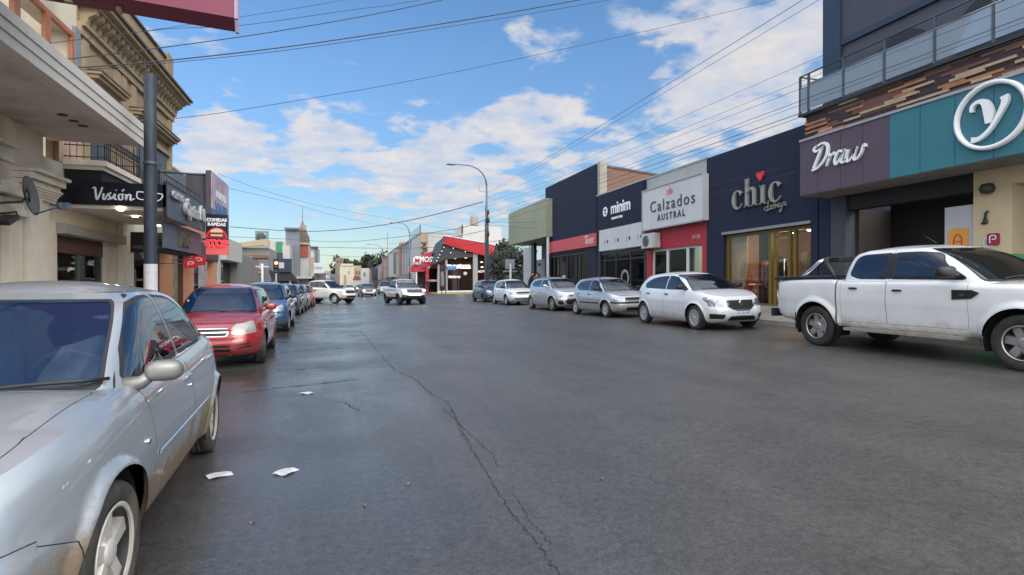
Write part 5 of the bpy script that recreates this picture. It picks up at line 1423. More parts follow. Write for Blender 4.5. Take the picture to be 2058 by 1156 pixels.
b = MB(); b.lathe([(0, 14.15), (.35, 14.14)], 20, 'x', (0, A(1055, 14.15), 2.6)); 
pt = thing('portrait_poster', 'grey portrait poster of a short-haired person in the sage shop recess', 'poster', (14.5, A(1084, 14.4), 2.3))
pw0, pw1 = A(1095, 14.4), A(1074, 14.4)
P(MB().box(14.40, 14.44, pw0, pw1, 1.5, 3.35), 'poster_sheet', mat('poster_grey', (.28, .30, .34), .6, var=.1), pt)
ph = (pw0 + pw1) / 2
def disc(b, cy, cz, ry, rz_, x, n=24, mi=0, lo=0, hi=2 * math.pi):
    vs = [(x, cy, cz)] + [(x, cy + ry * math.cos(lo + (hi - lo) * k / n), cz + rz_ * math.sin(lo + (hi - lo) * k / n)) for k in range(n + 1)]
    b.add(vs, [(0, k + 1, k + 2) for k in range(n)], mi)
b = MB(); disc(b, ph, 2.55, .33, .42, 14.394, mi=0); disc(b, ph, 2.86, .36, .26, 14.390, mi=1, lo=-.1, hi=math.pi + .1); disc(b, ph, 1.78, .62, .30, 14.392, mi=2, lo=0, hi=math.pi)
b.box(14.388, 14.39, ph - .19, ph - .07, 2.60, 2.63, 1); b.box(14.388, 14.39, ph + .07, ph + .19, 2.60, 2.63, 1); b.box(14.388, 14.39, ph - .08, ph + .08, 2.33, 2.35, 1); b.box(14.388, 14.39, ph - .02, ph + .02, 2.42, 2.5, 2)
P(b, 'portrait', [mat('portrait_skin', (.34, .33, .34), .7), mat('portrait_hair', (.04, .045, .06), .7), mat('portrait_shirt', (.22, .24, .28), .7)], pt, fix=False)

# --- the near building with the long sign box and balcony
OV = 11.8
y0, y1 = 4.0, A(1607, OV)
t = thing('corner_sign_building', 'slate building with patterned wood fascia, purple and teal panels and glass balcony', 'building', (FRR, 9, .7))
yw = 12.5
SL = mat('slate_low', (.018, .026, .04), .7, var=.15, bump=.2)
# ground floor wall from far to near: navy pier, grey pier, opening, poster, cream pillar, opening
op = [A(p, FRR) for p in (1673, 1702, 1895, 1957, 2035)]
P(MB().box(FRR, FRR + .4, op[0], yw, .6, 3.83), 'pier', NAVY, t)
P(MB().box(FRR - .06, FRR + .4, op[1], op[0], .6, 3.83), 'pier', GREYM, t)
P(MB().box(FRR, FRR + .3, op[3], op[1], 3.38, 3.83), 'lintel', mat('black_lintel', (.012, .012, .014), .6), t)
P(MB().box(FRR + 3, FRR + 3.1, 4, yw, .6, 3.9), 'interior_wall', mat('brown_interior', (.030, .020, .018), .8, var=.3, vscale=.6), t)
P(MB().box(FRR + .3, FRR + 3, op[1] - .1, op[1], .6, 3.4), 'reveal', mat('brown_interior', (.030, .020, .018), .8), t)
P(MB().box(FRR + 1.4, FRR + 1.44, op[2] + .05, op[1] - .1, .6, 3.83), 'dark_glazing', mat('entrance_dark_sheet', (.012, .009, .009), .6, var=.4, vscale=.8), t)  # near-black sheet stands in for the darkness inside the entrance
ps = thing('brewery_poster', 'pale banner with an orange shield under the teal sign', 'poster', (FRR + .1, (op[2] + op[3]) / 2, 2))
P(MB().box(FRR + .05, FRR + .12, op[3], op[2], .7, 3.12), 'banner', mat('banner_white', (.40, .41, .43), .6, var=.05), ps)
pc = (op[2] + op[3]) / 2 + .03; w_ = .21
P(MB().prism([(pc - w_, 2.62), (pc - w_, 2.28), (pc - .13, 2.14), (pc, 2.06), (pc + .13, 2.14), (pc + w_, 2.28), (pc + w_, 2.60), (pc, 2.65)], 'x', FRR + .035, FRR + .049), 'shield', mat('orange_shield', (.62, .30, .05), .5, var=.05), ps)
PT(strokes([[(-.3, -.6, .12), (-.3, .2, .12), (0, .55, .12), (.3, .2, .12), (.3, -.6, .12)], [(-.3, -.05, .1), (.3, -.05, .1)]], (FRR + .03, pc, 2.36), .26, mat('shield_red', (.45, .08, .04), .5), None, 'R', .008, name='emblem'), ps)
PT(text('CERVECERIA', (FRR + .04, pc, 1.93), .085, mat('grey_print', (.2, .2, .21), .6), None, 'R', .006), ps)
PT(text('PATAGONICA', (FRR + .04, pc, 1.80), .115, LETD, None, 'R', .006, bold=.004, sx=.85), ps)
P(MB().box(FRR - .02, FRR + .5, op[4], op[3], 2.03, 3.83).box(FRR - .02, FRR + .5, 4, op[4], 3.42, 3.83), 'cream_pillar', CREAM, t)
P(MB().box(FRR - .022, FRR + .5, op[4], op[3], .6, 2.03), 'green_dado', GREENP, t)
P(MB().box(FRR + .4, FRR + .45, 4, op[4], .6, 3.42), 'dark_glazing', G_DARK, t)
b = MB(); b.lathe([(0, 0), (.1, .02), (.14, .1), (.1, .2), (0, .22)], 12, 'z', (FRR - .1, A(1990, FRR), 3.28)); b.tube([(FRR - .02, A(1990, FRR), 3.5), (FRR - .1, A(1990, FRR), 3.45), (FRR - .1, A(1990, FRR), 3.3)], .02, 6)
tag(b.build('wall_lamp', mat('dark_bell', (.03, .03, .03), .6)), 'sooty black bell lamp high on the cream pillar', 'lamp')
b = MB(); blob(b, (FRR - .05, A(1983, FRR), 2.72), (.04, .05, .06), 10, 8, 2.2); b.tube([(FRR - .06, A(1983, FRR), 2.76), (FRR - .07, A(1983, FRR) - .02, 2.90), (FRR - .05, A(1983, FRR) - .06, 2.93)], .025, 6); b.tube([(FRR - .05, A(1983, FRR), 2.7), (FRR - .04, A(1983, FRR) + .08, 2.68)], .02, 6)
tag(b.build('wall_ornament', mat('dark_bell', (.03, .03, .03), .6)), 'small dark hanging bracket on the cream pillar below the bell lamp', 'ornament')
pr = thing('parking_plate', 'small maroon rounded plate with white mark on the cream pillar', 'sign', (FRR - .04, A(1999, FRR), 2.33))
P(MB().prism(round_poly([(A(1999, FRR) - .11, 2.22), (A(1999, FRR) + .11, 2.22), (A(1999, FRR) + .11, 2.46), (A(1999, FRR) - .11, 2.46)], .04), 'x', FRR - .06, FRR - .022), 'plate', mat('maroon_plate', (.25, .02, .04), .5), pr)
PT(strokes([[(-.3, -.5, .12), (-.3, .4, .12), (.3, .4, .12), (.3, 0, .12), (-.1, 0, .12)]], (FRR - .065, A(1999, FRR), 2.34), .16, LETW, None, 'R', .006, name='mark'), pr)
nt_ = thing('paper_notice', 'white square notice fixed on the cream pillar beside the maroon plate', 'notice', (FRR - .03, A(1987, FRR), 2.28))
P(MB().box(FRR - .035, FRR - .023, A(1987, FRR) - .10, A(1987, FRR) + .09, 2.17, 2.40), 'sheet', mat('notice_sheet', (.5, .48, .5), .6), nt_)
P(MB().box(FRR - .037, FRR - .035, A(1987, FRR) - .06, A(1987, FRR) + .05, 2.22, 2.35), 'print', mat('notice_print', (.30, .32, .40), .6), nt_)
# canopy box: soffit, panels
P(MB().box(OV + .04, FRR + .4, y0, y1 - .02, 3.78, 3.84), 'soffit', mat('soffit_plaster', (.20, .18, .15), .8, var=.15, dirt=((.1, .09, .07), .7, 1)), t)
yt = A(1786, OV)
PUR = mat('plum_panels', (.075, .052, .075), .5, var=.06); TEAL = mat('teal_panels', (.030, .140, .180), .45, var=.06, vscale=1)
def panels(name, m, ya, yb, k, seams):
    b = MB(); cuts = [ya] + sorted(seams) + [yb]
    for i in range(len(cuts) - 1): b.box(OV, OV + .05, cuts[i] + .006, cuts[i + 1] - .006, 3.80, 5.24)
    return P(b, name, m, t)
pan = panels('plum_fascia', PUR, yt, y1, 4, [A(p, OV) for p in (1733, 1688, 1643)])
teal = panels('teal_fascia', TEAL, y0, yt, 5, [A(p, OV) for p in (1848, 1918, 1996)] + [6.4, 5.6, 4.8])
P(MB().box(OV + .03, OV + .5, y0, y1 - .01, 3.84, 5.22), 'fascia_core', mat('joint_dark', (.01, .012, .015), .8), t)
P(MB().box(OV - .03, OV + .06, y0, y1 + .0, 5.24, 5.30), 'metal_trim', mat('pale_trim', (.33, .32, .34), .4, .3), t)
P(MB().box(OV + .5, FRR + .8, y1 - .25, y1 - .02, 3.84, 5.9).box(OV + .5, FRR + .8, y0, y1 - .25, 5.8, 5.9), 'canopy_body', SLATE, t)
# wooden mosaic of planks
rnd = random.Random(11); pcs = [mat('plank_dark', (.035, .022, .026), .7, var=.15), mat('plank_orange', (.30, .13, .055), .6, var=.2, vscale=4), mat('plank_sand', (.33, .26, .18), .65, var=.2, vscale=4), mat('plank_brown', (.12, .055, .035), .65, var=.2, vscale=4)]
bs = [MB() for _ in pcs]; nrow = 11; hrow = (5.92 - 5.30) / nrow
for i in range(nrow):
    y = y0 - rnd.random() * .4; prev = 0
    while y < y1 - .15:
        w = rnd.uniform(.3, 1.15); k = rnd.choices([0, 1, 2, 3], [5, 2.6, 2.6, 2.4])[0]
        if k and k == prev: k = 0
        if k == 0: w *= .8
        e = min(y + w, y1 - .15); dp = {0: .0, 1: .03, 2: .035, 3: .015}[k] + rnd.random() * .01
        bs[k].box(OV + .06 - dp, OV + .12, max(y, y0), e, 5.30 + i * hrow + .0015, 5.30 + (i + 1) * hrow - .0015); y = e; prev = k
pm = MB()
for k in range(4): pm.add(bs[k].v, bs[k].f, k)
P(pm, 'plank_mosaic', pcs, t)
P(MB().box(OV - .05, FRR + .9, y0, y1 + .02, 5.925, 5.985), 'balcony_slab', mat('slab_edge', (.02, .021, .024), .5), t)
# letters on panels
D_ = [[(.15, 1.45, .10), (-.1, 1.3, .13), (.1, 1.1, .12), (.45, 1.25, .10), (.55, 1.45, .10), (.4, .9, .17), (.15, .1, .17)], [(.05, .0, .13), (.5, .1, .14), (.95, .6, .17), (.95, 1.2, .15), (.6, 1.5, .13), (.1, 1.42, .11)]]
raw = [[(1.1, .05, .10), (1.25, .55, .13), (1.15, .75, .11)], [(1.25, .5, .10), (1.5, .75, .13), (1.55, .6, .11)], [(2.15, .65, .12), (1.85, .75, .13), (1.65, .3, .14), (1.85, .02, .12), (2.15, .55, .10), (2.25, .75, .12), (2.1, .2, .13), (2.3, .02, .11), (2.5, .2, .08)],
       [(2.5, .7, .12), (2.45, .2, .13), (2.65, .02, .12), (2.9, .3, .10), (3.0, .75, .13), (2.95, .2, .13), (3.15, .02, .12), (3.4, .3, .11), (3.5, .75, .12), (3.65, .6, .08)]]
PT(strokes(D_ + raw, (OV - .03, A(1633, OV), 4.40), .42, LETW, None, 'R', .07, name='lettering', tilt=R(0), shear=.22), t)
yy_, zz_ = A(1993, OV), 4.62
lg = thing('ring_logo', 'large white ring with a script letter on the teal panels', 'sign', (OV, yy_, zz_))
prof = []
rc_ = 0.60
P(MB().lathe([(rc_ - .03, OV - .01), (rc_ - .025, OV - .10), (rc_ + .025, OV - .115), (rc_ + .05, OV - .08), (rc_ + .05, OV - .01)], 56, 'x', (0, yy_, zz_)), 'ring', LETW, lg)
yst = [[(-.62, .28, .10), (-.60, .50, .13), (-.38, .62, .14), (-.15, .5, .26), (-.02, .1, .34), (-.02, -.3, .22)], [(.50, .58, .26), (.52, .35, .22), (.30, -.1, .15), (.0, -.55, .13), (-.35, -.80, .15), (-.62, -.80, .22)]]
PT(strokes(yst, (OV - .06, yy_, zz_), .50, LETW, None, 'R', .08, name='letter'), lg)
PT(strokes([[(-.5, -.3, .2), (-.1, -.1, .16), (.3, .3, .14)], [(.3, .5, .12), (.6, -.4, .16), (1.0, .4, .12)]], (OV - .05, A(2062, OV) - .35, 4.40), .4, LETW, None, 'R', .05), lg)
# balcony: glass, posts, rails; end rail
GL = glass('balcony_glass', (.85, .90, .93), .55, (.42, .50, .58), ior=1.6)
bal = thing('glass_balcony', 'glass balustrade with dark steel posts above the plank mosaic', 'balustrade', (OV, 9, 5.98))
posts = [A(p, OV) for p in (1607, 1624, 1694, 1776, 1877, 1995)] + [6.3, 5.3, 4.3]
for i in range(1, len(posts) - 1):
    P(MB().box(OV + .0, OV + .012, posts[i + 1] + .03, posts[i] - .03, 6.06, 6.72), 'glass_panel', GL, bal)
P(MB().box(OV - .005, OV + .02, posts[1], posts[0], 6.06, 6.68), 'glass_panel', GL, bal)
for c in posts: P(MB().box(OV - .02, OV + .03, c - .025, c + .025, 5.98, 7.0), 'post', STEEL, bal)
P(MB().tube([(OV, y0, 7.0), (OV, y1, 7.0)], .022, 8), 'handrail', STEEL, bal)
P(MB().tube([(OV - .01, y0, 6.73), (OV - .01, y1, 6.73)], .012, 6), 'glass_trim', CHROME, bal)
P(MB().tube([(OV, y1, 7.0), (FRR + .6, y1, 7.0)], .02, 8).tube([(OV, y1, 6.5), (FRR + .6, y1, 6.5)], .014, 8), 'end_rail', STEEL, bal)
# upper storey, set back
UX = 13.5; yu = A(1660, UX)
b = MB()
panel_wall(b, UX, UX + .4, y0, yu, 5.9, 8.2, [])
P(b, 'upper_wall', SLATE, t)
P(MB().box(UX - .04, UX + .42, y0, yu, 8.2, 14), 'top_wall', mat('top_slate', (.042, .047, .075), .75, var=.1, bump=.2), t)
P(MB().box(UX - .12, UX - .04, A(1693, UX), yu + .02, 5.985, 14), 'corner_pilaster', mat('deep_blue_pilaster', (.012, .032, .065), .7, var=.1), t)
P(MB().box(UX - .08, UX - .04, y0, A(1693, UX), 8.14, 8.30), 'string_course', mat('deep_blue_pilaster', (.012, .032, .065), .7, var=.1), t)
P(MB().box(UX + .42, 25, yu - .3, yu, 5.9, 14), 'side_wall', SLATE, t)
for (pa, pb, nm) in ((1877, 1752, 0), (2070, 1920, 1)):
    ya_, yb_ = A(pa, UX), A(pb, UX); c = (ya_ + yb_) / 2; hw_ = (yb_ - ya_) / 2
    arcp = [(c + hw_ * math.cos(math.pi * k / 18), 7.05 + .75 * math.sin(math.pi * k / 18)) for k in range(19)]
    w__ = P(MB().prism([(c + hw_, 5.99)] + arcp + [(c - hw_, 5.99)], 'x', UX - .03, UX + .02), 'arched_window', mat('dark_reveal', (.010, .010, .016), .5), t)
    P(MB().prism([(c + hw_ * .86, 6.0)] + [(c + (u - c) * .86, 7.05 + (v - 7.05) * .86) for u, v in arcp] + [(c - hw_ * .86, 6.0)], 'x', UX - .045, UX - .035), 'pane', glass('upper_pane', (.4, .45, .5), .1, (.02, .025, .035)), w__)
    P(MB().box(UX - .06, UX - .05, c - .03, c + .03, 6.0, 7.68).box(UX - .06, UX - .05, c - hw_ * .84, c + hw_ * .84, 7.02, 7.08), 'glazing_bar', mat('dark_bar', (.02, .02, .02), .5), w__)

# real light of the lamps that burn inside the shops
def shop_light(x, y, z, w, col, r=.3):
    l = bpy.data.lights.new('shop_lamp', 'POINT'); l.energy = w; l.color = col; l.shadow_soft_size = r
    o = bpy.data.objects.new('shop_lamp', l); COL.objects.link(o); o.location = (x, y, z)
shop_light(13.9, A(1566, 13.6), 2.85, 16, (1, .76, .5)); shop_light(13.8, A(1612, 13.6), 2.85, 14, (1, .72, .45)); shop_light(14.3, A(1490, 13.6), 2.9, 12, (1, .78, .55))
shop_light(14.0, A(1250, FRR + 1.2), 2.8, 22, (1, .95, .85)); shop_light(14.2, A(1360, FRR + 1.2), 2.9, 30, (1, .9, .7))

# ------------------------------------------------------------------ left-hand buildings (facades look to +X)
CRM = mat('old_cream_render', (.60, .53, .42), .85, var=.1, vscale=.8, bump=.25, bscale=18, dirt=((.24, .21, .17), .7, 1.0))
CRM2 = mat('cream_trim', (.64, .58, .47), .8, var=.08, bump=.15, dirt=((.25, .23, .19), .6, 1.5))
MARQ = mat('white_marquee', (.58, .55, .49), .7, var=.05, dirt=((.3, .3, .28), .6, .7))
SOFF = mat('marquee_soffit', (.55, .51, .45), .85, var=.1, dirt=((.17, .15, .13), .7, .8))
BEIGE = mat('beige_stucco', (.31, .225, .13), .85, var=.1, vscale=.8, bump=.25, bscale=15, dirt=((.25, .19, .12), .7, 1.1))
BEIGE2 = mat('beige_moulding', (.33, .255, .16), .85, var=.12, dirt=((.20, .16, .11), .8, 1.6))
DKSTONE = mat('weathered_cornice', (.09, .085, .08), .9, var=.3)
OCHW = mat('varnished_window_wood', (.33, .115, .045), .5, var=.2, vscale=6)
IRON = mat('wrought_iron', (.015, .016, .02), .5, var=.2)
AL = lambda px: at(px, FL)
def Lb(name, label, cat, y, z, x=FL): return thing(name, label, cat, (x, y, z))
# cream building with the big marquee
ye = AL(155) + .02
t = Lb('cream_building', 'old cream building with pilasters, white marquee and orange-brown framed upper windows', 'building', 9, .15)
b = MB(); panel_wall(b, FL - .4, FL, 2.0, 11.9, .12, 4.3, [(7.6, 10.62, .12, 2.45)]); P(b, 'wall', CRM, t)
wy0, wy1 = 7.0, AL(146)
b = MB(); panel_wall(b, FL - .4, FL, 2.0, ye, 4.3, 10.5, [(wy0, wy1, 4.45, 6.35)]); P(b, 'upper_wall', CRM, t)
P(MB().box(-16, FL - .4, ye - .3, ye, .12, 10.5), 'side_wall', CRM, t)
# doorway with ledge and pilasters
P(MB().box(FL - .35, FL - .25, 7.6, 10.62, .12, 2.45), 'door', mat('dark_brown_door', (.10, .035, .02), .5, var=.15), t)
for (a, c, pr_) in ((10.62, 11.0, .10), (11.1, 11.5, .16), (11.55, 11.86, .10)): P(MB().box(FL, FL + pr_, a, c, .12, 3.05), 'pilaster', CRM2, t)
b = MB()
for (z, h, pr_) in ((2.50, .10, .20), (2.62, .14, .12), (2.80, .08, .24)): b.box(FL, FL + pr_, 2.0, 11.02, z, z + h)
P(b, 'door_cornice', CRM2, t)
b = MB()
for (z, h, pr_) in ((3.06, .07, .22), (3.14, .10, .30), (3.25, .05, .38)): b.box(FL, FL + pr_, 10.9, 12.0, z, z + h)
for k in range(5): b.box(FL, FL + .17 + .025 * k, 11.05 - .02 * k, 11.88 + .02 * k, 2.86 + .04 * k, 2.86 + .04 * (k + 1) - .002)
P(b, 'capital', CRM2, t)
b = MB()
for (z, h, pr_) in ((3.35, .10, .06), (3.6, .05, .10)): b.box(FL, FL + pr_, 2, 10.9, z, z + h)
P(b, 'string_course', CRM2, t)
vb = P(MB().box(FL + .005, FL + .03, 10.72, 10.95, 1.42, 1.62), 'vent_cover', mat('rusty_brown', (.10, .045, .025), .7, var=.3), t)
# marquee with three fascia grooves, sloping slightly
mx = FL + 1.52; m0, m1 = 2.0, 12.15
def zq(y): return 4.13 - .020 * (y - 7.2)
b = MB()
for (dz0, dz1, off) in ((0, .13, -.03), (.135, .26, -.015), (.265, .40, 0)):
    b.add([(mx + off - .2, m0, zq(m0) - .02 + dz0), (mx + off, m0, zq(m0) - .02 + dz0), (mx + off, m1, zq(m1) - .02 + dz0), (mx + off - .2, m1, zq(m1) - .02 + dz0)] + [(mx + off - .2, m0, zq(m0) - .02 + dz1), (mx + off, m0, zq(m0) - .02 + dz1), (mx + off, m1, zq(m1) - .02 + dz1), (mx + off - .2, m1, zq(m1) - .02 + dz1)],
          [(0, 3, 2, 1), (4, 5, 6, 7), (0, 1, 5, 4), (1, 2, 6, 5), (2, 3, 7, 6), (3, 0, 4, 7)])
P(b, 'marquee_fascia', MARQ, t)
b = MB(); b.add([(FL, m0, zq(m0)), (mx - .2, m0, zq(m0)), (mx - .2, m1, zq(m1)), (FL, m1, zq(m1)), (FL, m0, zq(m0) + .3), (mx - .2, m0, zq(m0) + .3), (mx - .2, m1, zq(m1) + .3), (FL, m1, zq(m1) + .3)],
    [(0, 3, 2, 1), (4, 5, 6, 7), (0, 1, 5, 4), (1, 2, 6, 5), (2, 3, 7, 6), (3, 0, 4, 7)]); P(b, 'marquee_soffit', SOFF, t)
for (px, py) in ((127, 268), (149, 277), (168, 288)):
    y = 10.4 + (px - 127) * .014; P(MB().lathe([(0, -.012), (.07, -.012), (.075, 0)], 14, 'z', (lat(px, y), y, zq(y) - .0)), 'dead_downlight', BLKF, t)
# orange windows
b = MB(); n = 6; wl_ = (wy1 - wy0) / n
for i in range(n):
    a = wy0 + i * wl_; w = P(MB().box(FL - .03, FL + .045, a, a + .09, 4.45, 6.35).box(FL - .03, FL + .045, a + wl_ - .09, a + wl_, 4.45, 6.35).box(FL - .03, FL + .045, a + .09, a + wl_ - .09, 6.26, 6.35).box(FL - .03, FL + .045, a + .09, a + wl_ - .09, 4.45, 4.54), 'window', OCHW, t)
    b = MB()
    for k in range(1, 2): b.box(FL - .02, FL + .03, a + .09 + (wl_ - .18) * k / 2 - .015, a + .09 + (wl_ - .18) * k / 2 + .015, 4.54, 6.26)
    for k in range(1, 4): b.box(FL - .015, FL + .025, a + .09, a + wl_ - .09, 4.54 + 1.72 * k / 4 - .014, 4.54 + 1.72 * k / 4 + .014)
    P(b, 'glazing_bars', OCHW, w); P(MB().box(FL - .005, FL + .0, a + .09, a + wl_ - .09, 4.54, 6.26), 'pane', glass('curtained_pane', (.5, .55, .6), .2, (.22, .27, .32), .05), w)
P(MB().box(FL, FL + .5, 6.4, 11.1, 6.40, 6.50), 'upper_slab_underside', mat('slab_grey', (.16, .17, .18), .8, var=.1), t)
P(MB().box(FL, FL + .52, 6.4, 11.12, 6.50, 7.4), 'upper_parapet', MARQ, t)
P(MB().box(FL + .0, FL + .06, AL(146), AL(157), 4.4, 6.5), 'window_jamb', mat('grey_jamb', (.2, .22, .25), .6), t)
# satellite dish and floodlight, cable
ds = thing('satellite_dish', 'dark grey satellite dish on the cream wall under the marquee', 'satellite dish', (FL + .1, 10.2, 3.0))
dc = Vector((lat(64, 10.15), 10.15, zd(392, 10.15, -4.75))); nrm = Vector((.98, .10, .16)).normalized()
u_ = nrm.cross(Vector((0, 0, 1))).normalized(); v_ = u_.cross(nrm)
b = MB(); vs = [dc - nrm * .05]; n = 28
for (r_, h) in ((.33, .3), (.66, .62), (1, 1)):
    for k in range(n):
        a = 2 * math.pi * k / n; vs.append(dc + u_ * (.27 * r_ * math.cos(a)) + v_ * (.30 * r_ * math.sin(a)) - nrm * (.05 - .055 * r_ * r_))
fs = [(0, k + 1, (k + 1) % n + 1) for k in range(n)] + [(1 + q * n + k, 1 + q * n + (k + 1) % n, 1 + (q + 1) * n + (k + 1) % n, 1 + (q + 1) * n + k) for q in range(2) for k in range(n)]
b.add(vs, fs, 0, True); b.add([Vector(v) - nrm * .012 for v in vs], [f[::-1] for f in fs], 0, True)
P(b, 'reflector', mat('dish_grey', (.10, .10, .10), .6, var=.1), ds, fix=False)
P(MB().tube([dc - nrm * .05, dc - nrm * .12 - Vector((0, 0, .08)), (FL, 10.2, dc.z - .14)], .02, 8).tube([dc - v_ * .28, dc + nrm * .30 - v_ * .20], .012, 6), 'arm', STEEL, ds)
b = MB(); c = dc + nrm * .32 - v_ * .19; blob(b, c, (.03, .03, .05), 8, 6, 2.5); P(b, 'receiver', mat('dish_grey', (.10, .10, .10), .6), ds)
fl = thing('floodlight', 'small dark floodlight on a curved arm above the cream door cornice', 'lamp', (FL + .2, 9.9, 2.9))
fc = Vector((lat(14, 9.3), 9.3, zd(440, 9.3, -4.8)))
b = MB(); M3 = Matrix.Rotation(R(25), 3, 'X'); b.obox(fc, M3 @ Vector((.09, 0, 0)), M3 @ Vector((0, .14, 0)), M3 @ Vector((0, 0, .03))); P(b, 'lamp_head', BLKF, fl)
P(MB().tube([fc + Vector((0, .1, .02)), fc + Vector((-.02, .3, .06)), fc + Vector((-.1, .45, .16)), (FL, 9.95, fc.z + .1)], .014, 6), 'arm', BLKF, fl)
cm = thing('security_camera', 'small blue-grey camera bracket at the end of the cream wall beside the black script sign', 'camera', (FL + .2, 12.0, 2.9))
P(MB().box(lat(118, 12.1) - .02, lat(118, 12.1) + .16, 12.05, 12.2, 2.78, 2.90), 'casing', mat('blue_grey', (.12, .18, .25), .5), cm); P(MB().tube([(FL, 12.0, 2.86), (lat(118, 12.1), 12.12, 2.84)], .015, 6), 'bracket', STEEL, cm)

# --- optician: black script sign box, lit soffit, balcony above; ground floor window
yo0, yo1 = 11.9, 15.9
t = Lb('optician_shop', 'cream ground-floor shop with black script sign box, grey side panel and lit white soffit', 'shop', 13.5, .15)
so0, so1 = 12.40, 15.55; sx1 = -3.32
b = MB(); panel_wall(b, FL - .35, FL, yo0 + .003, 17.4, .12, 3.7, [(AL(115), AL(213), 1.0, 2.36), (AL(258), AL(340), .12, 2.55)]); P(b, 'wall', mat('pale_cream_wall', (.62, .56, .46), .8, var=.08, dirt=((.3, .27, .22), .6, 1)), t)
P(MB().box(FL, FL + .12, AL(236), AL(258), .12, 2.9), 'pilaster', CRM2, t)
P(MB().box(FL - .02, FL + .14, AL(113), AL(240), 2.36, 2.56), 'shutter_box', mat('shutter_grey', (.3, .3, .27), .7, var=.1), t)
b = MB()
for k in range(5): b.box(FL + .14, FL + .155, AL(113), AL(240), 2.37 + k * .037, 2.40 + k * .037)
P(b, 'shutter_slats', mat('shutter_grey', (.3, .3, .27), .7), t)
b = MB(); w0, w1 = AL(115), AL(213)
for c in (w0 + .02, (w0 + w1) / 2, w1 - .02): b.box(FL - .14, FL - .08, c - .025, c + .025, 1.0, 2.36)
P(b, 'window_frame', mat('green_bronze_frame', (.05, .08, .05), .4), t)
P(MB().box(FL - .12, FL - .11, w0, w1, 1.0, 2.36), 'window', G_SHOP, t)
P(MB().box(FL - 2.3, FL - 2.2, w0 - .2, w1 + .3, .5, 2.7).box(FL - 2.2, FL - .35, w0 - .2, w0 - .1, .5, 2.7), 'interior_wall', mat('green_dark_interior', (.02, .045, .03), .8, var=.4, vscale=2), t)
P(MB().box(FL - .1, FL - .06, w0, w1, 2.02, 2.34), 'window_band', mat('brown_band', (.09, .035, .025), .6, var=.2), t)
P(MB().box(FL - 2.3, FL - .35, w0 - .2, w1 + .3, 2.7, 2.75), 'ceiling', IN_DARK, t)
for i in range(7): 
    yy = w0 + .2 + i * .3; P(MB().lathe([(0, 2.44), (.035, 2.44), (.035, 2.5)], 8, 'z', (FL - 1.0 - .4 * (i % 2), yy, -.28 + .1 * (i % 3))), 'spot_lamp', mat('green_white_spot', (.8, 1, .9), .4, var=0, emit=(.75, 1, .85), estr=5.0), t)
for i in range(6):
    yy = w0 + .25 + i * .33; b = MB(); blob(b, (FL - .55, yy, 1.12 + .05 * (i % 2)), (.08, .07, .15), 8, 6, 2.2); o = P(b, 'display_item', mat('display_pale_%d' % (i % 3), [(.35, .36, .34), (.08, .3, .2), (.2, .2, .2)][i % 3], .5), t)
P(MB().box(FL - .3, FL - .26, AL(258), AL(340), .12, 2.55), 'dark_entrance', G_DARK, t)
P(MB().box(FL - .34, FL - .31, AL(315), AL(333), .12, 2.4), 'curtain', mat('olive_curtain', (.24, .22, .11), .8, var=.2, vscale=8), t)
# sign box
xw = lat(111, so0)
sg = thing('script_sign_box', 'black sign box with white handwriting and spectacles facing down the street', 'sign', ((xw + sx1) / 2, so0, 3.1))
P(MB().box(FL, sx1, so0, so0 + .08, 2.92, 3.36), 'black_front', mat('gloss_black', (.006, .008, .018), .25, var=.1), sg)
fv_ = .41
vis = [[(-.1, .95, .08), (.1, 1.05, .1), (.15, .5, .13), (.25, .0, .12), (.5, .6, .09), (.65, 1.1, .1)], [(.75, .55, .10), (.72, .1, .11), (.85, .05, .09), (1.05, .5, .08)], [(1.05, .5, .08), (1.3, .65, .1), (1.12, .4, .11), (1.32, .15, .11), (1.05, .03, .1)],
       [(1.4, .1, .08), (1.6, .55, .1), (1.58, .1, .11), (1.75, .08, .09)], [(1.66, .85, .08), (1.72, .9, .08)], [(2.15, .55, .1), (1.9, .45, .11), (1.95, .05, .11), (2.2, .15, .1), (2.15, .55, .1), (2.35, .5, .07)], [(2.15, .8, .08), (2.3, 1.0, .08)],
       [(2.45, .55, .11), (2.45, .05, .11), (2.6, .5, .09), (2.8, .5, .11), (2.8, .05, .11), (3.1, .2, .08)]]
PT(strokes(vis, (lat(190, so0), so0 - .02, 3.02), .215, LETW, None, 'C', .03, tilt=R(0)), sg)
spc = [[(0, .55, .07), (0, .1, .07), (.35, -.05, .07), (.65, .1, .07), (.72, .5, .07), (0, .58, .07)], [(.72, .45, .07), (1.0, .5, .06)], [(1.0, .45, .07), (1.05, .05, .07), (1.4, -.1, .07), (1.7, .1, .07), (1.75, .45, .07), (1.0, .5, .07)]]
PT(strokes(spc, (lat(277, so0), so0 - .02, 3.06), .24, LETW, None, 'C', .02, name='spectacles'), sg)
sd_ = P(MB().box(sx1 - .06, sx1, so0 + .08, so1, 2.74, 3.44), 'grey_side', mat('grey_blue_panel', (.055, .078, .10), .5, var=.06), sg)
P(MB().box(sx1 - .01, sx1 + .015, so0 + .03, so1 + .03, 3.42, 3.46).box(sx1 - .01, sx1 + .015, so0 + .03, so1 + .03, 2.72, 2.76).box(sx1 - .05, sx1 + .015, so0 + .0, so0 + .06, 2.76, 3.42).box(sx1 - .01, sx1 + .015, so1 - .03, so1 + .03, 2.76, 3.42), 'panel_frame', BLKF, sg)
PT(text('CENTRO', (sx1 + .05, so0 + .65, 3.22), .19, mat('silver_letters', (.42, .42, .42), .4, .4), None, 'L', .04, bold=.01), sg)
PT(text('Óptico', (sx1 + .05, so0 + 1.75, 3.05), .40, mat('silver_letters', (.42, .42, .42), .4, .4), None, 'L', .08, bold=.012), sg)
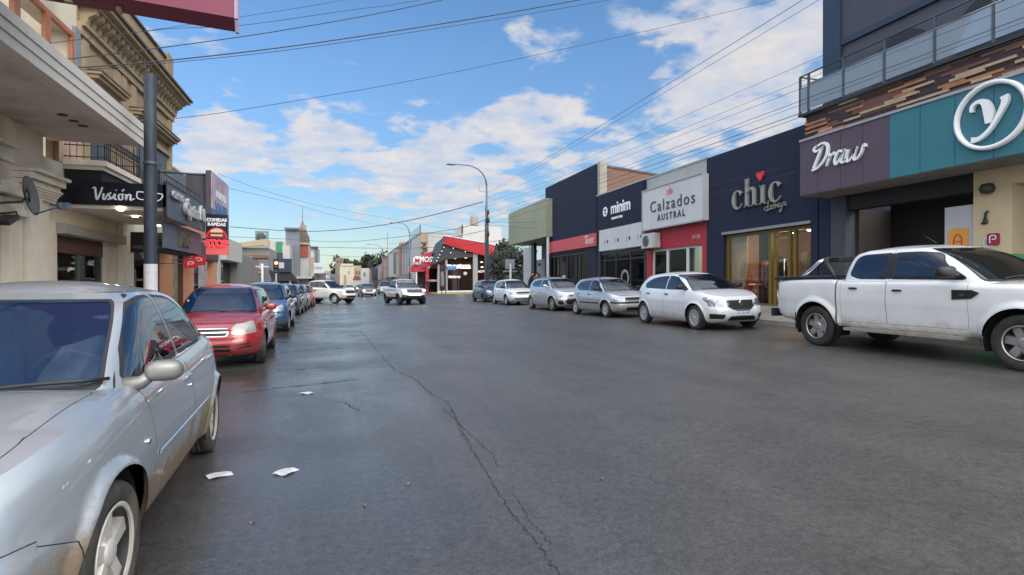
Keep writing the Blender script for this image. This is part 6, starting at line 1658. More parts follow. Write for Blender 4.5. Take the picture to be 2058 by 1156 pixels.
PT(strokes([[(0, 0, .2), (.3, .8, .2), (.6, .1, .2)], [(.8, .0, .2), (1.0, .7, .2), (1.2, 0, .2)]], (sx1 + .04, so0 + 2.5, 2.95), .4, mat('silver_letters', (.42, .42, .42), .4, .4), None, 'L', .06), sg)
P(MB().box(FL, sx1 - .06, so0 + .08, so1, 2.86, 2.92), 'soffit', mat('white_soffit', (.68, .64, .56), .7, var=.05), sg)
P(MB().box(FL, sx1 - .06, so0 + .08, so1, 3.3, 3.36), 'sign_roof', BLKF, sg)
for (px, py) in ((243, 421), (272, 434), (318, 453)):
    Yd = (2.86 - CAM_H) * F / (573 - py); x_, y_ = cam2w((px - 1029) / F * Yd, Yd); PT(downlight(x_, y_, 2.86, LAMPW, None, r=.05), sg)

# --- beige classical building over it, with cornice and balcony
yb0, yb1 = AL(155) + .03, AL(345)
t = Lb('beige_building', 'beige classical building with bracketed cornice, pedimented windows and iron balcony', 'building', 16, 3.7)
b = MB(); panel_wall(b, FL - .4, FL, yb0, yb1, 3.7, 7.0, []); P(b, 'wall', BEIGE, t)
P(MB().box(FL - 8, FL - .4, yb1 - .25, yb1, .12, 8.3).box(FL - 8, FL - .4, yb0, yb0 + .2, .12, 8.3), 'side_wall', BEIGE, t)
P(MB().box(FL - 8, FL - .4, yb0, yb1, 7.4, 7.5), 'roof', ROOFG, t)
P(MB().box(FL - .4, FL - .02, yb0, yb1, 7.0, 8.22).box(FL - .42, FL + .06, yb1 - .55, yb1 + .01, 7.3, 8.42).box(FL - .42, FL + .06, yb0, yb0 + .5, 7.3, 8.42), 'parapet', BEIGE, t)
P(MB().box(FL - .44, FL + .04, yb0, yb1 - .56, 8.22, 8.28), 'coping', DKSTONE, t)
b = MB(); b.box(FL, FL + .34, yb0, yb1 + .25, 7.02, 7.10); b.box(FL, FL + .46, yb0, yb1 + .33, 7.10, 7.19); b.box(FL, FL + .14, yb0, yb1 + .05, 6.62, 6.70); b.box(FL, FL + .08, yb0, yb1 + .03, 6.45, 6.62); P(b, 'cornice', BEIGE2, t)
P(MB().box(FL - .02, FL + .52, yb0, yb1 + .38, 7.19, 7.25), 'cornice_cap', DKSTONE, t)
nb = 24; y = yb0 + .12
while y < yb1 + .1:
    b = MB(); pr_ = [(FL, 6.70), (FL + .12, 6.72), (FL + .15, 6.84), (FL + .28, 6.92), (FL + .31, 7.02), (FL, 7.02)]
    b.prism(pr_, 'y', y, y + .14); P(b, 'bracket', BEIGE2, t); y += .285
# pilasters and pedimented windows
for c in (yb0 + .25, yb0 + 1.95, yb0 + 2.35, yb0 + 3.0, yb1 - 1.9, yb1 - .3): P(MB().box(FL, FL + .07, c - .14, c + .14, 3.72, 6.40), 'pilaster', BEIGE2, t)
for c in (yb0 + 1.1, yb0 + 3.65, yb1 - 1.1):
    w = P(MB().box(FL - .0, FL + .03, c - .5, c + .5, 3.75, 5.25), 'window', mat('dark_window_reveal', (.03, .03, .035), .4), t)
    P(MB().box(FL + .03, FL + .07, c - .46, c - .40, 3.75, 5.2).box(FL + .03, FL + .07, c + .40, c + .46, 3.75, 5.2).box(FL + .03, FL + .07, c - .03, c + .03, 3.75, 5.2).box(FL + .03, FL + .07, c - .40, c + .40, 4.6, 4.66), 'frame', OCHW, w)
    P(MB().box(FL + .032, FL + .04, c - .38, c - .04, 3.8, 5.18).box(FL + .032, FL + .04, c + .04, c + .38, 3.8, 5.18), 'pane', mat('curtain_cream', (.40, .30, .18), .6, var=.15, vscale=6), w)
    b = MB()
    for (z, h, pr_, ww) in ((5.27, .10, .10, .62), (5.62, .07, .16, .72), (5.69, .08, .26, .78), (5.77, .05, .32, .82)): b.box(FL, FL + pr_, c - ww, c + ww, z, z + h)
    P(b, 'lintel_moulding', BEIGE2, t); P(MB().box(FL + .0, FL + .335, c - .83, c + .83, 5.823, 5.86), 'lintel_cap', DKSTONE, t)
P(MB().box(FL + .0, FL + .02, AL(120), AL(205), 3.72, 5.3), 'lit_room_window', mat('pinkish_curtain', (.50, .33, .25), .6, var=.2, vscale=8), t)
P(MB().tube([(FL + .02, yb0 + 1.7, 5.0), (FL + .9, yb0 + 1.6, 5.3)], .018, 6), 'flag_bracket', STEEL, t)
# balcony
bl = thing('iron_balcony', 'balcony with wrought iron railing above the black script sign', 'balcony', (FL + .3, 13.8, 3.72))
bx0, bx1, by0, by1 = FL, -4.42, 12.62, 14.55
P(MB().box(bx0, bx1 + .03, by0 - .03, by1 + .03, 3.70, 3.80).box(bx0, bx1 - .02, by0 + .02, by1 - .02, 3.62, 3.70), 'slab', CRM2, bl)
P(MB().box(bx0, bx1 - .06, by0 + .05, by1 - .05, 3.38, 3.62), 'underside_box', mat('black_awning', (.010, .011, .015), .8, var=.2), bl)
b = MB()
for (p, q) in (((bx0, by0), (bx1, by0)), ((bx1, by0), (bx1, by1)), ((bx1, by1), (bx0, by1))):
    for z in (3.86, 4.08, 4.72): b.tube([(p[0], p[1], z), (q[0], q[1], z)], .012, 6)
    L_ = math.hypot(q[0] - p[0], q[1] - p[1]); k = int(L_ / .10)
    for i in range(k + 1):
        x = p[0] + (q[0] - p[0]) * i / k; y = p[1] + (q[1] - p[1]) * i / k; b.tube([(x, y, 3.8), (x, y, 4.72)], .007, 5)
        if i < k:
            x2 = p[0] + (q[0] - p[0]) * (i + .5) / k; y2 = p[1] + (q[1] - p[1]) * (i + .5) / k
            dx, dy = (q[0] - p[0]) / k * .3, (q[1] - p[1]) / k * .3
            b.tube([(x2 - dx, y2 - dy, 4.22), (x2, y2, 4.3), (x2 + dx, y2 + dy, 4.22), (x2, y2, 4.14), (x2 - dx, y2 - dy, 4.22)], .006, 4)
P(b, 'railing', IRON, bl)
tr = thing('terrace_rail', 'thin iron rail running above the grey optician panel', 'railing', (sx1 - .1, so0 + 1.6, 3.46))
b = MB()
for z in (3.62,): b.tube([(sx1 - .1, so0 + .1, z), (sx1 - .1, so1, z)], .01, 6)
for i in range(22): y = so0 + .1 + (so1 - so0 - .1) * i / 21; b.tube([(sx1 - .1, y, 3.37), (sx1 - .1, y, 3.62)], .006, 5)
P(b, 'rail', IRON, tr)

# --- shop with slanted grey canopy sign under and behind
t = Lb('grey_canopy_shop', 'dark shop front with tilted grey-blue canopy panel bearing worn bronze letters', 'shop', 17, .15)
pa = [(-3.40, 15.72), (-3.40, 18.0)]
ya_, yb_ = 12.9, 15.35
P(MB().box(-3.52, -3.46, so1 + .05 if False else ya_, yb_ + .55, 2.16, 2.70), 'canopy_panel', mat('slate_blue_panel', (.07, .09, .115), .5, var=.08), t)
P(MB().box(-4.05, -3.52, ya_ + .05, yb_ + .5, 2.14, 2.20).box(FL, -3.6, yb_ + .4, yb_ + .5, 2.2, 2.7), 'canopy_underside', mat('black_awning', (.010, .011, .015), .8), t)
PT(strokes([[(.2, 0, .22), (.2, 1.6, .22)], [(.9, 1.5, .12), (.3, .8, .15), (.9, .1, .2)], [(1.3, .1, .16), (1.15, .9, .16), (1.75, .9, .18), (1.8, .2, .15), (1.3, .1, .16)], [(2.2, 1.0, .18), (2.2, .3, .2), (2.6, .1, .16), (2.9, .3, .15), (2.9, 1.0, .18)], [(3.3, 1.4, .18), (3.3, .1, .2)]],
        (-3.44, ya_ + .95, 2.26), .25, mat('bronze_letters', (.13, .105, .075), .5, .4), None, 'L', .06), t)
rs = P(MB().box(-4.9, -4.2, 17.5, 17.6, 2.35, 2.8), 'inner_sign', mat('black_awning', (.010, .011, .015), .8), t)
PT(strokes([[(0, .3, .1), (.3, .5, .12), (.8, .35, .12)], [(.1, .1, .08), (.6, .2, .1)]], (-4.7, 17.47, 2.5), .35, mat('red_script', (.7, .05, .02), .4, var=0, emit=(1, .08, .03), estr=.6), None, 'C', .02), t)

# --- salmon building
ys0, ys1 = AL(345) + .02, AL(436)
SAL = mat('salmon_wall', (.46, .22, .135), .8, var=.08, vscale=.8, dirt=((.3, .16, .11), .6, 1))
t = Lb('salmon_building', 'plain salmon-painted wall above dark shop doorways', 'building', (ys0 + ys1) / 2, .15)
b = MB(); panel_wall(b, FL - .35, FL, ys0, ys1, .12, 5.03, [(ys0 + .55, ys0 + 2.3, .12, 2.45), (ys0 + 2.7, ys1 - .6, .12, 2.4)]); P(b, 'wall', SAL, t)
P(MB().box(FL - .37, FL + .03, ys0, ys1, 5.03, 5.10), 'coping', BEIGE2, t)
P(MB().box(-14, FL - .35, ys1 - .2, ys1, .12, 5.0).box(-14, FL - .35, ys0, ys1 - .2, 4.4, 4.5), 'back_volume', SAL, t)
P(MB().box(FL - .3, FL - .25, ys0 + .55, ys0 + 2.3, .12, 2.45).box(FL - .3, FL - .25, ys0 + 2.7, ys1 - .6, .12, 2.4), 'dark_entrance', G_DARK, t)
P(MB().box(FL, FL + .03, ys0 + .2, ys0 + 2.5, 2.45, 2.9).box(FL, FL + .03, ys0 + .12, ys0 + .5, .12, 2.45), 'mottled_panel', mat('mottled_tan', (.20, .17, .11), .7, var=.45, vscale=3), t)
P(MB().box(FL, FL + .06, ys0 + 2.5, ys1, 2.4, 3.0), 'dark_fascia', BLKF, t)
P(MB().box(FL, FL + .04, ys0 + 3.3, ys0 + 4.5, .3, 2.3), 'shop_poster', mat('pinkish_poster', (.30, .27, .27), .7, var=.5, vscale=2.5), t)
for i, (px, py, a) in enumerate(((383, 530, 18.4), (399, 523, 19.6))):
    xx = lat(px, a); z = zd(py, a, xx)
    s_ = thing('parking_sign', ['small red round-cornered parking sign nearer under the grey canopy', 'larger red round-cornered parking sign left of the hamburger sign'][i], 'sign', (xx, a, z), group='red parking signs')
    h = .16 if i else .13; w = .20 if i else .17
    P(MB().prism(round_poly([(xx - w, z - h), (xx + w, z - h), (xx + w, z + h), (xx - w, z + h)], .05), 'y', a, a + .06), 'sign_box', mat('bright_red_sign', (.50, .02, .03), .4, var=.03), s_)
    PT(strokes([[(-.45, -.4, .2), (-.35, .35, .18), (.5, .35, .18), (.5, -.05, .18), (-.2, -.1, .16)]], (xx, a - .01, z), w * .8, mat('pale_pink', (.75, .5, .5), .5), None, 'C', .01), s_)
    P(MB().tube([(xx - w, a + .03, z), (FL, a + .03, z)], .012, 6), 'bracket', STEEL, s_)

# --- vertical burger sign and billboard
a_ = 16.3
x0_, x1_ = lat(414, a_), lat(457.5, a_)
bs_ = thing('burger_sign', 'vertical black and red sign with a burger disc and a glowing red word', 'sign', (x1_, a_, 3))
zt, zbt = zd(432, a_, x1_), zd(512, a_, x1_)
P(MB().box(x0_, x1_, a_, a_ + .18, zbt + .26, zt), 'black_panel', mat('gloss_black_sign', (.008, .010, .022), .35, var=.1), bs_)
P(MB().box(x0_, x1_, a_, a_ + .18, zbt, zbt + .258), 'red_panel', mat('sign_red_panel', (.62, .09, .09), .4, var=.04, emit=(1, .15, .12), estr=.12), bs_)
xm_ = (x0_ + x1_) / 2
for r0_, m_, yy in ((.25, mat('glow_red', (.7, .02, .03), .4, var=0, emit=(1, .05, .06), estr=.1), -.012), (.222, mat('dark_red_disc', (.30, .008, .015), .4), -.016)):
    b = MB(); n = 28; b.add([(xm_, a_ + yy, zbt + .42)] + [(xm_ + r0_ * math.cos(math.pi * k / n), a_ + yy, zbt + .42 + r0_ * 1.15 * math.sin(math.pi * k / n)) for k in range(n + 1)], [(0, k + 1, k + 2) for k in range(n)]); P(b, 'disc', m_, bs_, fix=False)
b = MB(); cz_ = zbt + .58
bun, pat, lef = mat('bun_tan', (.62, .50, .36), .6, var=.05), mat('patty_brown', (.12, .05, .03), .6), mat('bun_cream', (.60, .50, .40), .6)
n = 12; b.add([(xm_, a_ - .02, cz_)] + [(xm_ + .15 * math.cos(math.pi * k / n), a_ - .02, cz_ + .10 * math.sin(math.pi * k / n)) for k in range(n + 1)], [(0, k + 1, k + 2) for k in range(n)], 0)
b.box(xm_ - .15, xm_ + .15, a_ - .024, a_ - .018, cz_ - .045, cz_ - .015, 1); b.box(xm_ - .14, xm_ + .14, a_ - .024, a_ - .018, cz_ - .10, cz_ - .055, 0); P(b, 'burger', [bun, pat], bs_)
STR = mat('stop_red', (.75, .02, .04), .4, var=0, emit=(1, .06, .08), estr=.12)
PT(text('STOP', (xm_, a_ - .025, zbt + .28), .235, mat('stop_glow', (.8, .2, .2), .4, var=0, emit=(1, .3, .28), estr=.08), None, 'C', .02, bold=.02, sx=.95), bs_)
PT(text('STOP', (xm_, a_ - .04, zbt + .28), .235, STR, None, 'C', .02, bold=.008, sx=.95), bs_)
for i, wd in enumerate(('COMIDAS', 'RAPIDAS')): PT(text(wd, (xm_, a_ - .01, zt - .15 - i * .115), .115, LETW, None, 'C', .01, bold=.006, sx=.95), bs_)
P(MB().tube([(x0_, a_ + .09, 3.3), (FL, a_ + .09, 3.3)], .03, 8).tube([(x0_, a_ + .09, 2.6), (FL, a_ + .09, 2.6)], .03, 8), 'bracket', STEEL, bs_)
XB = -3.62
bb = thing('billboard', 'tall faded billboard with pink and white print and blue lettering along the left street side', 'billboard', (XB, at(442, XB), 3.6))
ya_, yb_ = at(427, XB), at(460, XB)
bm_ = mat('billboard_print', (.36, .31, .36), .6, var=.30, vscale=1.6, dirt=((.42, .10, .14), .85, 1.7)); 
P(MB().box(XB - .03, XB, ya_, yb_, 3.62, 4.66), 'print', bm_, bb)
P(MB().box(XB - .035, XB + .004, ya_, yb_, 3.45, 3.62), 'blue_band', mat('blue_print', (.05, .12, .28), .6, var=.2, vscale=6), bb)
PT(text('VIAJES', (XB + .005, (ya_ + yb_) / 2, 3.70), .42, mat('blue_print', (.05, .12, .28), .6), None, 'L', .008, bold=.02, sx=1.5), bb)
PT(text('nueva', (XB + .005, (ya_ + yb_) / 2, 4.15), .45, mat('white_print', (.6, .6, .6), .6), None, 'L', .008, shear=.3, bold=.01, sx=1.4), bb)
P(MB().box(XB - .16, XB - .03, ya_ - .05, yb_, 3.45, 4.7).box(XB - .7, XB - .16, ya_ + .1, ya_ + .2, 3.4, 4.62), 'back_frame', mat('dark_frame', (.06, .055, .07), .7, var=.2), bb)
for (q_, z_) in ((ya_ + .1, 4.6), (ya_ + .1, 3.5), (yb_ - .2, 3.5)): P(MB().tube([(XB - .1, q_, z_), (FL, q_, z_)], .03, 6), 'bracket', STEEL, bb)
P(MB().box(-5.6, -4.7, ya_ + .5, ya_ + 2.0, 4.2, 4.75), 'grey_cabinet', mat('grey_cabinet', (.12, .14, .15), .7), bb)

# --- the low corner shops further on, left
yq = AL(436) + .05
t = Lb('white_corner_shop', 'low white corner shop with a pale pillar and small gable before the crossing', 'shop', yq + 1, .15)
P(MB().box(FL - .3, FL + .02, yq, yq + .6, .12, 3.35).box(FL - .3, FL + .25, yq + .6, yq + 4.5, 2.5, 3.45), 'wall', mat('chalk_wall', (.42, .42, .38), .8, var=.06), t)
P(MB().box(FL - .35, FL - .3, yq + .6, yq + 12, .12, 2.5), 'dark_glazing', G_DARK, t)
P(MB().box(FL - .3, FL + .02, yq + 4.5, yq + 12, .12, 2.9), 'wall', mat('grey_olive_wall', (.17, .17, .15), .8, var=.1), t)
P(MB().box(-14, FL - .35, yq + 11.8, yq + 12, .12, 3.2).box(-14, FL - .35, yq, yq + 11.8, 3.0, 3.1), 'back_volume', mat('grey_olive_wall', (.17, .17, .15), .8), t)
# --- steel post (pole without arm) at the kerb
xp, yp = lat(303, 10.8), 10.8
pl = thing('steel_post', 'thick blue-grey steel post with whitewashed foot at the left kerb', 'post', (xp, yp, .12))
P(MB().lathe([(.098, 1.75), (.096, 3.0), (.094, 4.93), (.088, 4.95), (0, 4.95)], 20, 'z', (xp, yp, 0)), 'shaft', mat('blue_grey_post', (.022, .034, .052), .6, .1, var=.12, vscale=2, dirt=((.14, .14, .14), .5, 3)), pl)
P(MB().lathe([(.103, .12), (.101, 1.752), (.098, 1.754)], 20, 'z', (xp, yp, 0)), 'white_foot', mat('whitewash', (.46, .44, .45), .8, var=.15, vscale=5, dirt=((.3, .25, .25), .7, 6)), pl)
P(MB().lathe([(.100, 3.42), (.11, 3.43), (.11, 3.47), (.100, 3.48)], 20, 'z', (xp, yp, 0)).box(xp + .08, xp + .17, yp - .02, yp + .02, 3.43, 3.47), 'clamp', STEEL, pl)
# --- overhead magenta sign near the camera
mg = thing('magenta_sign_box', 'large magenta sign box overhanging the street, cut by the top of the frame', 'sign', (-2.2, 6.6, 4.3))
q0, q1 = Vector((-1.14, 6.80, 0)), Vector((-3.45, 6.50, 0)); dn = Vector((.13, -1, 0)).normalized()
b = MB(); zz0, zz1 = 4.20, 5.9; T_ = .36
c4 = [q0, q1, q1 + dn * T_, q0 + dn * T_]
b.add([(v.x, v.y, zz0) for v in c4] + [(v.x, v.y, zz1) for v in c4], [(0, 1, 2, 3), (4, 7, 6, 5), (0, 4, 5, 1), (1, 5, 6, 2), (2, 6, 7, 3), (3, 7, 4, 0)])
P(b, 'sign_box', mat('magenta_panel', (.15, .004, .038), .45, var=.04), mg)
b = MB(); e = (q0 - q1).normalized()
for v in (q0 + e * .02, q0 + e * .02 + dn * T_): b.obox((v.x, v.y, (zz0 + zz1) / 2), e * .018, dn * .018, (0, 0, (zz1 - zz0) / 2 + .01))
P(b, 'edge_trim', mat('purple_grey_trim', (.22, .17, .24), .4, .3), mg)
P(MB().obox(tuple(q0.lerp(q1, .62) + dn * .18 + Vector((0, 0, 4.18))), e * .03, dn * .02, (0, 0, .035)).obox(tuple(q0.lerp(q1, .45) + dn * .1 + Vector((0, 0, 4.18))), e * .02, dn * .05, (0, 0, .02)), 'fixing', mat('tan_fixing', (.4, .3, .22), .6), mg)
P(MB().tube([(-3.4, 6.35, 5.2), (FL, 6.2, 5.2)], .04, 8), 'bracket', STEEL, mg)

# ------------------------------------------------------------------ beyond the crossing
def Yd_at(px, L): return L * (F / CY) / (px - 690.0)
def facade_building(name, label, x, y0, y1, z1, m, side='R', depth=12, base=.2, floors=2, bays=3, gf=None, win=None, parapet=True, shop=None, cat='building', awning=None, sill=True):
    """a street building: facade on plane X=x between y0 and y1, with recessed windows on the street face and on the near flank"""
    s = -1 if side == 'R' else 1           # facade normal along s*X
    t = thing(name, label, cat, (x, (y0 + y1) / 2, base))
    xb = x - s * depth
    P(MB().box(min(x, xb), max(x, xb), y0, y1, base, z1), 'wall', m, t)
    win = win or mat('far_window_dark', (.035, .042, .05), .25, var=.3, vscale=1)
    frm = mat('far_window_frame', (.35, .35, .34), .6)
    H = z1 - base; gh = min(3.3, H * .45) if floors > 1 else H * .62
    if parapet:
        P(MB().box(min(x + s * .18, x), max(x + s * .18, x), y0, y1, z1 - .42, z1 - .22), 'cornice', mat(m.name + '_trim', tuple(min(1, c * 1.15) for c in m.node_tree.nodes['Vector Math'].inputs[0].default_value[:3]) if 'Vector Math' in m.node_tree.nodes else (.4, .4, .4), .8), t)
    # ground floor openings
    n = max(1, int((y1 - y0) / 3.2)); w = (y1 - y0) / n
    for i in range(n):
        a = y0 + i * w
        P(MB().box(min(x, x + s * .03), max(x, x + s * .03), a + .35, a + w - .35, base + .15, base + gh - .55), 'shop_window', shop or win, t)
    if awning: P(MB().add and MB().box(min(x, x + s * 1.1), max(x, x + s * 1.1), y0 + .3, y1 - .3, base + gh - .5, base + gh - .3), 'canopy', awning, t)
    if floors > 1:
        fh = (H - gh - .6) / (floors - 1); w = (y1 - y0) / bays
        for f in range(floors - 1):
            for i in range(bays):
                a = y0 + (i + .5) * w; z = base + gh + .15 + f * fh; hw = min(.7, w * .3)
                o = P(MB().box(min(x, x + s * .05), max(x, x + s * .05), a - hw - .07, a + hw + .07, z - .07, z + fh * .68 + .07), 'window', frm, t)
                P(MB().box(min(x + s * .05, x + s * .06), max(x + s * .05, x + s * .06), a - hw, a + hw, z, z + fh * .68), 'pane', win, o)
    return t
FC = {k: mat('far_' + k, tuple(.70 * q + .10 * (sum(c) / 3) for q in c), .8, var=.1, vscale=.6, dirt=(tuple(q * .6 for q in c), .5, .5)) for k, c in dict(grey=(.26, .27, .28), white=(.46, .46, .44), cream=(.50, .43, .29), tan=(.34, .25, .17), rose=(.34, .20, .16), blue=(.20, .25, .32), dark=(.05, .055, .06),
      brown=(.22, .16, .12), ochre=(.42, .34, .16), green=(.03, .24, .12), slate=(.13, .145, .17), pink=(.40, .29, .25), teal=(.1, .17, .18)).items()}
# right row beyond the corner shop, from near to far; every facade on X = 12
XRW = 12.4
def yR(px, L=XRW): return at(px, L)
# --- corner shop with the folded red roof
L0 = 12.0
yc0 = 69.5
t = thing('red_roofed_corner_shop', 'corner shop with folded bright red roof band, glass walls and pale pillars', 'shop', (14.5, 70, .46))
def cpt(px, py, a):      # point on the plane Y=a
    x = lat(px, a); return (x, a, zd(py, a, x))
# glass body
gx0, gx1 = lat(898, 70), lat(994, 70)
P(MB().box(lat(864, 73), lat(999, 73), 73, 73.2, .46, 5.6), 'back_wall', mat('dark_red_interior', (.05, .013, .013), .7, var=.4, vscale=.7), t)
P(MB().box(gx0, gx1, 70.2, 73, 5.4, 5.5), 'ceiling', BLKF, t)
P(MB().box(gx0, gx1, 70.2, 76, .44, .5), 'floor', mat('grey_floor', (.2, .2, .2), .5), t)
def quadpanel(name, pts, a, d, m, th):     # flat panel on plane Y=a through pixel corners, thickness d
    q = [cpt(px, py, a) for px, py in pts]
    return P(MB().prism([(v[0], v[2]) for v in q], 'y', a, a + d), name, m, th)
GS = glass('corner_glass', (.6, .62, .62), .75, (.010, .008, .008), ior=1.3)
for (pa, pb) in ((902, 943), (947, 951)): pass
quadpanel('glass_wall', [(899, 587), (899, 515), (952, 510), (952, 585)], 70.4, .05, GS, t)
quadpanel('glass_wall', [(960, 584), (960, 512), (996, 520), (996, 584)], 70.4, .05, GS, t)
REDRF = mat('red_roof_band', (.42, .006, .018), .45, var=.06); 
# folded red band: slopes down from the corner peak to the right
quadpanel('roof_band', [(891, 474.5), (976, 489), (1001, 496), (998, 518.5), (952, 508), (893, 490.5)], 69.6, .5, REDRF, t)
b = MB()
for k in range(1, 6):
    f = k / 6; p = [cpt(px, py, 69.55) for px, py in ((892, 474.5 + f * 16), (976, 489 + f * 26))]; b.tube([p[0], p[1]], .025, 4)
P(b, 'band_ribs', mat('rib_red', (.5, .02, .03), .4), t)
p = [cpt(px, py, 69.5) for px, py in ((891, 473.5), (976, 488), (1001, 495))]; P(MB().tube(p, .05, 5), 'roof_edge', WHITEF, t)
# dark soffit triangle and the left slope with bulbs
q = [cpt(892, 490, 69.6), cpt(953, 509, 69.6), cpt(953, 517, 70.6), cpt(896, 520, 70.6)]
quadpanel('soffit', [(890, 490), (955, 508.5), (960, 516), (896, 521), (872, 532)], 70.0, .2, mat('soffit_black', (.018, .022, .028), .6), t)
lf = [cpt(891, 477, 69.5), cpt(871, 530, 69.6)]; lb = [(lf[0][0] + .2, 77, lf[0][2] - .3), (lf[1][0] + .2, 77, lf[1][2])]
b = MB(); b.add([lf[0], lf[1], lb[1], lb[0]] + [(v[0] + .25, v[1], v[2]) for v in (lf[0], lf[1], lb[1], lb[0])], [(0, 1, 2, 3), (4, 7, 6, 5), (0, 4, 5, 1), (1, 5, 6, 2), (2, 6, 7, 3), (3, 7, 4, 0)])
P(b, 'slanted_side', mat('side_dark', (.03, .045, .05), .6), t)
BULB = mat('bulb_glow', (1, .95, .8), .4, var=0, emit=(1, .93, .75), estr=1.5)
for i, (px, py) in enumerate([(892, 497), (888, 505), (884, 512), (881, 518), (878, 524), (911, 499), (935, 506), (906, 508)]):
    v = cpt(px, py, 69.42); b = MB(); blob(b, v, (.045, .04, .045), 8, 6, 2); P(b, 'bulb', BULB, t)
for (px, py) in ((914, 519), (936, 518), (968, 527), (969, 537)): v = cpt(px, py, 71.5); b = MB(); blob(b, v, (.22, .1, .10), 8, 6, 2); P(b, 'pendant_lamp', mat('pendant_glow', (1, .9, .6), .4, var=0, emit=(1.0, .8, .4), estr=4.0), t)
for (pa, pb, nm) in ((951, 960, 1), (880, 883.5, 0), (895, 899.5, 0), (920.5, 923, 2)):
    top = {1: 508, 0: 532, 2: 546}[nm] if pa != 895 else 514
    quadpanel('pillar', [(pa, 588), (pa, top), (pb, top + (1 if nm == 1 else 0)), (pb, 588)], 69.95 if nm == 1 else 70.2, .3, mat('pale_pillar', (.22, .23, .22), .6) if nm != 2 else BLKF, t)
quadpanel('fascia_beam', [(884, 541), (884, 534), (952, 530), (952, 538)], 70.3, .08, BLKF, t)
quadpanel('door', [(909, 587), (909, 545), (919, 545), (919, 587)], 70.3, .06, mat('dark_door', (.03, .012, .015), .4), t)
quadpanel('sill', [(880, 588), (880, 585), (1000, 583), (1000, 586)], 70.1, .5, WHITEF, t)
for (x0, y0_, x1, y1_, c) in ((930, 555, 940, 580, (.45, .18, .14)), (941, 560, 949, 578, (.3, .33, .2)), (886, 545, 892, 575, (.32, .33, .36)), (962, 548, 974, 562, (.38, .03, .03)), (976, 562, 984, 580, (.1, .06, .06)), (925, 566, 929, 580, (.2, .2, .2)), (902, 553, 907, 562, (.35, .3, .3))):
    quadpanel('window_display', [(x0, y1_), (x0, y0_), (x1, y0_), (x1, y1_)], 70.9, .04, mat('disp_%d_%d' % (x0, y0_), c, .6, var=.3, vscale=1.5), t)
v = cpt(935, 550, 70.3); P(MB().lathe([(0, 70.26), (.24, 70.26), (.24, 70.3)], 18, 'y', (v[0], 0, v[2])), 'round_decal', mat('pale_decal', (.5, .45, .4), .5), t)
LETGW = mat('lit_white_letters', (.6, .6, .55), .4, var=0, emit=(1, .97, .85), estr=.35)
v = cpt(922, 535, 69.9); PT(text('mostaza', v, .95, LETGW, None, 'C', .08, bold=.03, sx=.98), t)
v = cpt(976, 546, 70.2); PT(text('AUTO LUZ', v, .42, LETW, None, 'C', .05, bold=.01), t)
v = cpt(913, 557, 70.2); PT(text('PEDIDOS', v, .38, LETW, None, 'C', .05, bold=.02), t)
# --- neighbour: magenta-red slanted signs, disc with letter, red pillar
t = thing('red_sign_shop', 'shop with white disc sign and tilted crimson sign boards over a red pillar', 'shop', (12, 74, .46))
CRIM = mat('crimson_board', (.38, .02, .04), .45, var=.06)
quadpanel('tilted_board', [(846, 539), (850, 512), (869, 505), (867, 526), (880, 527), (868, 535)], 72.5, .3, CRIM, t)
v = cpt(858, 522, 72.4); PT(text('MOSS', v, .95, LETW, None, 'C', .05, bold=.03, sx=.85, shear=.1), t)
b = MB(); v = cpt(838.5, 524, 72.3); b.lathe([(0, 72.28), (.52, 72.28), (.56, 72.32), (.56, 72.5)], 28, 'y', (v[0], 0, v[2])); P(b, 'disc', mat('disc_white', (.55, .52, .54), .5), t)
PT(text('M', (v[0], 72.26, v[2]), .85, mat('disc_letter', (.45, .02, .05), .5), None, 'C', .02, bold=.03), t)
quadpanel('canopy_board', [(832, 546), (832, 532), (858, 533), (858, 540), (852, 546)], 72.7, 3.0, CRIM, t)
quadpanel('canopy_side', [(822, 547), (822, 537), (832, 532), (832, 546)], 74.5, .3, mat('faded_crimson', (.42, .12, .12), .5), t)
quadpanel('red_pillar', [(856, 589), (856, 538), (862, 538), (862, 589)], 72.6, .6, CRIM, t)
quadpanel('glass_wall', [(862, 588), (862, 540), (880, 540), (880, 588)], 72.9, .05, GS, t)
quadpanel('interior_wall', [(836, 588), (836, 545), (881, 537), (881, 588)], 75.5, .1, mat('dim_interior', (.05, .03, .035), .7, var=.5, vscale=.5), t)
quadpanel('window_band', [(862, 566), (862, 562), (880, 562), (880, 566)], 72.85, .04, mat('pink_band', (.5, .3, .3), .6), t)
for (pa, pb) in ((836, 838.5), (879, 881)): quadpanel('mullion', [(pa, 588), (pa, 545), (pb, 545), (pb, 588)], 72.8, .1, WHITEF, t)
# --- party walls behind: long pale wall and the block with the water tank
t = thing('long_pale_building', 'long pale party wall rising behind the red corner shop, with brown graffiti panel', 'building', (16, 84, .46))
quadpanel('pale_wall', [(846, 590), (846, 471), (866, 471.5), (1018, 475), (1018, 590)], 82, 12, FC['white'], t)
quadpanel('tan_panel', [(845.5, 545), (845.5, 469), (860, 470), (860, 545)], 81.9, .1, FC['tan'], t)
v = cpt(853, 500, 81.8)
PT(strokes([[(-.5, 1.0, .18), (.2, .6, .18), (-.4, .2, .18), (.4, -.2, .18), (-.4, -.7, .18), (.3, -1.1, .18)], [(.4, 1.1, .15), (-.2, .6, .15)], [(.4, .2, .15), (-.3, -.3, .15)]], v, .95, mat('graffiti_dark', (.05, .04, .035), .8), None, 'C', .03, name='graffiti'), t)
t = thing('tank_block', 'pale upper block behind the red roof carrying a small water tank', 'building', (20, 80, 6))
quadpanel('pale_wall', [(930, 560), (930, 453), (1008, 457), (1012, 560)], 81, 6, mat('pale_block', (.44, .43, .41), .8, var=.06, dirt=((.3, .29, .28), .5, .4)), t)
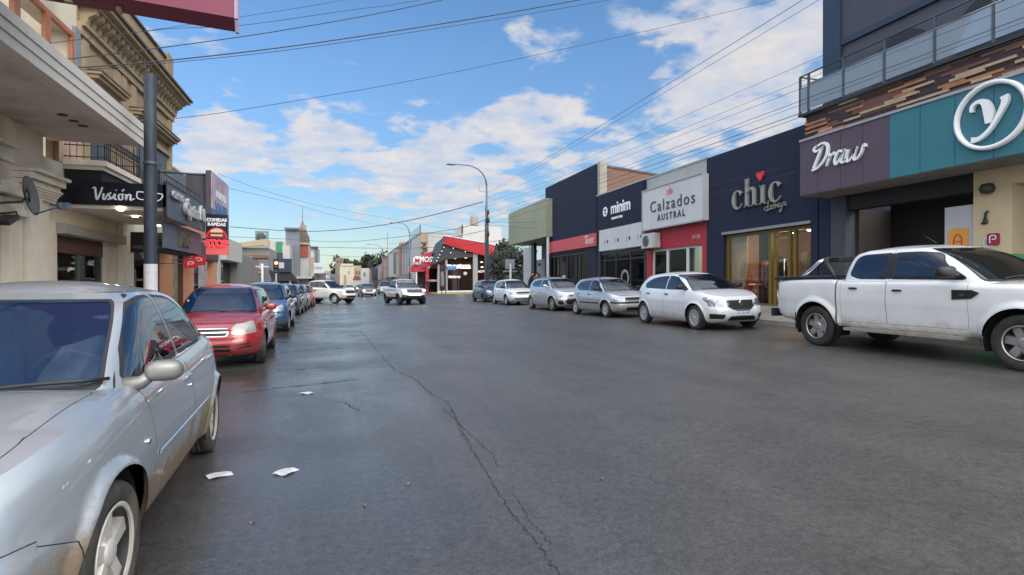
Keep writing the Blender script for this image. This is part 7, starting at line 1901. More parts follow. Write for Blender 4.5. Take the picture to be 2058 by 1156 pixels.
quadpanel('downpipe', [(928, 470), (928, 452), (930.5, 452), (930.5, 470)], 80.95, .2, FC['dark'], t)
v = cpt(953, 455, 83); wt_ = thing('water_tank', 'small domed grey-brown water tank on the pale rooftop', 'water tank', v)
P(MB().lathe([(.62, 0), (.62, 1.1), (.5, 1.42), (.2, 1.6), (0, 1.62)], 20, 'z', (v[0], v[1], v[2] + .1)), 'tank', mat('tank_beige', (.24, .21, .18), .8, var=.12), wt_)
P(MB().box(v[0] - .6, v[0] + .6, v[1] - .5, v[1] + .5, v[2] - .6, v[2] + .1), 'stand', FC['dark'], wt_)
# --- right row further down
rows = [('balcony_building', 'two-storey grey-green building with glass roof parapet beyond the crimson signs', 846, 824, 467, 'grey', 2, 5, 'rose'),
        ('blue_grey_building', 'narrow blue-grey two-storey front right of the second street lamp', 823.5, 812, 482, 'blue', 2, 2, None),
        ('tan_fronted_building', 'tan building with upright red-brown fin left of the second street lamp', 811.5, 797, 487, 'tan', 2, 3, None),
        ('white_framed_building', 'pale building with a tall dark window on the right row', 796.5, 781, 497, 'white', 2, 2, 'dark'),
        ('brick_rose_building', 'rose-brown tall narrow building below the hill on the right row', 780.5, 768, 512, 'rose', 3, 3, None),
        ('pink_low_building', 'low pinkish building between the rose-brown and blue-fronted ones', 767.5, 760, 530, 'pink', 2, 3, None),
        ('blue_bay_building', 'building with dark blue upper bay far down the right side', 759.5, 751, 535, 'blue', 2, 3, None),
        ('cream_low_building', 'cream low building far down the right side', 750.5, 742, 538, 'cream', 2, 3, None)]
for (nm, lb, pa, pb, ytop, c, fl_, bays, aw) in rows:
    ya, yb = at(pa, XRW), at(pb, XRW)
    z1 = zd(ytop, at(pa - 1, XRW), XRW)
    t = facade_building(nm, lb, XRW, ya, yb - .05, z1, FC[c], 'R', 14, .4, fl_, bays, awning=FC[aw] if aw else None)
    if nm == 'balcony_building': P(MB().box(XRW - .15, XRW - .1, ya, yb, z1, z1 + 1.1), 'roof_glass', GL, t); P(MB().box(XRW - .2, XRW, ya - .1, ya, z1 - 1.5, z1 + 1.2), 'fin', FC['slate'], t)
    if nm == 'tan_fronted_building': P(MB().box(XRW - .5, XRW - .05, ya + 4, ya + 5, 3.5, z1 + .2), 'red_fin', FC['rose'], t)
    if nm == 'white_framed_building': P(MB().box(XRW - .2, XRW - .05, ya + 1, ya + 6, 4.2, z1 - 1.2), 'tall_window', FC['teal'], t)
    if nm == 'blue_bay_building': P(MB().box(XRW - 1.2, XRW, ya + 2, yb - 3, 4.0, z1 - .8), 'bay', mat('bay_blue', (.03, .04, .09), .4), t)

# --- left row beyond the crossing (facades facing the street, X about -5.5) and corner blocks seen frontally
def front_block(name, label, xa, xb, ytop, a, d, m, ybot=600, cat='building', feats=()):
    t = thing(name, label, cat, (lat((xa + xb) / 2, a), a, .1))
    q = [cpt(xa, ybot, a), cpt(xa, ytop, a), cpt(xb, ytop, a), cpt(xb, ybot, a)]
    b = MB().box(q[0][0], q[2][0], a, a + d, 0.0, q[1][2]); P(b, 'wall', m, t)
    for (nm, x0, y0_, x1, y1_, mm, off) in feats:
        z0_, z1_ = cpt(x0, y1_, a)[2], cpt(x0, y0_, a)[2]
        P(MB().box(lat(x0, a), lat(x1, a), a - off, a + .02 if off > 0 else a, z0_, z1_), nm, mm, t)
    return t
GM = mat('grey_corner_wall', (.20, .20, .19), .8, var=.08); GM2 = mat('grey_marquee', (.36, .36, .33), .8, var=.06)
a1_ = 44.5
t = front_block('grey_marquee_shop', 'grey corner shop with broad pale marquee, sloping gable and dark openings across the crossing', 440, 541, 497, 58.6, 10, GM,
    feats=(('upper_window_band', 462, 512, 538, 526, FC['slate'], .06), ('dark_opening', 463, 566, 483, 590, FC['dark'], .05), ('dark_opening', 503, 553, 519, 590, FC['dark'], .05), ('pier', 519, 522, 541, 592, mat('slate_pier', (.12, .13, .15), .7), .25), ('logo_board', 470, 549, 480, 568, FC['dark'], .15), ('brown_lintel', 497, 513, 540, 519, mat('brown_lintel', (.16, .07, .05), .8), .3)))
q = [cpt(px, py, 56.6) for px, py in ((436, 541), (436, 529), (519, 532), (520, 541))]
P(MB().box(q[0][0], q[2][0], 55.6, 58.6, q[0][2], q[1][2]), 'marquee', GM2, t); P(MB().box(q[0][0], q[2][0], 55.7, 58.6, q[0][2] - .35, q[0][2] - .12), 'marquee_rib', GM2, t)
q = [cpt(px, py, 55.3) for px, py in ((458, 494), (508, 535), (508, 541), (501, 541), (458, 502))]
P(MB().prism([(v[0], v[2]) for v in q], 'y', 55.3, 55.6), 'gable_band', GM2, t)
q = [cpt(px, py, 58.0) for px, py in ((456, 500), (458, 492), (535, 480), (541, 483), (541, 497), (530, 493))]
P(MB().prism([(v[0], v[2]) for v in q], 'y', 57.9, 58.5), 'gable_roof', mat('tan_gable', (.32, .27, .18), .8), t)
v = cpt(468.5, 563, 54.5); P(MB().lathe([(.62, 54.4), (.62, 54.3), (.95, 54.3), (.95, 54.4)], 22, 'y', (v[0], 0, v[2])), 'ring_logo', LETW, t)
for px in (452, 457): P(MB().box(lat(px, 54) - .08, lat(px, 54) + .08, 54, 54.2, .1, cpt(px, 541, 54)[2]), 'post', FC['dark'], t)
# pale block with green flank, roof frame
t = front_block('green_flanked_block', 'pale corner block with bright green side wall above the dark kiosk sign', 541, 575, 484, 66, 8, FC['cream'] if 0 else mat('ash_wall', (.36, .35, .32), .8, var=.08),
    feats=(('green_wall', 555, 486, 568, 520, FC['green'], .1), ('step_wall', 568, 494, 583, 545, FC['white'], .12)))
t = front_block('flat_tan_block', 'low flat tan building left of the green wall', 462, 540, 488, 78, 6, mat('olive_grey', (.24, .24, .20), .8, var=.08))
q = [cpt(px, py, 70) for px, py in ((513, 484), (513, 464), (539, 464), (539, 484))]
t = thing('roof_frame', 'grey-green rooftop frame holding a dark round tank', 'roof frame', q[0])
P(MB().box(q[0][0], q[0][0] + .25, 70, 70.4, q[0][2], q[1][2]).box(q[2][0] - .25, q[2][0], 70, 70.4, q[0][2], q[1][2]).box(q[0][0], q[2][0], 70.01, 70.39, q[1][2] - .22, q[1][2]), 'frame', mat('verdigris', (.12, .18, .17), .7), t)
v = cpt(525, 486, 70.2); P(MB().lathe([(.5, 0), (.5, .7), (.3, .95), (0, 1.0)], 14, 'z', (v[0], 70.2, v[2])), 'tank', FC['dark'], t)
# dark kiosk sign box + dark awning
a2 = 52
t = thing('dark_sign_block', 'dark navy blank sign board with black awning by the traffic light', 'sign', cpt(565, 560, a2))
quadpanel('board', [(549, 547), (549, 520), (585, 520), (585, 547)], a2, .8, mat('board_navy', (.010, .016, .032), .5), t)
quadpanel('chimney_box', [(556, 520), (556, 508), (567, 508), (567, 520)], a2 + .1, .6, mat('board_slate', (.03, .04, .055), .7), t)
quadpanel('awning', [(541, 549), (541, 541), (549, 547), (585, 547), (600, 565), (546, 565)], a2 + .3, .6, BLKF, t)
quadpanel('dark_opening', [(543, 590), (543, 565), (598, 565), (598, 590)], a2 + 1.2, 3, FC['dark'], t)
# slate tower, church-like tower with spire
ash = mat('ash_slate', (.14, .155, .18), .8, var=.06)
t = front_block('slate_tower_block', 'tall plain slate-grey block with thin cornice beside the pointed tower', 574, 602, 460, 74, 3.5, ash, feats=(('cornice', 572, 458, 602, 461.5, FC['slate'], .5),))
at_ = 75.5
t = thing('spired_tower', 'brick and stone corner tower with pointed shingle spire and mast', 'tower', cpt(612, 560, at_))
def bxp(x0, x1, yb_, yt_, a, d, name, m, th):
    return P(MB().box(lat(x0, a), lat(x1, a), a, a + d, cpt(x0, yb_, a)[2], cpt(x0, yt_, a)[2]), name, m, th)
bxp(602, 621, 575, 492, at_, 4, 'tower_base', FC['white'], t); bxp(603, 620, 517, 491, at_ - .15, 4, 'red_stage', mat('oxblood', (.28, .06, .045), .8, var=.1), t)
bxp(601, 621, 491, 488, at_ - .4, 4.6, 'string_course', FC['cream'], t); quadpanel('upper_stage', [(600, 488), (599, 461), (614, 461), (616, 467), (619.5, 474), (619.5, 488)], at_ + .1, 3.2, mat('brown_stage', (.13, .10, .085), .85, var=.2), t)
c_x = (lat(598, at_) + lat(615, at_)) / 2; w2 = (lat(615, at_) - lat(598, at_)) / 2; zA, zB = cpt(605, 462, at_)[2], cpt(605, 438, at_)[2]; cy_ = at_ + 1.6
b = MB(); b.add([(c_x - w2, cy_ - w2, zA), (c_x + w2, cy_ - w2, zA), (c_x + w2, cy_ + w2, zA), (c_x - w2, cy_ + w2, zA), (c_x, cy_, zB)], [(0, 1, 4), (1, 2, 4), (2, 3, 4), (3, 0, 4), (3, 2, 1, 0)])
P(b, 'spire', mat('shingle_spire', (.17, .13, .11), .85, var=.25, vscale=2), t)
P(MB().box(c_x + .1, c_x + .45, cy_ - w2 - .1, cy_ - w2 * .5, zA - .1, zA + .7), 'dormer', FC['tan'], t)
P(MB().tube([(c_x, cy_, zB - .1), (c_x, cy_, zB + 1.6)], .03, 6), 'mast', STEEL, t)
t = front_block('mural_building', 'peeling building with blotchy brown and cream wall at the foot of the spired tower', 602, 632, 517, 83.2, 8, mat('mottled_mural', (.36, .30, .25), .85, var=.35, vscale=.9, dirt=((.12, .07, .05), .9, 1.2)))
t = front_block('grey_pillar_building', 'grey and cream building with thin flat cornice right of the spired tower', 620, 638, 496, 86, 9, FC['white'], feats=(('grey_edge', 633, 497, 639, 560, FC['slate'], .15), ('cornice', 619, 495.5, 639.5, 498, FC['slate'], .5)))
t = thing('white_hoarding', 'white rectangular hoarding with faint grey lines on posts left of the far street', 'sign', cpt(641, 560, 74))
quadpanel('board', [(631, 549), (631, 528), (651, 529), (651, 549)], 74, .3, WHITEP, t)
quadpanel('printed_lines', [(633.5, 540), (633.5, 536.5), (648, 537), (648, 540)], 73.95, .05, mat('hoarding_grey', (.25, .27, .3), .7), t)
for px in (633, 649): P(MB().box(lat(px, 74.1), lat(px, 74.1) + .15, 74.1, 74.25, .1, cpt(px, 548, 74)[2]), 'post', STEEL, t)
P(MB().box(lat(631, 75), lat(652, 75), 75, 78, .1, cpt(640, 551, 75)[2]), 'low_wall', FC['brown'], t)
aw = front_block('green_awning_shop', 'low shop with pale green awning under the mottled wall', 598, 630, 556, 76, 4, FC['dark'])
q = [cpt(598, 552, 74.5), cpt(628, 558, 74.5)]; P(MB().box(q[0][0], q[1][0], 72.8, 76, q[1][2] - .15, q[1][2] + .15), 'awning', mat('pale_green_awning', (.30, .38, .28), .7), aw)
for i, (pa, pb, yt_, a, c, lb) in enumerate([(652, 664, 545, 130, 'grey', 'low grey building left of the far street bend'), (664, 676, 551, 170, 'slate', 'small slate building before the cream far block'), (652, 661, 553, 112, 'white', 'small white low house far left'), (639, 652, 549, 100, 'brown', 'brown low building behind the white hoarding')]):
    front_block('far_building', lb, pa, pb, yt_, a, 8, FC[c], feats=(('window', pa + 2, yt_ + 6, pa + 4, yt_ + 12, FC['dark'], .05), ('window', pa + 6, yt_ + 6, pa + 8, yt_ + 12, FC['dark'], .05)))
SUNC = mat('cream_limewash', (.42, .385, .30), .8, var=.05)
t = front_block('cream_end_building', 'tall cream building with arched doorway closing the far end of the street', 683, 712, 534, 210, 12, SUNC, feats=(('doorway', 691, 553, 696, 576, FC['tan'], .1), ('parapet', 685, 530, 710, 534.2, SUNC, .3), ('window', 700, 545, 703, 551, FC['tan'], .1)))
front_block('ochre_building', 'ochre side building right of the cream far end block', 712, 726, 534, 215, 12, FC['ochre'], feats=(('window', 716, 545, 718, 552, FC['dark'], .1), ('window', 721, 545, 723, 552, FC['dark'], .1)))
front_block('white_far_house', 'white far house with one dark window right of the ochre building', 726, 742, 539, 190, 12, FC['white'], feats=(('window', 731, 547, 734, 556, FC['teal'], .1),))
front_block('stone_block_house', 'grey-brown rough block house on the slope left of the cream far block', 674, 690, 518, 250, 12, FC['brown'], feats=(('window', 678, 524, 680, 528, FC['dark'], .1), ('window', 684, 524, 686, 528, FC['dark'], .1)))
front_block('hill_house', 'small pale house on the far hillside', 742, 752, 541, 240, 12, FC['pink'])
k_ = thing('kiosk', 'small red and white kiosk at the foot of the ochre far building', 'kiosk', cpt(717, 575, 170))
quadpanel('wall', [(711, 577), (711, 561), (724, 561), (724, 577)], 170, 4, FC['white'], k_); quadpanel('roof', [(709, 562), (713, 555), (722, 555), (726, 562)], 169.7, 5, mat('maroon_roof', (.18, .04, .05), .8), k_)

# --- hill with trees at the end
b = MB(); vs = []; nx, ny = 40, 10; rnd = random.Random(3)
for j in range(ny + 1):
    for i in range(nx + 1):
        x = -260 + 620 * i / nx; y = 260 + 260 * j / ny
        r_ = 12 * math.exp(-((x - 30) / 60) ** 2) * sstep(j / 6) + 4 * sstep(j / 5) + .8 * math.sin(x * .13 + j)
        vs.append((x, y, -1 + r_))
b.add(vs, [(j * (nx + 1) + i, j * (nx + 1) + i + 1, (j + 1) * (nx + 1) + i + 1, (j + 1) * (nx + 1) + i) for j in range(ny) for i in range(nx)], 0, True)
tag(b.build('hill', mat('hill_scrub', (.10, .095, .06), .95, var=.35, vscale=.08, dirt=((.05, .06, .035), .9, .12)), fix=False), kind='structure')
LF = [mat('leaf_dark', (.009, .016, .009), .8, var=.4, vscale=.7), mat('leaf_mid', (.016, .028, .013), .8, var=.4, vscale=.7), mat('leaf_olive', (.030, .034, .018), .8, var=.4, vscale=.7)]
BARK = mat('bark', (.06, .045, .035), .9, var=.3)
def tree(name, label, x, y, z0, h, r, seed, dark=0, n=420, narrow=1.0, ls=.35, group=None, crown0=.3):
    rnd = random.Random(seed); t = thing(name, label, 'tree', (x, y, z0), group=group)
    b = MB(); b.tube([(x, y, z0 - 3 if h > 10 else z0), (x + .05 * h * rnd.uniform(-1, 1), y, z0 + h * .4), (x, y, z0 + h * .85)], [h * .028, h * .02, h * .006], 8)
    for k in range(7):
        a = rnd.random() * 6.28; zz_ = z0 + h * rnd.uniform(.25, .6); b.tube([(x, y, zz_), (x + r * .4 * math.cos(a), y + r * .4 * math.sin(a), zz_ + h * .12), (x + r * .8 * math.cos(a) * narrow, y + r * .8 * math.sin(a) * narrow, zz_ + h * .2)], [h * .012, h * .008, h * .003], 5)
    P(b, 'trunk', BARK, t)
    b = MB(); cl = []
    for k in range(15):
        a = rnd.random() * 6.28; f = rnd.random(); rr = r * math.sqrt(rnd.random()) * (1 - .55 * f) * narrow
        cl.append((x + rr * math.cos(a), y + rr * math.sin(a), z0 + h * (crown0 + (.95 - crown0) * f), r * rnd.uniform(.28, .5), rnd.choice([0, 0, 1, 2]) if not dark else rnd.choice([0, 0, 0, 1])))
    for k in range(n):
        c = rnd.choice(cl); v = Vector((rnd.gauss(0, 1), rnd.gauss(0, 1), rnd.gauss(0, .8))); v = v.normalized() * c[3] * (rnd.random() ** .35)
        p = Vector(c[:3]) + v; s = ls * rnd.uniform(.5, 1.3); u = Vector((rnd.gauss(0, 1), rnd.gauss(0, 1), rnd.gauss(0, 1))).normalized(); w = u.orthogonal().normalized()
        b.add([p - u * s, p + w * s * .6, p + u * s, p - w * s * .6], [(0, 1, 2, 3)], c[4])
    P(b, 'crown', LF, t, fix=False); return t
tree('broadleaf_tree', 'dense dark tree filling the gap between the red roof and the sage shop', lat(1016, 60), 60, .4, 5.4, 2.7, 5, 1, 2600, ls=.22, crown0=.12)
tree('broadleaf_tree', 'dark bushy tree lower and right of the red roof band', lat(1040, 56), 56, .4, 4.6, 3.0, 6, 1, 2000, ls=.2, crown0=.08)
for i, (px, py, a, r_) in enumerate([(684, 517, 285, 5), (692, 521, 300, 5), (706, 524, 320, 6), (722, 524, 330, 6), (740, 512, 270, 6), (735, 518, 280, 5), (748, 520, 290, 8), (762, 518, 260, 7), (772, 508, 240, 6), (776, 511, 235, 6), (715, 527, 300, 6), (700, 529, 290, 6)]):
    x = lat(px, a); zt = zd(py, a, x); h = 13 if i not in (4,) else 15
    tree('hill_tree', ['brownish bare-topped tree high above the left rooftops', 'dark tree behind the cream end building roof', 'small dark tree above the cream end building', 'rounded tree left of the pointed dark one', 'tallest pointed dark tree on the far hill', 'dark tree touching the pointed one', 'broad tree right of the pointed dark one', 'olive tree above the far blue bay', 'highest round tree above the rose-brown building', 'round tree close behind the rose-brown building', 'low dark tree in the middle of the far hill', 'low tree just behind the cream end roof'][i],
         x, a, zt - h, h, r_, 40 + i, i % 3 != 0, 420, .5 if i == 4 else 1.0, .9, group='trees on the far hill')

# --- street lamps and the cable pole
LMP = mat('lamp_pole_steel', (.10, .12, .14), .5, .4, var=.15)
def street_lamp(label, px, a, ytop, reach, L=None, big=True):
    x = L if L is not None else lat(px, a); z0 = road_z(x) + .12
    y = a; zt = zd(ytop, a, x)
    t = thing('street_lamp', label, 'street lamp', (x, y, z0), group='street lamps')
    hs_ = zt - 1.4
    P(MB().tube([(x, y, z0), (x, y, z0 + (hs_ - z0) * .55), (x, y, hs_)], [.11, .085, .06], 10), 'pole', LMP, t)
    pts = [(x, y, hs_)] + [(x - reach * (1 - math.cos(R(q))) * .62, y, hs_ + 1.4 * math.sin(R(q))) for q in (20, 40, 60, 80, 90)] + [(x - reach * .82, y, zt + .01), (x - reach, y, zt)]
    P(MB().tube(pts, [.06, .055, .05, .045, .04, .04, .035, .03], 8), 'arm', LMP, t)
    b = MB(); blob(b, (x - reach - .3, y, zt - .01), (.36, .14, .065), 12, 8, 2.8); P(b, 'lamp_head', mat('lamp_head_grey', (.14, .15, .16), .5), t)
    return t, x, y, zt
# the tall one stands at the end of the right parked row
XP = 9.95 + .95; YP = 40.0
xp_ = lat(978, YP)
t1, lx, ly, lz = street_lamp('tall street lamp with long curved arm and cable bundle beside the red roof', 978, YP, 335, 2.35)
b = MB()
for z, r_ in ((5.0, .10), (6.0, .13), (6.6, .09)): b.lathe([(0, z), (r_, z + .02), (r_, z + .35), (0, z + .38)], 10, 'z', (lx + .1, ly - .05, 0))
b.tube([(lx, ly, 4.0), (lx + .12, ly - .1, 5.0), (lx + .06, ly - .1, 6.9)], .035, 6); b.tube([(lx, ly, 3.0), (lx - .08, ly - .1, 4.5), (lx - .1, ly - .1, 7.2)], .03, 6)
P(b, 'cable_boxes', IRON, t1)
P(MB().tube([(lx, ly, lz - 1.9), (lx - .55, ly, lz - 1.85), (lx - .6, ly, lz - 1.4)], .018, 5).tube([(lx, ly, lz - 2.4), (lx + .25, ly, lz - 2.35)], .02, 5), 'side_arm', LMP, t1)
cbl = thing('cable_pole', 'stouter wooden cable pole with leaning stay behind the tall street lamp', 'utility pole', (lx + .35, ly + .4, .4))
P(MB().tube([(lx + .12, ly + .3, .4), (lx + .10, ly + .3, 4.2), (lx + .04, ly + .3, 6.2)], [.20, .17, .10], 10), 'pole', mat('blue_grey_wood', (.09, .12, .15), .8, var=.2), cbl)
q = [cpt(984, 510, ly + .3), cpt(1001, 522, ly + .3), cpt(1005, 545, ly + .3)]
P(MB().tube([(lx + .2, ly + .3, 3.6), q[1], (q[2][0], q[2][1], .5)], [.09, .07, .06], 8), 'stay', mat('dark_stay', (.03, .035, .04), .8), cbl)
street_lamp('second street lamp with curved arm above the crimson disc sign', 823, 78, 449, 2.0)
street_lamp('small far street lamp left of the tan building fin', 769, 135, 492, 3.0)
for px, a, yt_, lb in ((681, 150, 533, 'thin pole left of the cream end building'), (779, 120, 468, 'thin tall mast above the right row'), (786, 110, 560, 'thin short pole on the far right pavement'), (638, 76, 505, 'thin pole before the grey pillar building')):
    x = lat(px, a); o = MB().tube([(x, a, .1), (x, a, zd(yt_, a, x))], .06, 6).build('pole', LMP); tag(o, lb, 'pole')

# --- signs at the crossing
a = 46.0; x = lat(1025, a)
t = thing('square_road_sign', 'back of a square grey road sign on a pale post near the dark tree', 'road sign', (x, a, .46))
P(MB().box(x - .42, x + .42, a, a + .03, zd(541, a, x), zd(521, a, x)), 'sign_plate', mat('grey_plate', (.18, .22, .24), .5), t)
P(MB().lathe([(.14, .46), (.13, 1.2), (.07, zd(531, a, x)), (0, zd(530, a, x))], 12, 'z', (x, a - .15, 0)), 'post', mat('pale_post', (.40, .39, .38), .7), t)
P(MB().box(x - .62, x + .62, a - .03, a - .0, zd(545, a, x) - .08, zd(545, a, x) + .04), 'lower_plate', mat('grey_plate', (.18, .22, .24), .5), t)
a = 62; x = lat(904, a)
t = thing('blue_street_sign', 'small blue street-name sign on a dark pole before the red-roofed shop', 'street sign', (x, a, .46))
P(MB().box(x - .35, x + .75, a, a + .04, zd(543, a, x), zd(535, a, x)), 'sign_plate', mat('blue_plate', (.03, .16, .38), .45), t)
P(MB().tube([(lat(896, a), a, .46), (lat(896, a), a, zd(533, a, x))], .05, 8), 'pole', IRON, t)
P(MB().tube([(lat(896, a), a, zd(540, a, x)), (x + .7, a, zd(540, a, x))], .03, 6), 'arm', IRON, t)
PT(text('San Martín', (x + .2, a - .01, zd(539, a, x)), .2, LETW, None, 'C', .01), t)
for (px, lb) in ((888, 'thin dark bollard pole left of the blue street sign'),):
    x = lat(px, a); o = MB().tube([(x, a, .4), (x, a, 2.4)], .05, 8).build('bollard', IRON); tag(o, lb, 'bollard')
a = 41; x = lat(563, a) - .25
t = thing('traffic_light', 'traffic light showing red on the left kerb before the crossing', 'traffic light', (x, a, .12))
P(MB().tube([(x, a, .12), (x, a, 2.2)], .05, 8), 'pole', mat('grey_pole', (.25, .27, .3), .5), t)
P(MB().box(x - .16, x + .16, a, a + .2, 2.1, 3.05), 'housing', BLKF, t)
for k in range(3): P(MB().lathe([(.0, a - .015), (.10, a - .015), (.10, a)], 16, 'y', (x, 0, 2.9 - .3 * k)), 'signal_lamp', mat('red_signal', (1, .05, .02), .3, var=0, emit=(1, .08, .03), estr=14) if k == 0 else mat('dead_signal', (.03, .02, .015), .3), t)
P(MB().box(x + .17, x + .5, a, a + .04, 2.55, 2.95), 'side_plate', mat('pale_plate', (.35, .38, .42), .5), t)
a = 35; x = lat(527, a)
t = thing('white_post_sign', 'slim white post with a small cross arm behind the blue car roof', 'post', (x, a, .12))
P(MB().tube([(x, a, .12), (x, a, zd(530, a, x))], .07, 8), 'post', mat('white_post', (.5, .5, .48), .6), t); P(MB().box(x - .35, x + .35, a - .03, a, zd(536, a, x) - .04, zd(536, a, x) + .04), 'cross_arm', mat('white_post', (.5, .5, .48), .6), t)

# --- people
def person(label, px, a, h, cols, pose='stand', L=None, z0=None, face=0.0, group=None):
    x = L if L is not None else lat(px, a); z0 = (.46 if x > 10 else .13) if z0 is None else z0
    s = h / 1.72
    t = thing('person', label, 'person', (x, a, z0), face, group=group)
    J = {'pel': (0, 0, .93), 'ch': (0, .01, 1.30), 'nk': (0, 0, 1.47), 'hd': (0, -.02, 1.60), 'tp': (0, 0, 1.71),
         'hl': (.10, 0, .88), 'kl': (.11, -.03, .48), 'al': (.11, .03, .08), 'fl': (.12, -.12, .035), 'hr': (-.10, 0, .88), 'kr': (-.10, .02, .48), 'ar': (-.11, .06, .08), 'fr': (-.12, -.09, .035),
         'sl': (.18, 0, 1.40), 'el': (.23, .03, 1.12), 'wl': (.22, -.06, .88), 'gl': (.215, -.09, .80), 'sr': (-.18, 0, 1.40), 'er': (-.23, .03, 1.12), 'wr': (-.20, -.09, .89), 'gr': (-.195, -.12, .81)}
    if pose == 'walk': J.update(kl=(.11, -.16, .50), al=(.11, -.18, .12), fl=(.11, -.32, .06), kr=(-.10, .10, .48), ar=(-.10, .32, .14), fr=(-.10, .26, .04), wl=(.22, .12, .90), gl=(.22, .14, .82))
    if pose == 'lean': J.update(ch=(0, -.12, 1.26), nk=(0, -.18, 1.42), hd=(0, -.25, 1.53), tp=(0, -.26, 1.64), sl=(.18, -.15, 1.35), sr=(-.18, -.15, 1.35), el=(.22, -.2, 1.08), er=(-.22, -.2, 1.08), wl=(.15, -.36, .98), gl=(.13, -.42, .95), wr=(-.15, -.36, .98), gr=(-.13, -.42, .95))
    rad = dict(pel=.15, ch=.165, nk=.06, hd=.092, tp=.06, hl=.095, kl=.062, al=.045, fl=.035, hr=.095, kr=.062, ar=.045, fr=.035, sl=.06, el=.045, wl=.032, gl=.03, sr=.06, er=.045, wr=.032, gr=.03)
    E = [('pel', 'ch'), ('ch', 'nk'), ('nk', 'hd'), ('hd', 'tp'), ('pel', 'hl'), ('hl', 'kl'), ('kl', 'al'), ('al', 'fl'), ('pel', 'hr'), ('hr', 'kr'), ('kr', 'ar'), ('ar', 'fr'), ('ch', 'sl'), ('sl', 'el'), ('el', 'wl'), ('wl', 'gl'), ('ch', 'sr'), ('sr', 'er'), ('er', 'wr'), ('wr', 'gr')]
    keys = list(J); me = bpy.data.meshes.new('body'); me.from_pydata([tuple(c * s for c in J[k]) for k in keys], [(keys.index(p), keys.index(q)) for p, q in E], [])
    o = bpy.data.objects.new('body', me); COL.objects.link(o)
    md = o.modifiers.new('skin', 'SKIN'); md.use_smooth_shade = True
    for i, k in enumerate(keys): me.skin_vertices[0].data[i].radius = (rad[k] * s, rad[k] * s * (.75 if k in ('pel', 'ch') else 1)); me.skin_vertices[0].data[i].use_root = (k == 'pel')
    o.modifiers.new('sub', 'SUBSURF').levels = 1; o.modifiers['sub'].render_levels = 1
    dg = bpy.context.evaluated_depsgraph_get(); m2 = bpy.data.meshes.new_from_object(o.evaluated_get(dg)); bpy.data.objects.remove(o)
    m2.name = 'body'; o = bpy.data.objects.new('body', m2); COL.objects.link(o); o.parent = t
    m2.materials.clear()
    for m_ in cols: m2.materials.append(m_)           # skin, top, trousers, shoes
    hands = [Vector(J[k]) * s for k in ('gl', 'gr')]
    for p in m2.polygons:
        c = p.center; z = c.z / s
        k = 0 if z > (1.46 if pose != 'lean' else 1.42) else (1 if z > .90 else (2 if z > .10 else 3))
        if min((c - h_).length for h_ in hands) < .07 * s: k = 0
        elif abs(c.x) > .17 * s and z > .8: k = 1 if k != 0 else 0
        p.material_index = k; p.use_smooth = True
    hd = Vector(J['hd']) * s; b = MB(); blob(b, hd + Vector((0, .018, .035)) * s, (.088 * s, .10 * s, .085 * s), 12, 8, 2.2); o = b.build('hair', cols[4], t)
    return t
SK = mat('skin', (.36, .20, .14), .6, var=.05); HB = mat('dark_hair', (.02, .014, .01), .7); CK = mat('black_cloth', (.012, .012, .015), .9); CN = mat('navy_cloth', (.02, .03, .06), .9); CG = mat('grey_cloth', (.12, .12, .13), .9); CD = mat('denim', (.04, .06, .11), .9); CRD = mat('red_cloth', (.4, .05, .05), .9)
person('person in black standing at the foot of the red pillar', 859.5, 70.5, 1.72, [SK, CK, CK, CK, HB], group='people on the pavements')
person('person in dark clothes walking left of the red pillar', 848, 76, 1.7, [SK, CN, CK, CK, HB], 'walk', face=.6, group='people on the pavements')
person('person in dark coat leaning beside the white compact car by the sage shop', 1064, 31.5, 1.75, [SK, CK, CN, CK, HB], 'lean', face=1.1, z0=.55, group='people on the pavements')
person('person in grey jacket standing before the portrait poster', 1079, 33.5, 1.62, [SK, CG, CD, CK, HB], face=.3, z0=.6, group='people on the pavements')
person('person in red top bending beside the portrait poster', 1087, 34.0, 1.60, [SK, CRD, CK, CK, HB], 'lean', face=-.8, z0=.6, group='people on the pavements')
person('person in black seen through the crossing beside the dark kiosk', 551, 50, 1.7, [SK, CK, CD, CK, HB], 'walk', face=-.5, z0=.1, group='people on the pavements')
person('person with pale jacket under the dark awning on the left', 583, 50.5, 1.7, [SK, mat('pale_cloth', (.4, .38, .36), .9), CK, CK, HB], face=.2, z0=.1, group='people on the pavements')

# --- overhead wires
WIRE = mat('wire_black', (.022, .025, .032), .6, var=0)
def wpt(px, py, Yd):
    x, y = cam2w((px - 1029.0) / F * Yd, Yd); return Vector((x, y, CAM_H - (py - 573.0) * Yd / F))
def wire(pts, r, label, sag=0.0, n=14):
    P_ = [Vector(p) for p in pts]
    if len(P_) == 2:
        a, c = P_; P_ = [a.lerp(c, i / n) - Vector((0, 0, sag * 4 * (i / n) * (1 - i / n))) for i in range(n + 1)]
    else: P_ = [Vector(q) for q in smooth_line([tuple(p) for p in P_], 6)]
    o = MB().tube(P_, r, 5, smooth=True).build('overhead_wire', WIRE); tag(o, label, 'wire', 'overhead wires'); return o
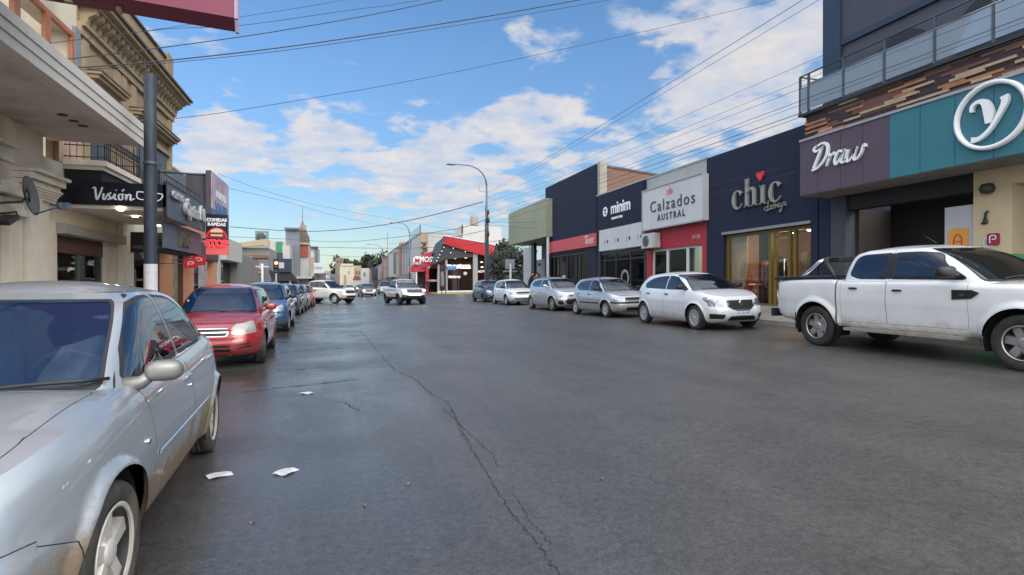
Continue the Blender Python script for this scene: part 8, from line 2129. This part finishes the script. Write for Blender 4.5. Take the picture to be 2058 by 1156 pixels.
# left bundle crossing above the street from the cream building to the upper right
wire([wpt(-300, 195, 8), wpt(0, 150, 9), wpt(345, 122, 11), wpt(700, 78, 13), wpt(1165, 1, 15), wpt(1700, -110, 17)], .013, 'lowest and thickest wire crossing from the cream building to the upper right')
wire([wpt(-300, 197, 8), wpt(0, 154, 9), wpt(345, 127, 11), wpt(700, 85, 13), wpt(1230, 0, 15), wpt(1700, -100, 17)], .007, 'thin wire running just under the thickest crossing wire')
wire([wpt(-200, 165, 8), wpt(0, 136, 9), wpt(310, 99, 11), wpt(600, 57, 13), wpt(895, 0, 15), wpt(1400, -120, 17)], .010, 'second crossing wire above the thickest one, starting at the white marquee')
wire([wpt(-200, 120, 8), wpt(0, 101, 9), wpt(330, 60, 11), wpt(480, 53, 12), wpt(700, 22, 13), wpt(880, -6, 15), wpt(1400, -120, 17)], .006, 'third thin wire crossing the top left corner of the sky')
wire([wpt(270, 67, 11), wpt(480, 36, 12), wpt(700, 0, 13), wpt(1000, -60, 15)], .005, 'topmost thin wire right of the magenta sign box')
wire([wpt(200, 262, 18), wpt(345, 240, 20), wpt(480, 222, 22), wpt(800, 168, 25), wpt(1084, 110, 28), wpt(1400, 40, 30), wpt(1700, -35, 32)], .011, 'long single wire crossing the middle of the sky from the beige building')
# along the right side: from the tall lamp pole over the shops to beyond the camera
zp = [(388, 21), (392, 40), (398, 144), (408, 176), (415, 190), (430, 214), (437, 222), (440, 238), (452, 246)]
lbl = ['steepest', 'second steepest', 'third', 'fourth', 'fifth', 'sixth', 'seventh', 'eighth', 'lowest']
for i, (ya_, yb_) in enumerate(zp):
    Lw = 10.6 + .06 * i
    pA = (lx, ly, zd(ya_, ly, lx)); yN = at(1580, Lw); zN = zd(yb_, yN, Lw)
    # carry on with the same slope and a little sag to a far point behind the camera
    pN = Vector((Lw, yN, zN)); d = pN - Vector(pA); pE = pN + d * .9 + Vector((0, 0, .3)); pM = Vector(pA).lerp(pN, .5) - Vector((0, 0, .12))
    wire([pA, pM, pN, pE], [.008, .006, .005, .005, .005, .007, .005, .009, .007][i], lbl[i] + ' wire of the fan running from the tall street lamp over the right-hand shops')
# crossing to the left from the lamp pole, and the far ones
wire([wpt(970, 406, 41), wpt(880, 430, 44), wpt(796, 448, 48), wpt(700, 461, 50), wpt(600, 465, 52), wpt(462, 456, 50)], .03, 'heavy wire sagging from the tall lamp pole to the left over the crossing')
wire([wpt(979, 440, 41), wpt(900, 463, 50), wpt(700, 486, 66), wpt(560, 480, 66), wpt(462, 476, 60)], .022, 'wire drooping across above the far street at tower height')
wire([wpt(1100, 470, 60), wpt(880, 497, 66), wpt(640, 497, 68), wpt(460, 488, 60)], .026, 'level wire crossing in front of the spired tower')
wire([wpt(979, 446, 41), wpt(1100, 445, 36), wpt(1300, 405, 26), wpt(1560, 340, 16)], .009, 'wire sloping low across the navy shop fronts')
wire([wpt(979, 452, 41), wpt(1100, 458, 36), wpt(1300, 425, 26), wpt(1600, 345, 15)], .008, 'lower wire sloping across the pale shoe shop sign')
wire([wpt(979, 462, 41), wpt(900, 478, 60), wpt(860, 474, 80)], .02, 'short wire from the lamp pole to the pale building behind the red roof')
wire([wpt(440, 350, 24), wpt(560, 392, 32), wpt(700, 425, 40), wpt(960, 470, 60)], .008, 'faint wire descending from the billboard across the left sky')
wire([wpt(430, 372, 24), wpt(560, 402, 32), wpt(700, 440, 42), wpt(820, 462, 50)], .008, 'second faint wire descending from the billboard')
wire([wpt(640, 512, 80), wpt(720, 516, 85), wpt(800, 508, 90)], .02, 'thin far wire above the end of the street')

shop_light(lat(925, 71.5), 71.5, 3.2, 160, (1, .75, .5), .3); shop_light(lat(972, 71.5), 71.5, 3.0, 90, (1, .72, .5), .3)
shop_light(FL - 1.1, 12.3, 2.2, 14, (.8, 1, .85))

MUD = (0.145, 0.10, 0.055); GRIME = (0.17, 0.15, 0.125)
P_SILVER = paint('silver_lacquer', (0.31, 0.34, 0.365), 0.5, 0.36, dirt=(MUD, .68, .95))
P_RED = paint('red_lacquer', (0.26, 0.006, 0.012), 0.1, 0.30, dirt=((0.15, 0.05, 0.04), .5, .5))
P_BLUE = paint('blue_lacquer', (0.035, 0.085, 0.19), 0.35, 0.28, dirt=(GRIME, .45, .4))
P_DARK = paint('charcoal_lacquer', (0.03, 0.034, 0.04), 0.3, 0.28, dirt=(GRIME, .5, .5))
P_GREY = paint('grey_lacquer', (0.22, 0.235, 0.25), 0.5, 0.3, dirt=(GRIME, .5, .5))
P_WHITE = paint('white_lacquer', (0.60, 0.62, 0.65), 0.0, 0.28, dirt=(GRIME, .55, .45))
P_WHITE2 = paint('dusty_white_lacquer', (0.60, 0.62, 0.64), 0.0, 0.32, dirt=((0.26, 0.22, 0.17), .72, .6))
P_SILV2 = paint('light_silver_lacquer', (0.44, 0.46, 0.49), 0.5, 0.3, dirt=((0.2, 0.18, 0.15), .7, .55))
P_NAVY = paint('dark_blue_lacquer', (0.03, 0.05, 0.10), 0.35, 0.28)
P_BEIGE = paint('pale_beige_lacquer', (0.52, 0.50, 0.45), 0.1, 0.35, dirt=((0.26, 0.2, 0.14), .8, .6))
P_BRONZE = paint('brown_lacquer', (0.16, 0.13, 0.13), 0.4, 0.3)
MIRR = mat('satin_grey_mirror', (0.22, 0.215, 0.205), 0.42, 0.6, var=.04)
HALF = -math.pi / 2
LG = 'cars parked along the left kerb'; RG = 'vehicles parked along the right kerb'; MG = 'vehicles driving on the street'

# near silver saloon
sroot, sA = vehicle('silver_saloon', 'near silver saloon with muddy lower doors parked at the left kerb, cut by the frame', 'car', (-1.75, 3.93, 0), HALF + R(3.2),
    spec_saloon(dict(paint=P_SILVER, mirror=MIRR, glass=glass('saloon_side_glass', (.5, .6, .68), .6, (.008, .014, .026), ior=2.3), ws=GLASS_WS), step=.045, hero=True, tyre=TYREM, steer=R(-4), plate=(.40, 'none')), group=LG)
# side repeater and door lock on its left flank
for (x, z, nm, mm) in ((.86, .64, 'side_repeater', CHROME), (-.21, .735, 'lock', CHROME)):
    p = sA['side'](1)(*sA['side_uv'](x, z)); b = MB(); blob(b, p + Vector((0, .004, 0)), (.028 if nm != 'lock' else .012, .012, .016 if nm != 'lock' else .012), 12, 8, 2.2); b.build(nm, mm, sroot)

# red
vehicle('red_hatchback', 'bright red car with cloudy headlamps parked behind the near silver saloon', 'car', (-2.20, 12.15, 0), HALF + R(2.2),
    spec_hatch(dict(paint=P_RED, head=HEADC, glass=GLASS_MD, ws=GLASS_WS, trim=P_RED), front='red', step=.055, wb=2.44, w=.815, H=1.43, hood=.90, nose=.70, ff=.76, rr=.75, r=.285, wheel=W_STL, hero=True, steer=R(10), plate=(.42, 'none')), group=LG)
vehicle('blue_hatchback', 'mid blue car with grey-blue bonnet parked directly behind the red one', 'car', (-2.42, 19.4, 0), HALF + R(1.0),
    spec_hatch(dict(paint=P_BLUE, trim=BLACK), front='plain', wb=2.53, w=.85, H=1.50, hood=.96, nose=.72, rr=.70, plate=(.48, 'none')), group=LG)
vehicle('dark_hatchback', 'dark grey car parked second behind the blue one on the left', 'car', (-2.72, 28.9, 0), HALF,
    spec_hatch(dict(paint=P_DARK), step=.09, H=1.48, rows=1, plate=(.48, 'none')), group=LG)
vehicle('grey_hatchback', 'grey car parked between a dark car and a small red car on the left', 'car', (-2.72, 34.0, 0), HALF,
    spec_hatch(dict(paint=P_GREY), step=.1, H=1.46, rows=1, plate=(.48, 'none')), group=LG)
vehicle('red_compact', 'small faded red car last in the left parked row', 'car', (-2.65, 38.9, 0), HALF,
    spec_hatch(dict(paint=paint('faded_red_lacquer', (0.38, 0.05, 0.04), .1, .35), trim=P_RED), step=.1, H=1.44, rows=1, plate=(.48, 'none')), group=LG)

# right row
ranger_mats = dict(paint=P_WHITE2, glass=GLASS_DK, ws=glass('tinted_windscreen', (.3, .34, .36), .35, (0.012, 0.014, 0.014)))
rt, rA = vehicle('white_pickup', 'white double-cab pickup with chrome sports bar parked at the right kerb, cut by the frame', 'pickup', (9.36, 6.68, .29), HALF,
    spec_pickup(ranger_mats, wb=3.30, bed=1.25, belt=1.215, H=1.79, step=.07, hero=True, roll=R(1.8)), roll=R(1.8), group=RG)
# sports bar, bed rails, side step, mudflaps, fender badge
b = MB()
for s_ in (1, -1):
    b.tube([(-2.05, s_ * .80, 1.275), (-1.86, s_ * .76, 1.42), (-1.70, s_ * .72, 1.565), (-1.62, s_ * .66, 1.60)], .038, 10)
sb = b.build('sports_bar', CHROME, rt)
b = MB(); b.box(-1.66, -1.36, -.62, .62, 1.56, 1.64); b.tube([(-1.62, .66, 1.60), (-1.30, .76, 1.25)], .05, 8); b.tube([(-1.62, -.66, 1.60), (-1.30, -.76, 1.25)], .05, 8)
b.tube([(-1.62, -.66, 1.605), (-1.62, .66, 1.605)], .05, 8); b.build('bar_hoop', BLACK, sb)
b = MB()
for s_ in (1, -1): b.box(-2.70, -1.24, s_ * .78, s_ * .86, 1.245, 1.292)
b.build('bed_rail', BLACK, rt)
b = MB()
for s_ in (1, -1): b.box(-2.6, -1.3, s_ * .80, s_ * .84, 1.292, 1.315)
b.build('rail_tube', CHROME, rt)
for s_ in (1, -1):
    b = MB(); b.box(-.98, .98, s_ * .80, s_ * .97, .355, .40)
    for x in (-.8, 0, .8): b.box(x - .03, x + .03, s_ * .5, s_ * .85, .36, .42)
    b.build('side_step', mat('step_alloy', (.36, .34, .30), .5, .5, var=.15, dirt=(MUD, .6, 4)), rt)
    b = MB(); b.box(-2.10, -2.085, s_ * .66, s_ * .93, .30, .62); b.build('mudflap', BLACK, rt)
    # fender vent
    p = rA['side'](s_)(*rA['side_uv'](1.02, 1.0))
    b = MB(); b.prism([(.99 - .17, .93), (.99 - .17, 1.07), (.99 + .09, 1.07), (.99 + .19, 1.03), (.99 + .09, .95)], 'y', p.y + s_ * .004, p.y + s_ * .022)
    v_ = b.build('fender_vent', BLACK, rt)
    lb = MB(); lb.box(.93, .99, p.y + s_ * .022, p.y + s_ * .026, .985, 1.01); lb.build('badge', STEEL, v_)
b = MB(); b.box(-2.83, -2.74, -.84, .84, .50, .66); b.build('rear_bumper', BLACK, rt)
b = MB(); b.tube([(.1, -.2, 1.79), (-.1, -.2, 1.93)], .006, 5); b.build('aerial', BLACK, rt)

wt, wA = vehicle('white_hatchback', 'white five-door hatchback with a diamond badge parked in front of the white pickup bed', 'car', (9.36, 13.42, .29), HALF - R(1.5),
    spec_hatch(dict(paint=P_WHITE, glass=GLASS_DK, ws=GLASS_MD), front='renault', step=.055, wb=2.59, w=.865, H=1.50, hood=.99, nose=.80, header=.10, ghx=dict(rear=[(-1.90, .95), (-1.80, 1.10), (-1.62, 1.27), (-1.38, 1.40), (-1.20, 1.43)], windows=[[(.88, 1.02, .02), (.58, 1.19, .1), (.32, 1.325, .1), (.06, 1.365, .08), (-.08, 1.37, .01), (-.08, 1.03, .01)], [(-.16, 1.035, .01), (-.16, 1.37, .01), (-.60, 1.355, .08), (-.98, 1.31, .1), (-1.30, 1.17, .05), (-1.25, 1.07, .03)]]), ff=.80, rr=.68, r=.31, hero=True, ptxt='AE 254 NP', plate=(.45, 'new')), roll=R(1.8), group=RG)
# diamond badge
b = MB(); xg = wA['front'](*wA['front_uv'](0, .70)).x + .012
o_, i_ = [(0, .085), (.055, 0), (0, -.085), (-.055, 0)], [(0, .045), (.022, 0), (0, -.045), (-.022, 0)]
vs = [(xg, y, .685 + z) for y, z in o_] + [(xg + .015, y * .8, .685 + z * .85) for y, z in o_] + [(xg + .015, y, .685 + z) for y, z in i_] + [(xg, y, .685 + z) for y, z in i_]
b.add(vs, [(a + k, a + (k + 1) % 4, a + 4 + (k + 1) % 4, a + 4 + k) for a in (0, 4, 8) for k in range(4)]); b.build('badge', CHROME, wt)

vehicle('old_silver_hatchback', 'silver square-lamped hatchback with black bumper strip parked behind the white hatchback', 'car', (9.42, 18.75, .29), HALF + R(1.5),
    spec_hatch(dict(paint=P_SILV2, ws=GLASS_MD), front='old', step=.065, wb=2.44, w=.81, H=1.42, hood=.90, nose=.70, ff=.75, rr=.60, r=.285, plate=(.42, 'none'),
               strips=[(-.75, .75, .50, .022, .014, 'dark')], wheel=dict(W_8SP, n=7)), roll=R(1.8), group=RG)
vehicle('silver_hatchback', 'silver swept-lamp hatchback with large alloy wheels parked third from the white pickup', 'car', (9.42, 23.9, .29), HALF + R(2.5),
    spec_hatch(dict(paint=P_SILV2, trim=P_SILV2, ws=GLASS_MD), front='fiesta', step=.07, wb=2.49, w=.86, H=1.49, hood=1.0, nose=.78, r=.31, plate=(.45, 'none'), wheel=W_10,
               ghx=dict(rubmat='chrome')), roll=R(1.8), group=RG)
vehicle('white_compact', 'small white hatchback with black grille band parked between a silver and a dark blue car', 'car', (9.42, 30.9, .29), HALF + R(.5),
    spec_hatch(dict(paint=P_WHITE, ws=GLASS_MD), front='gol', step=.08, wb=2.47, w=.83, H=1.46, hood=.93, nose=.75, r=.295, plate=(.5, 'none'), wheel=dict(W_8SP, n=6)), roll=R(1.8), group=RG)
vehicle('dark_blue_hatchback', 'dark blue hatchback farthest in the right parked row', 'car', (9.50, 36.6, .29), HALF + R(1.5),
    spec_hatch(dict(paint=P_NAVY, ws=GLASS_MD), step=.09, wb=2.47, w=.83, H=1.48, hood=.95, nose=.74, plate=(.48, 'none'), wheel=W_STL), roll=R(1.8), group=RG)

# moving traffic
ot, oA = vehicle('approaching_pickup', 'silver-white double-cab pickup with headlamps on driving towards the viewer', 'pickup', (3.95, 38.2, .12), HALF + R(12),
    spec_pickup(dict(paint=paint('pearl_lacquer', (.50, .49, .48), .2, .3, dirt=(GRIME, .8, .5)), head=LITHEAD, ws=GLASS_MD), step=.1, wb=2.83, w=.91, H=1.70, hood=1.09, nose=.95, belt=1.10, bed=1.10, r=.34, ff=.83, rr=.85, cab=-1.0,
        zb=[(-3, .40), (0, .33), (3, .36)], extra=[('side', 'cladding', 'dark', [(-2.4, .0, 0), (-2.4, .50, 0), (2.4, .50, 0), (2.4, 0, 0)], dict(r=0, merge=True)),
        ('front', 'skid_plate', 'dark', [(-2, .3, 0), (-2, .66, 0), (2, .66, 0), (2, .3, 0)], dict(r=0)), ('front', 'skid_trim', 'chrome', [(-.42, .60), (-.42, .68), (.42, .68), (.42, .60)], dict(r=.02))],
        rows=1, wheel=dict(W_STL)), group=MG)
b = MB()
for s_ in (1, -1): b.tube([(.15, s_ * .56, 1.66), (.05, s_ * .58, 1.72), (-.75, s_ * .58, 1.73), (-.85, s_ * .56, 1.66)], .02, 6)
b.build('roof_rail', BLACK, ot)
b = MB(); xg = oA['front'](*oA['front_uv'](0, .88)).x + .01
b.prism([(-.05, .80), (-.05, .96), (.05, .96), (.05, .80)], 'x', xg, xg + .02); b.build('badge', CHROME, ot)
MB().box(xg + .0, xg + .015, -.2, .2, .53, .63).build('number_plate', PLATE, ot)

hx, hy = cam2w(-14.3, 42.9)
vehicle('turning_pickup', 'cream-white double-cab pickup turning out of the side street on the left', 'pickup', (hx, hy, 0), R(-16.84 - 24),
    spec_pickup(dict(paint=P_BEIGE, ws=GLASS_MD), step=.1, wb=3.08, w=.90, H=1.80, hood=1.12, nose=1.0, r=.37, rows=1, cab=-1.25), group=MG)
px_, py_ = cam2w(-18.0, 65)
vehicle('brown_car', 'brownish oncoming car with both headlamps lit far down the street', 'car', (2.6, 66.5, 0.05), HALF + R(6),
    spec_hatch(dict(paint=P_BRONZE, head=LITHEAD, ws=GLASS_MD), step=.14, w=.86, H=1.55, hood=1.0, rows=1, seats=False, plate=(.48, 'none')), group=MG)
vehicle('white_car', 'small white oncoming car farthest down the street left of centre', 'car', (1.0, 101, 0), HALF,
    spec_hatch(dict(paint=P_WHITE, head=LITHEAD, ws=GLASS_MD), step=.16, rows=1, seats=False, plate=(.48, 'none')), group=MG)
vehicle('dark_car', 'dark distant car with one lit lamp just right of the distant white car', 'car', (3.1, 112, 0.05), HALF,
    spec_hatch(dict(paint=P_DARK, head=LITHEAD, ws=GLASS_MD), step=.16, rows=1, seats=False, plate=(.48, 'none')), group=MG)
vehicle('grey_van', 'tall grey vehicle parked beyond the brownish oncoming car', 'van', (5.4, 78, 0.15), HALF,
    spec_hatch(dict(paint=P_GREY), step=.14, H=1.85, hood=1.1, w=.9, rows=1, seats=False, plate=(.48, 'none')), group=MG)
vehicle('parked_saloon', 'pale far car half hidden behind the approaching pickup', 'car', (8.2, 92, 0.25), HALF,
    spec_hatch(dict(paint=P_SILV2), step=.16, rows=1, seats=False, plate=(.48, 'none')), group=MG)
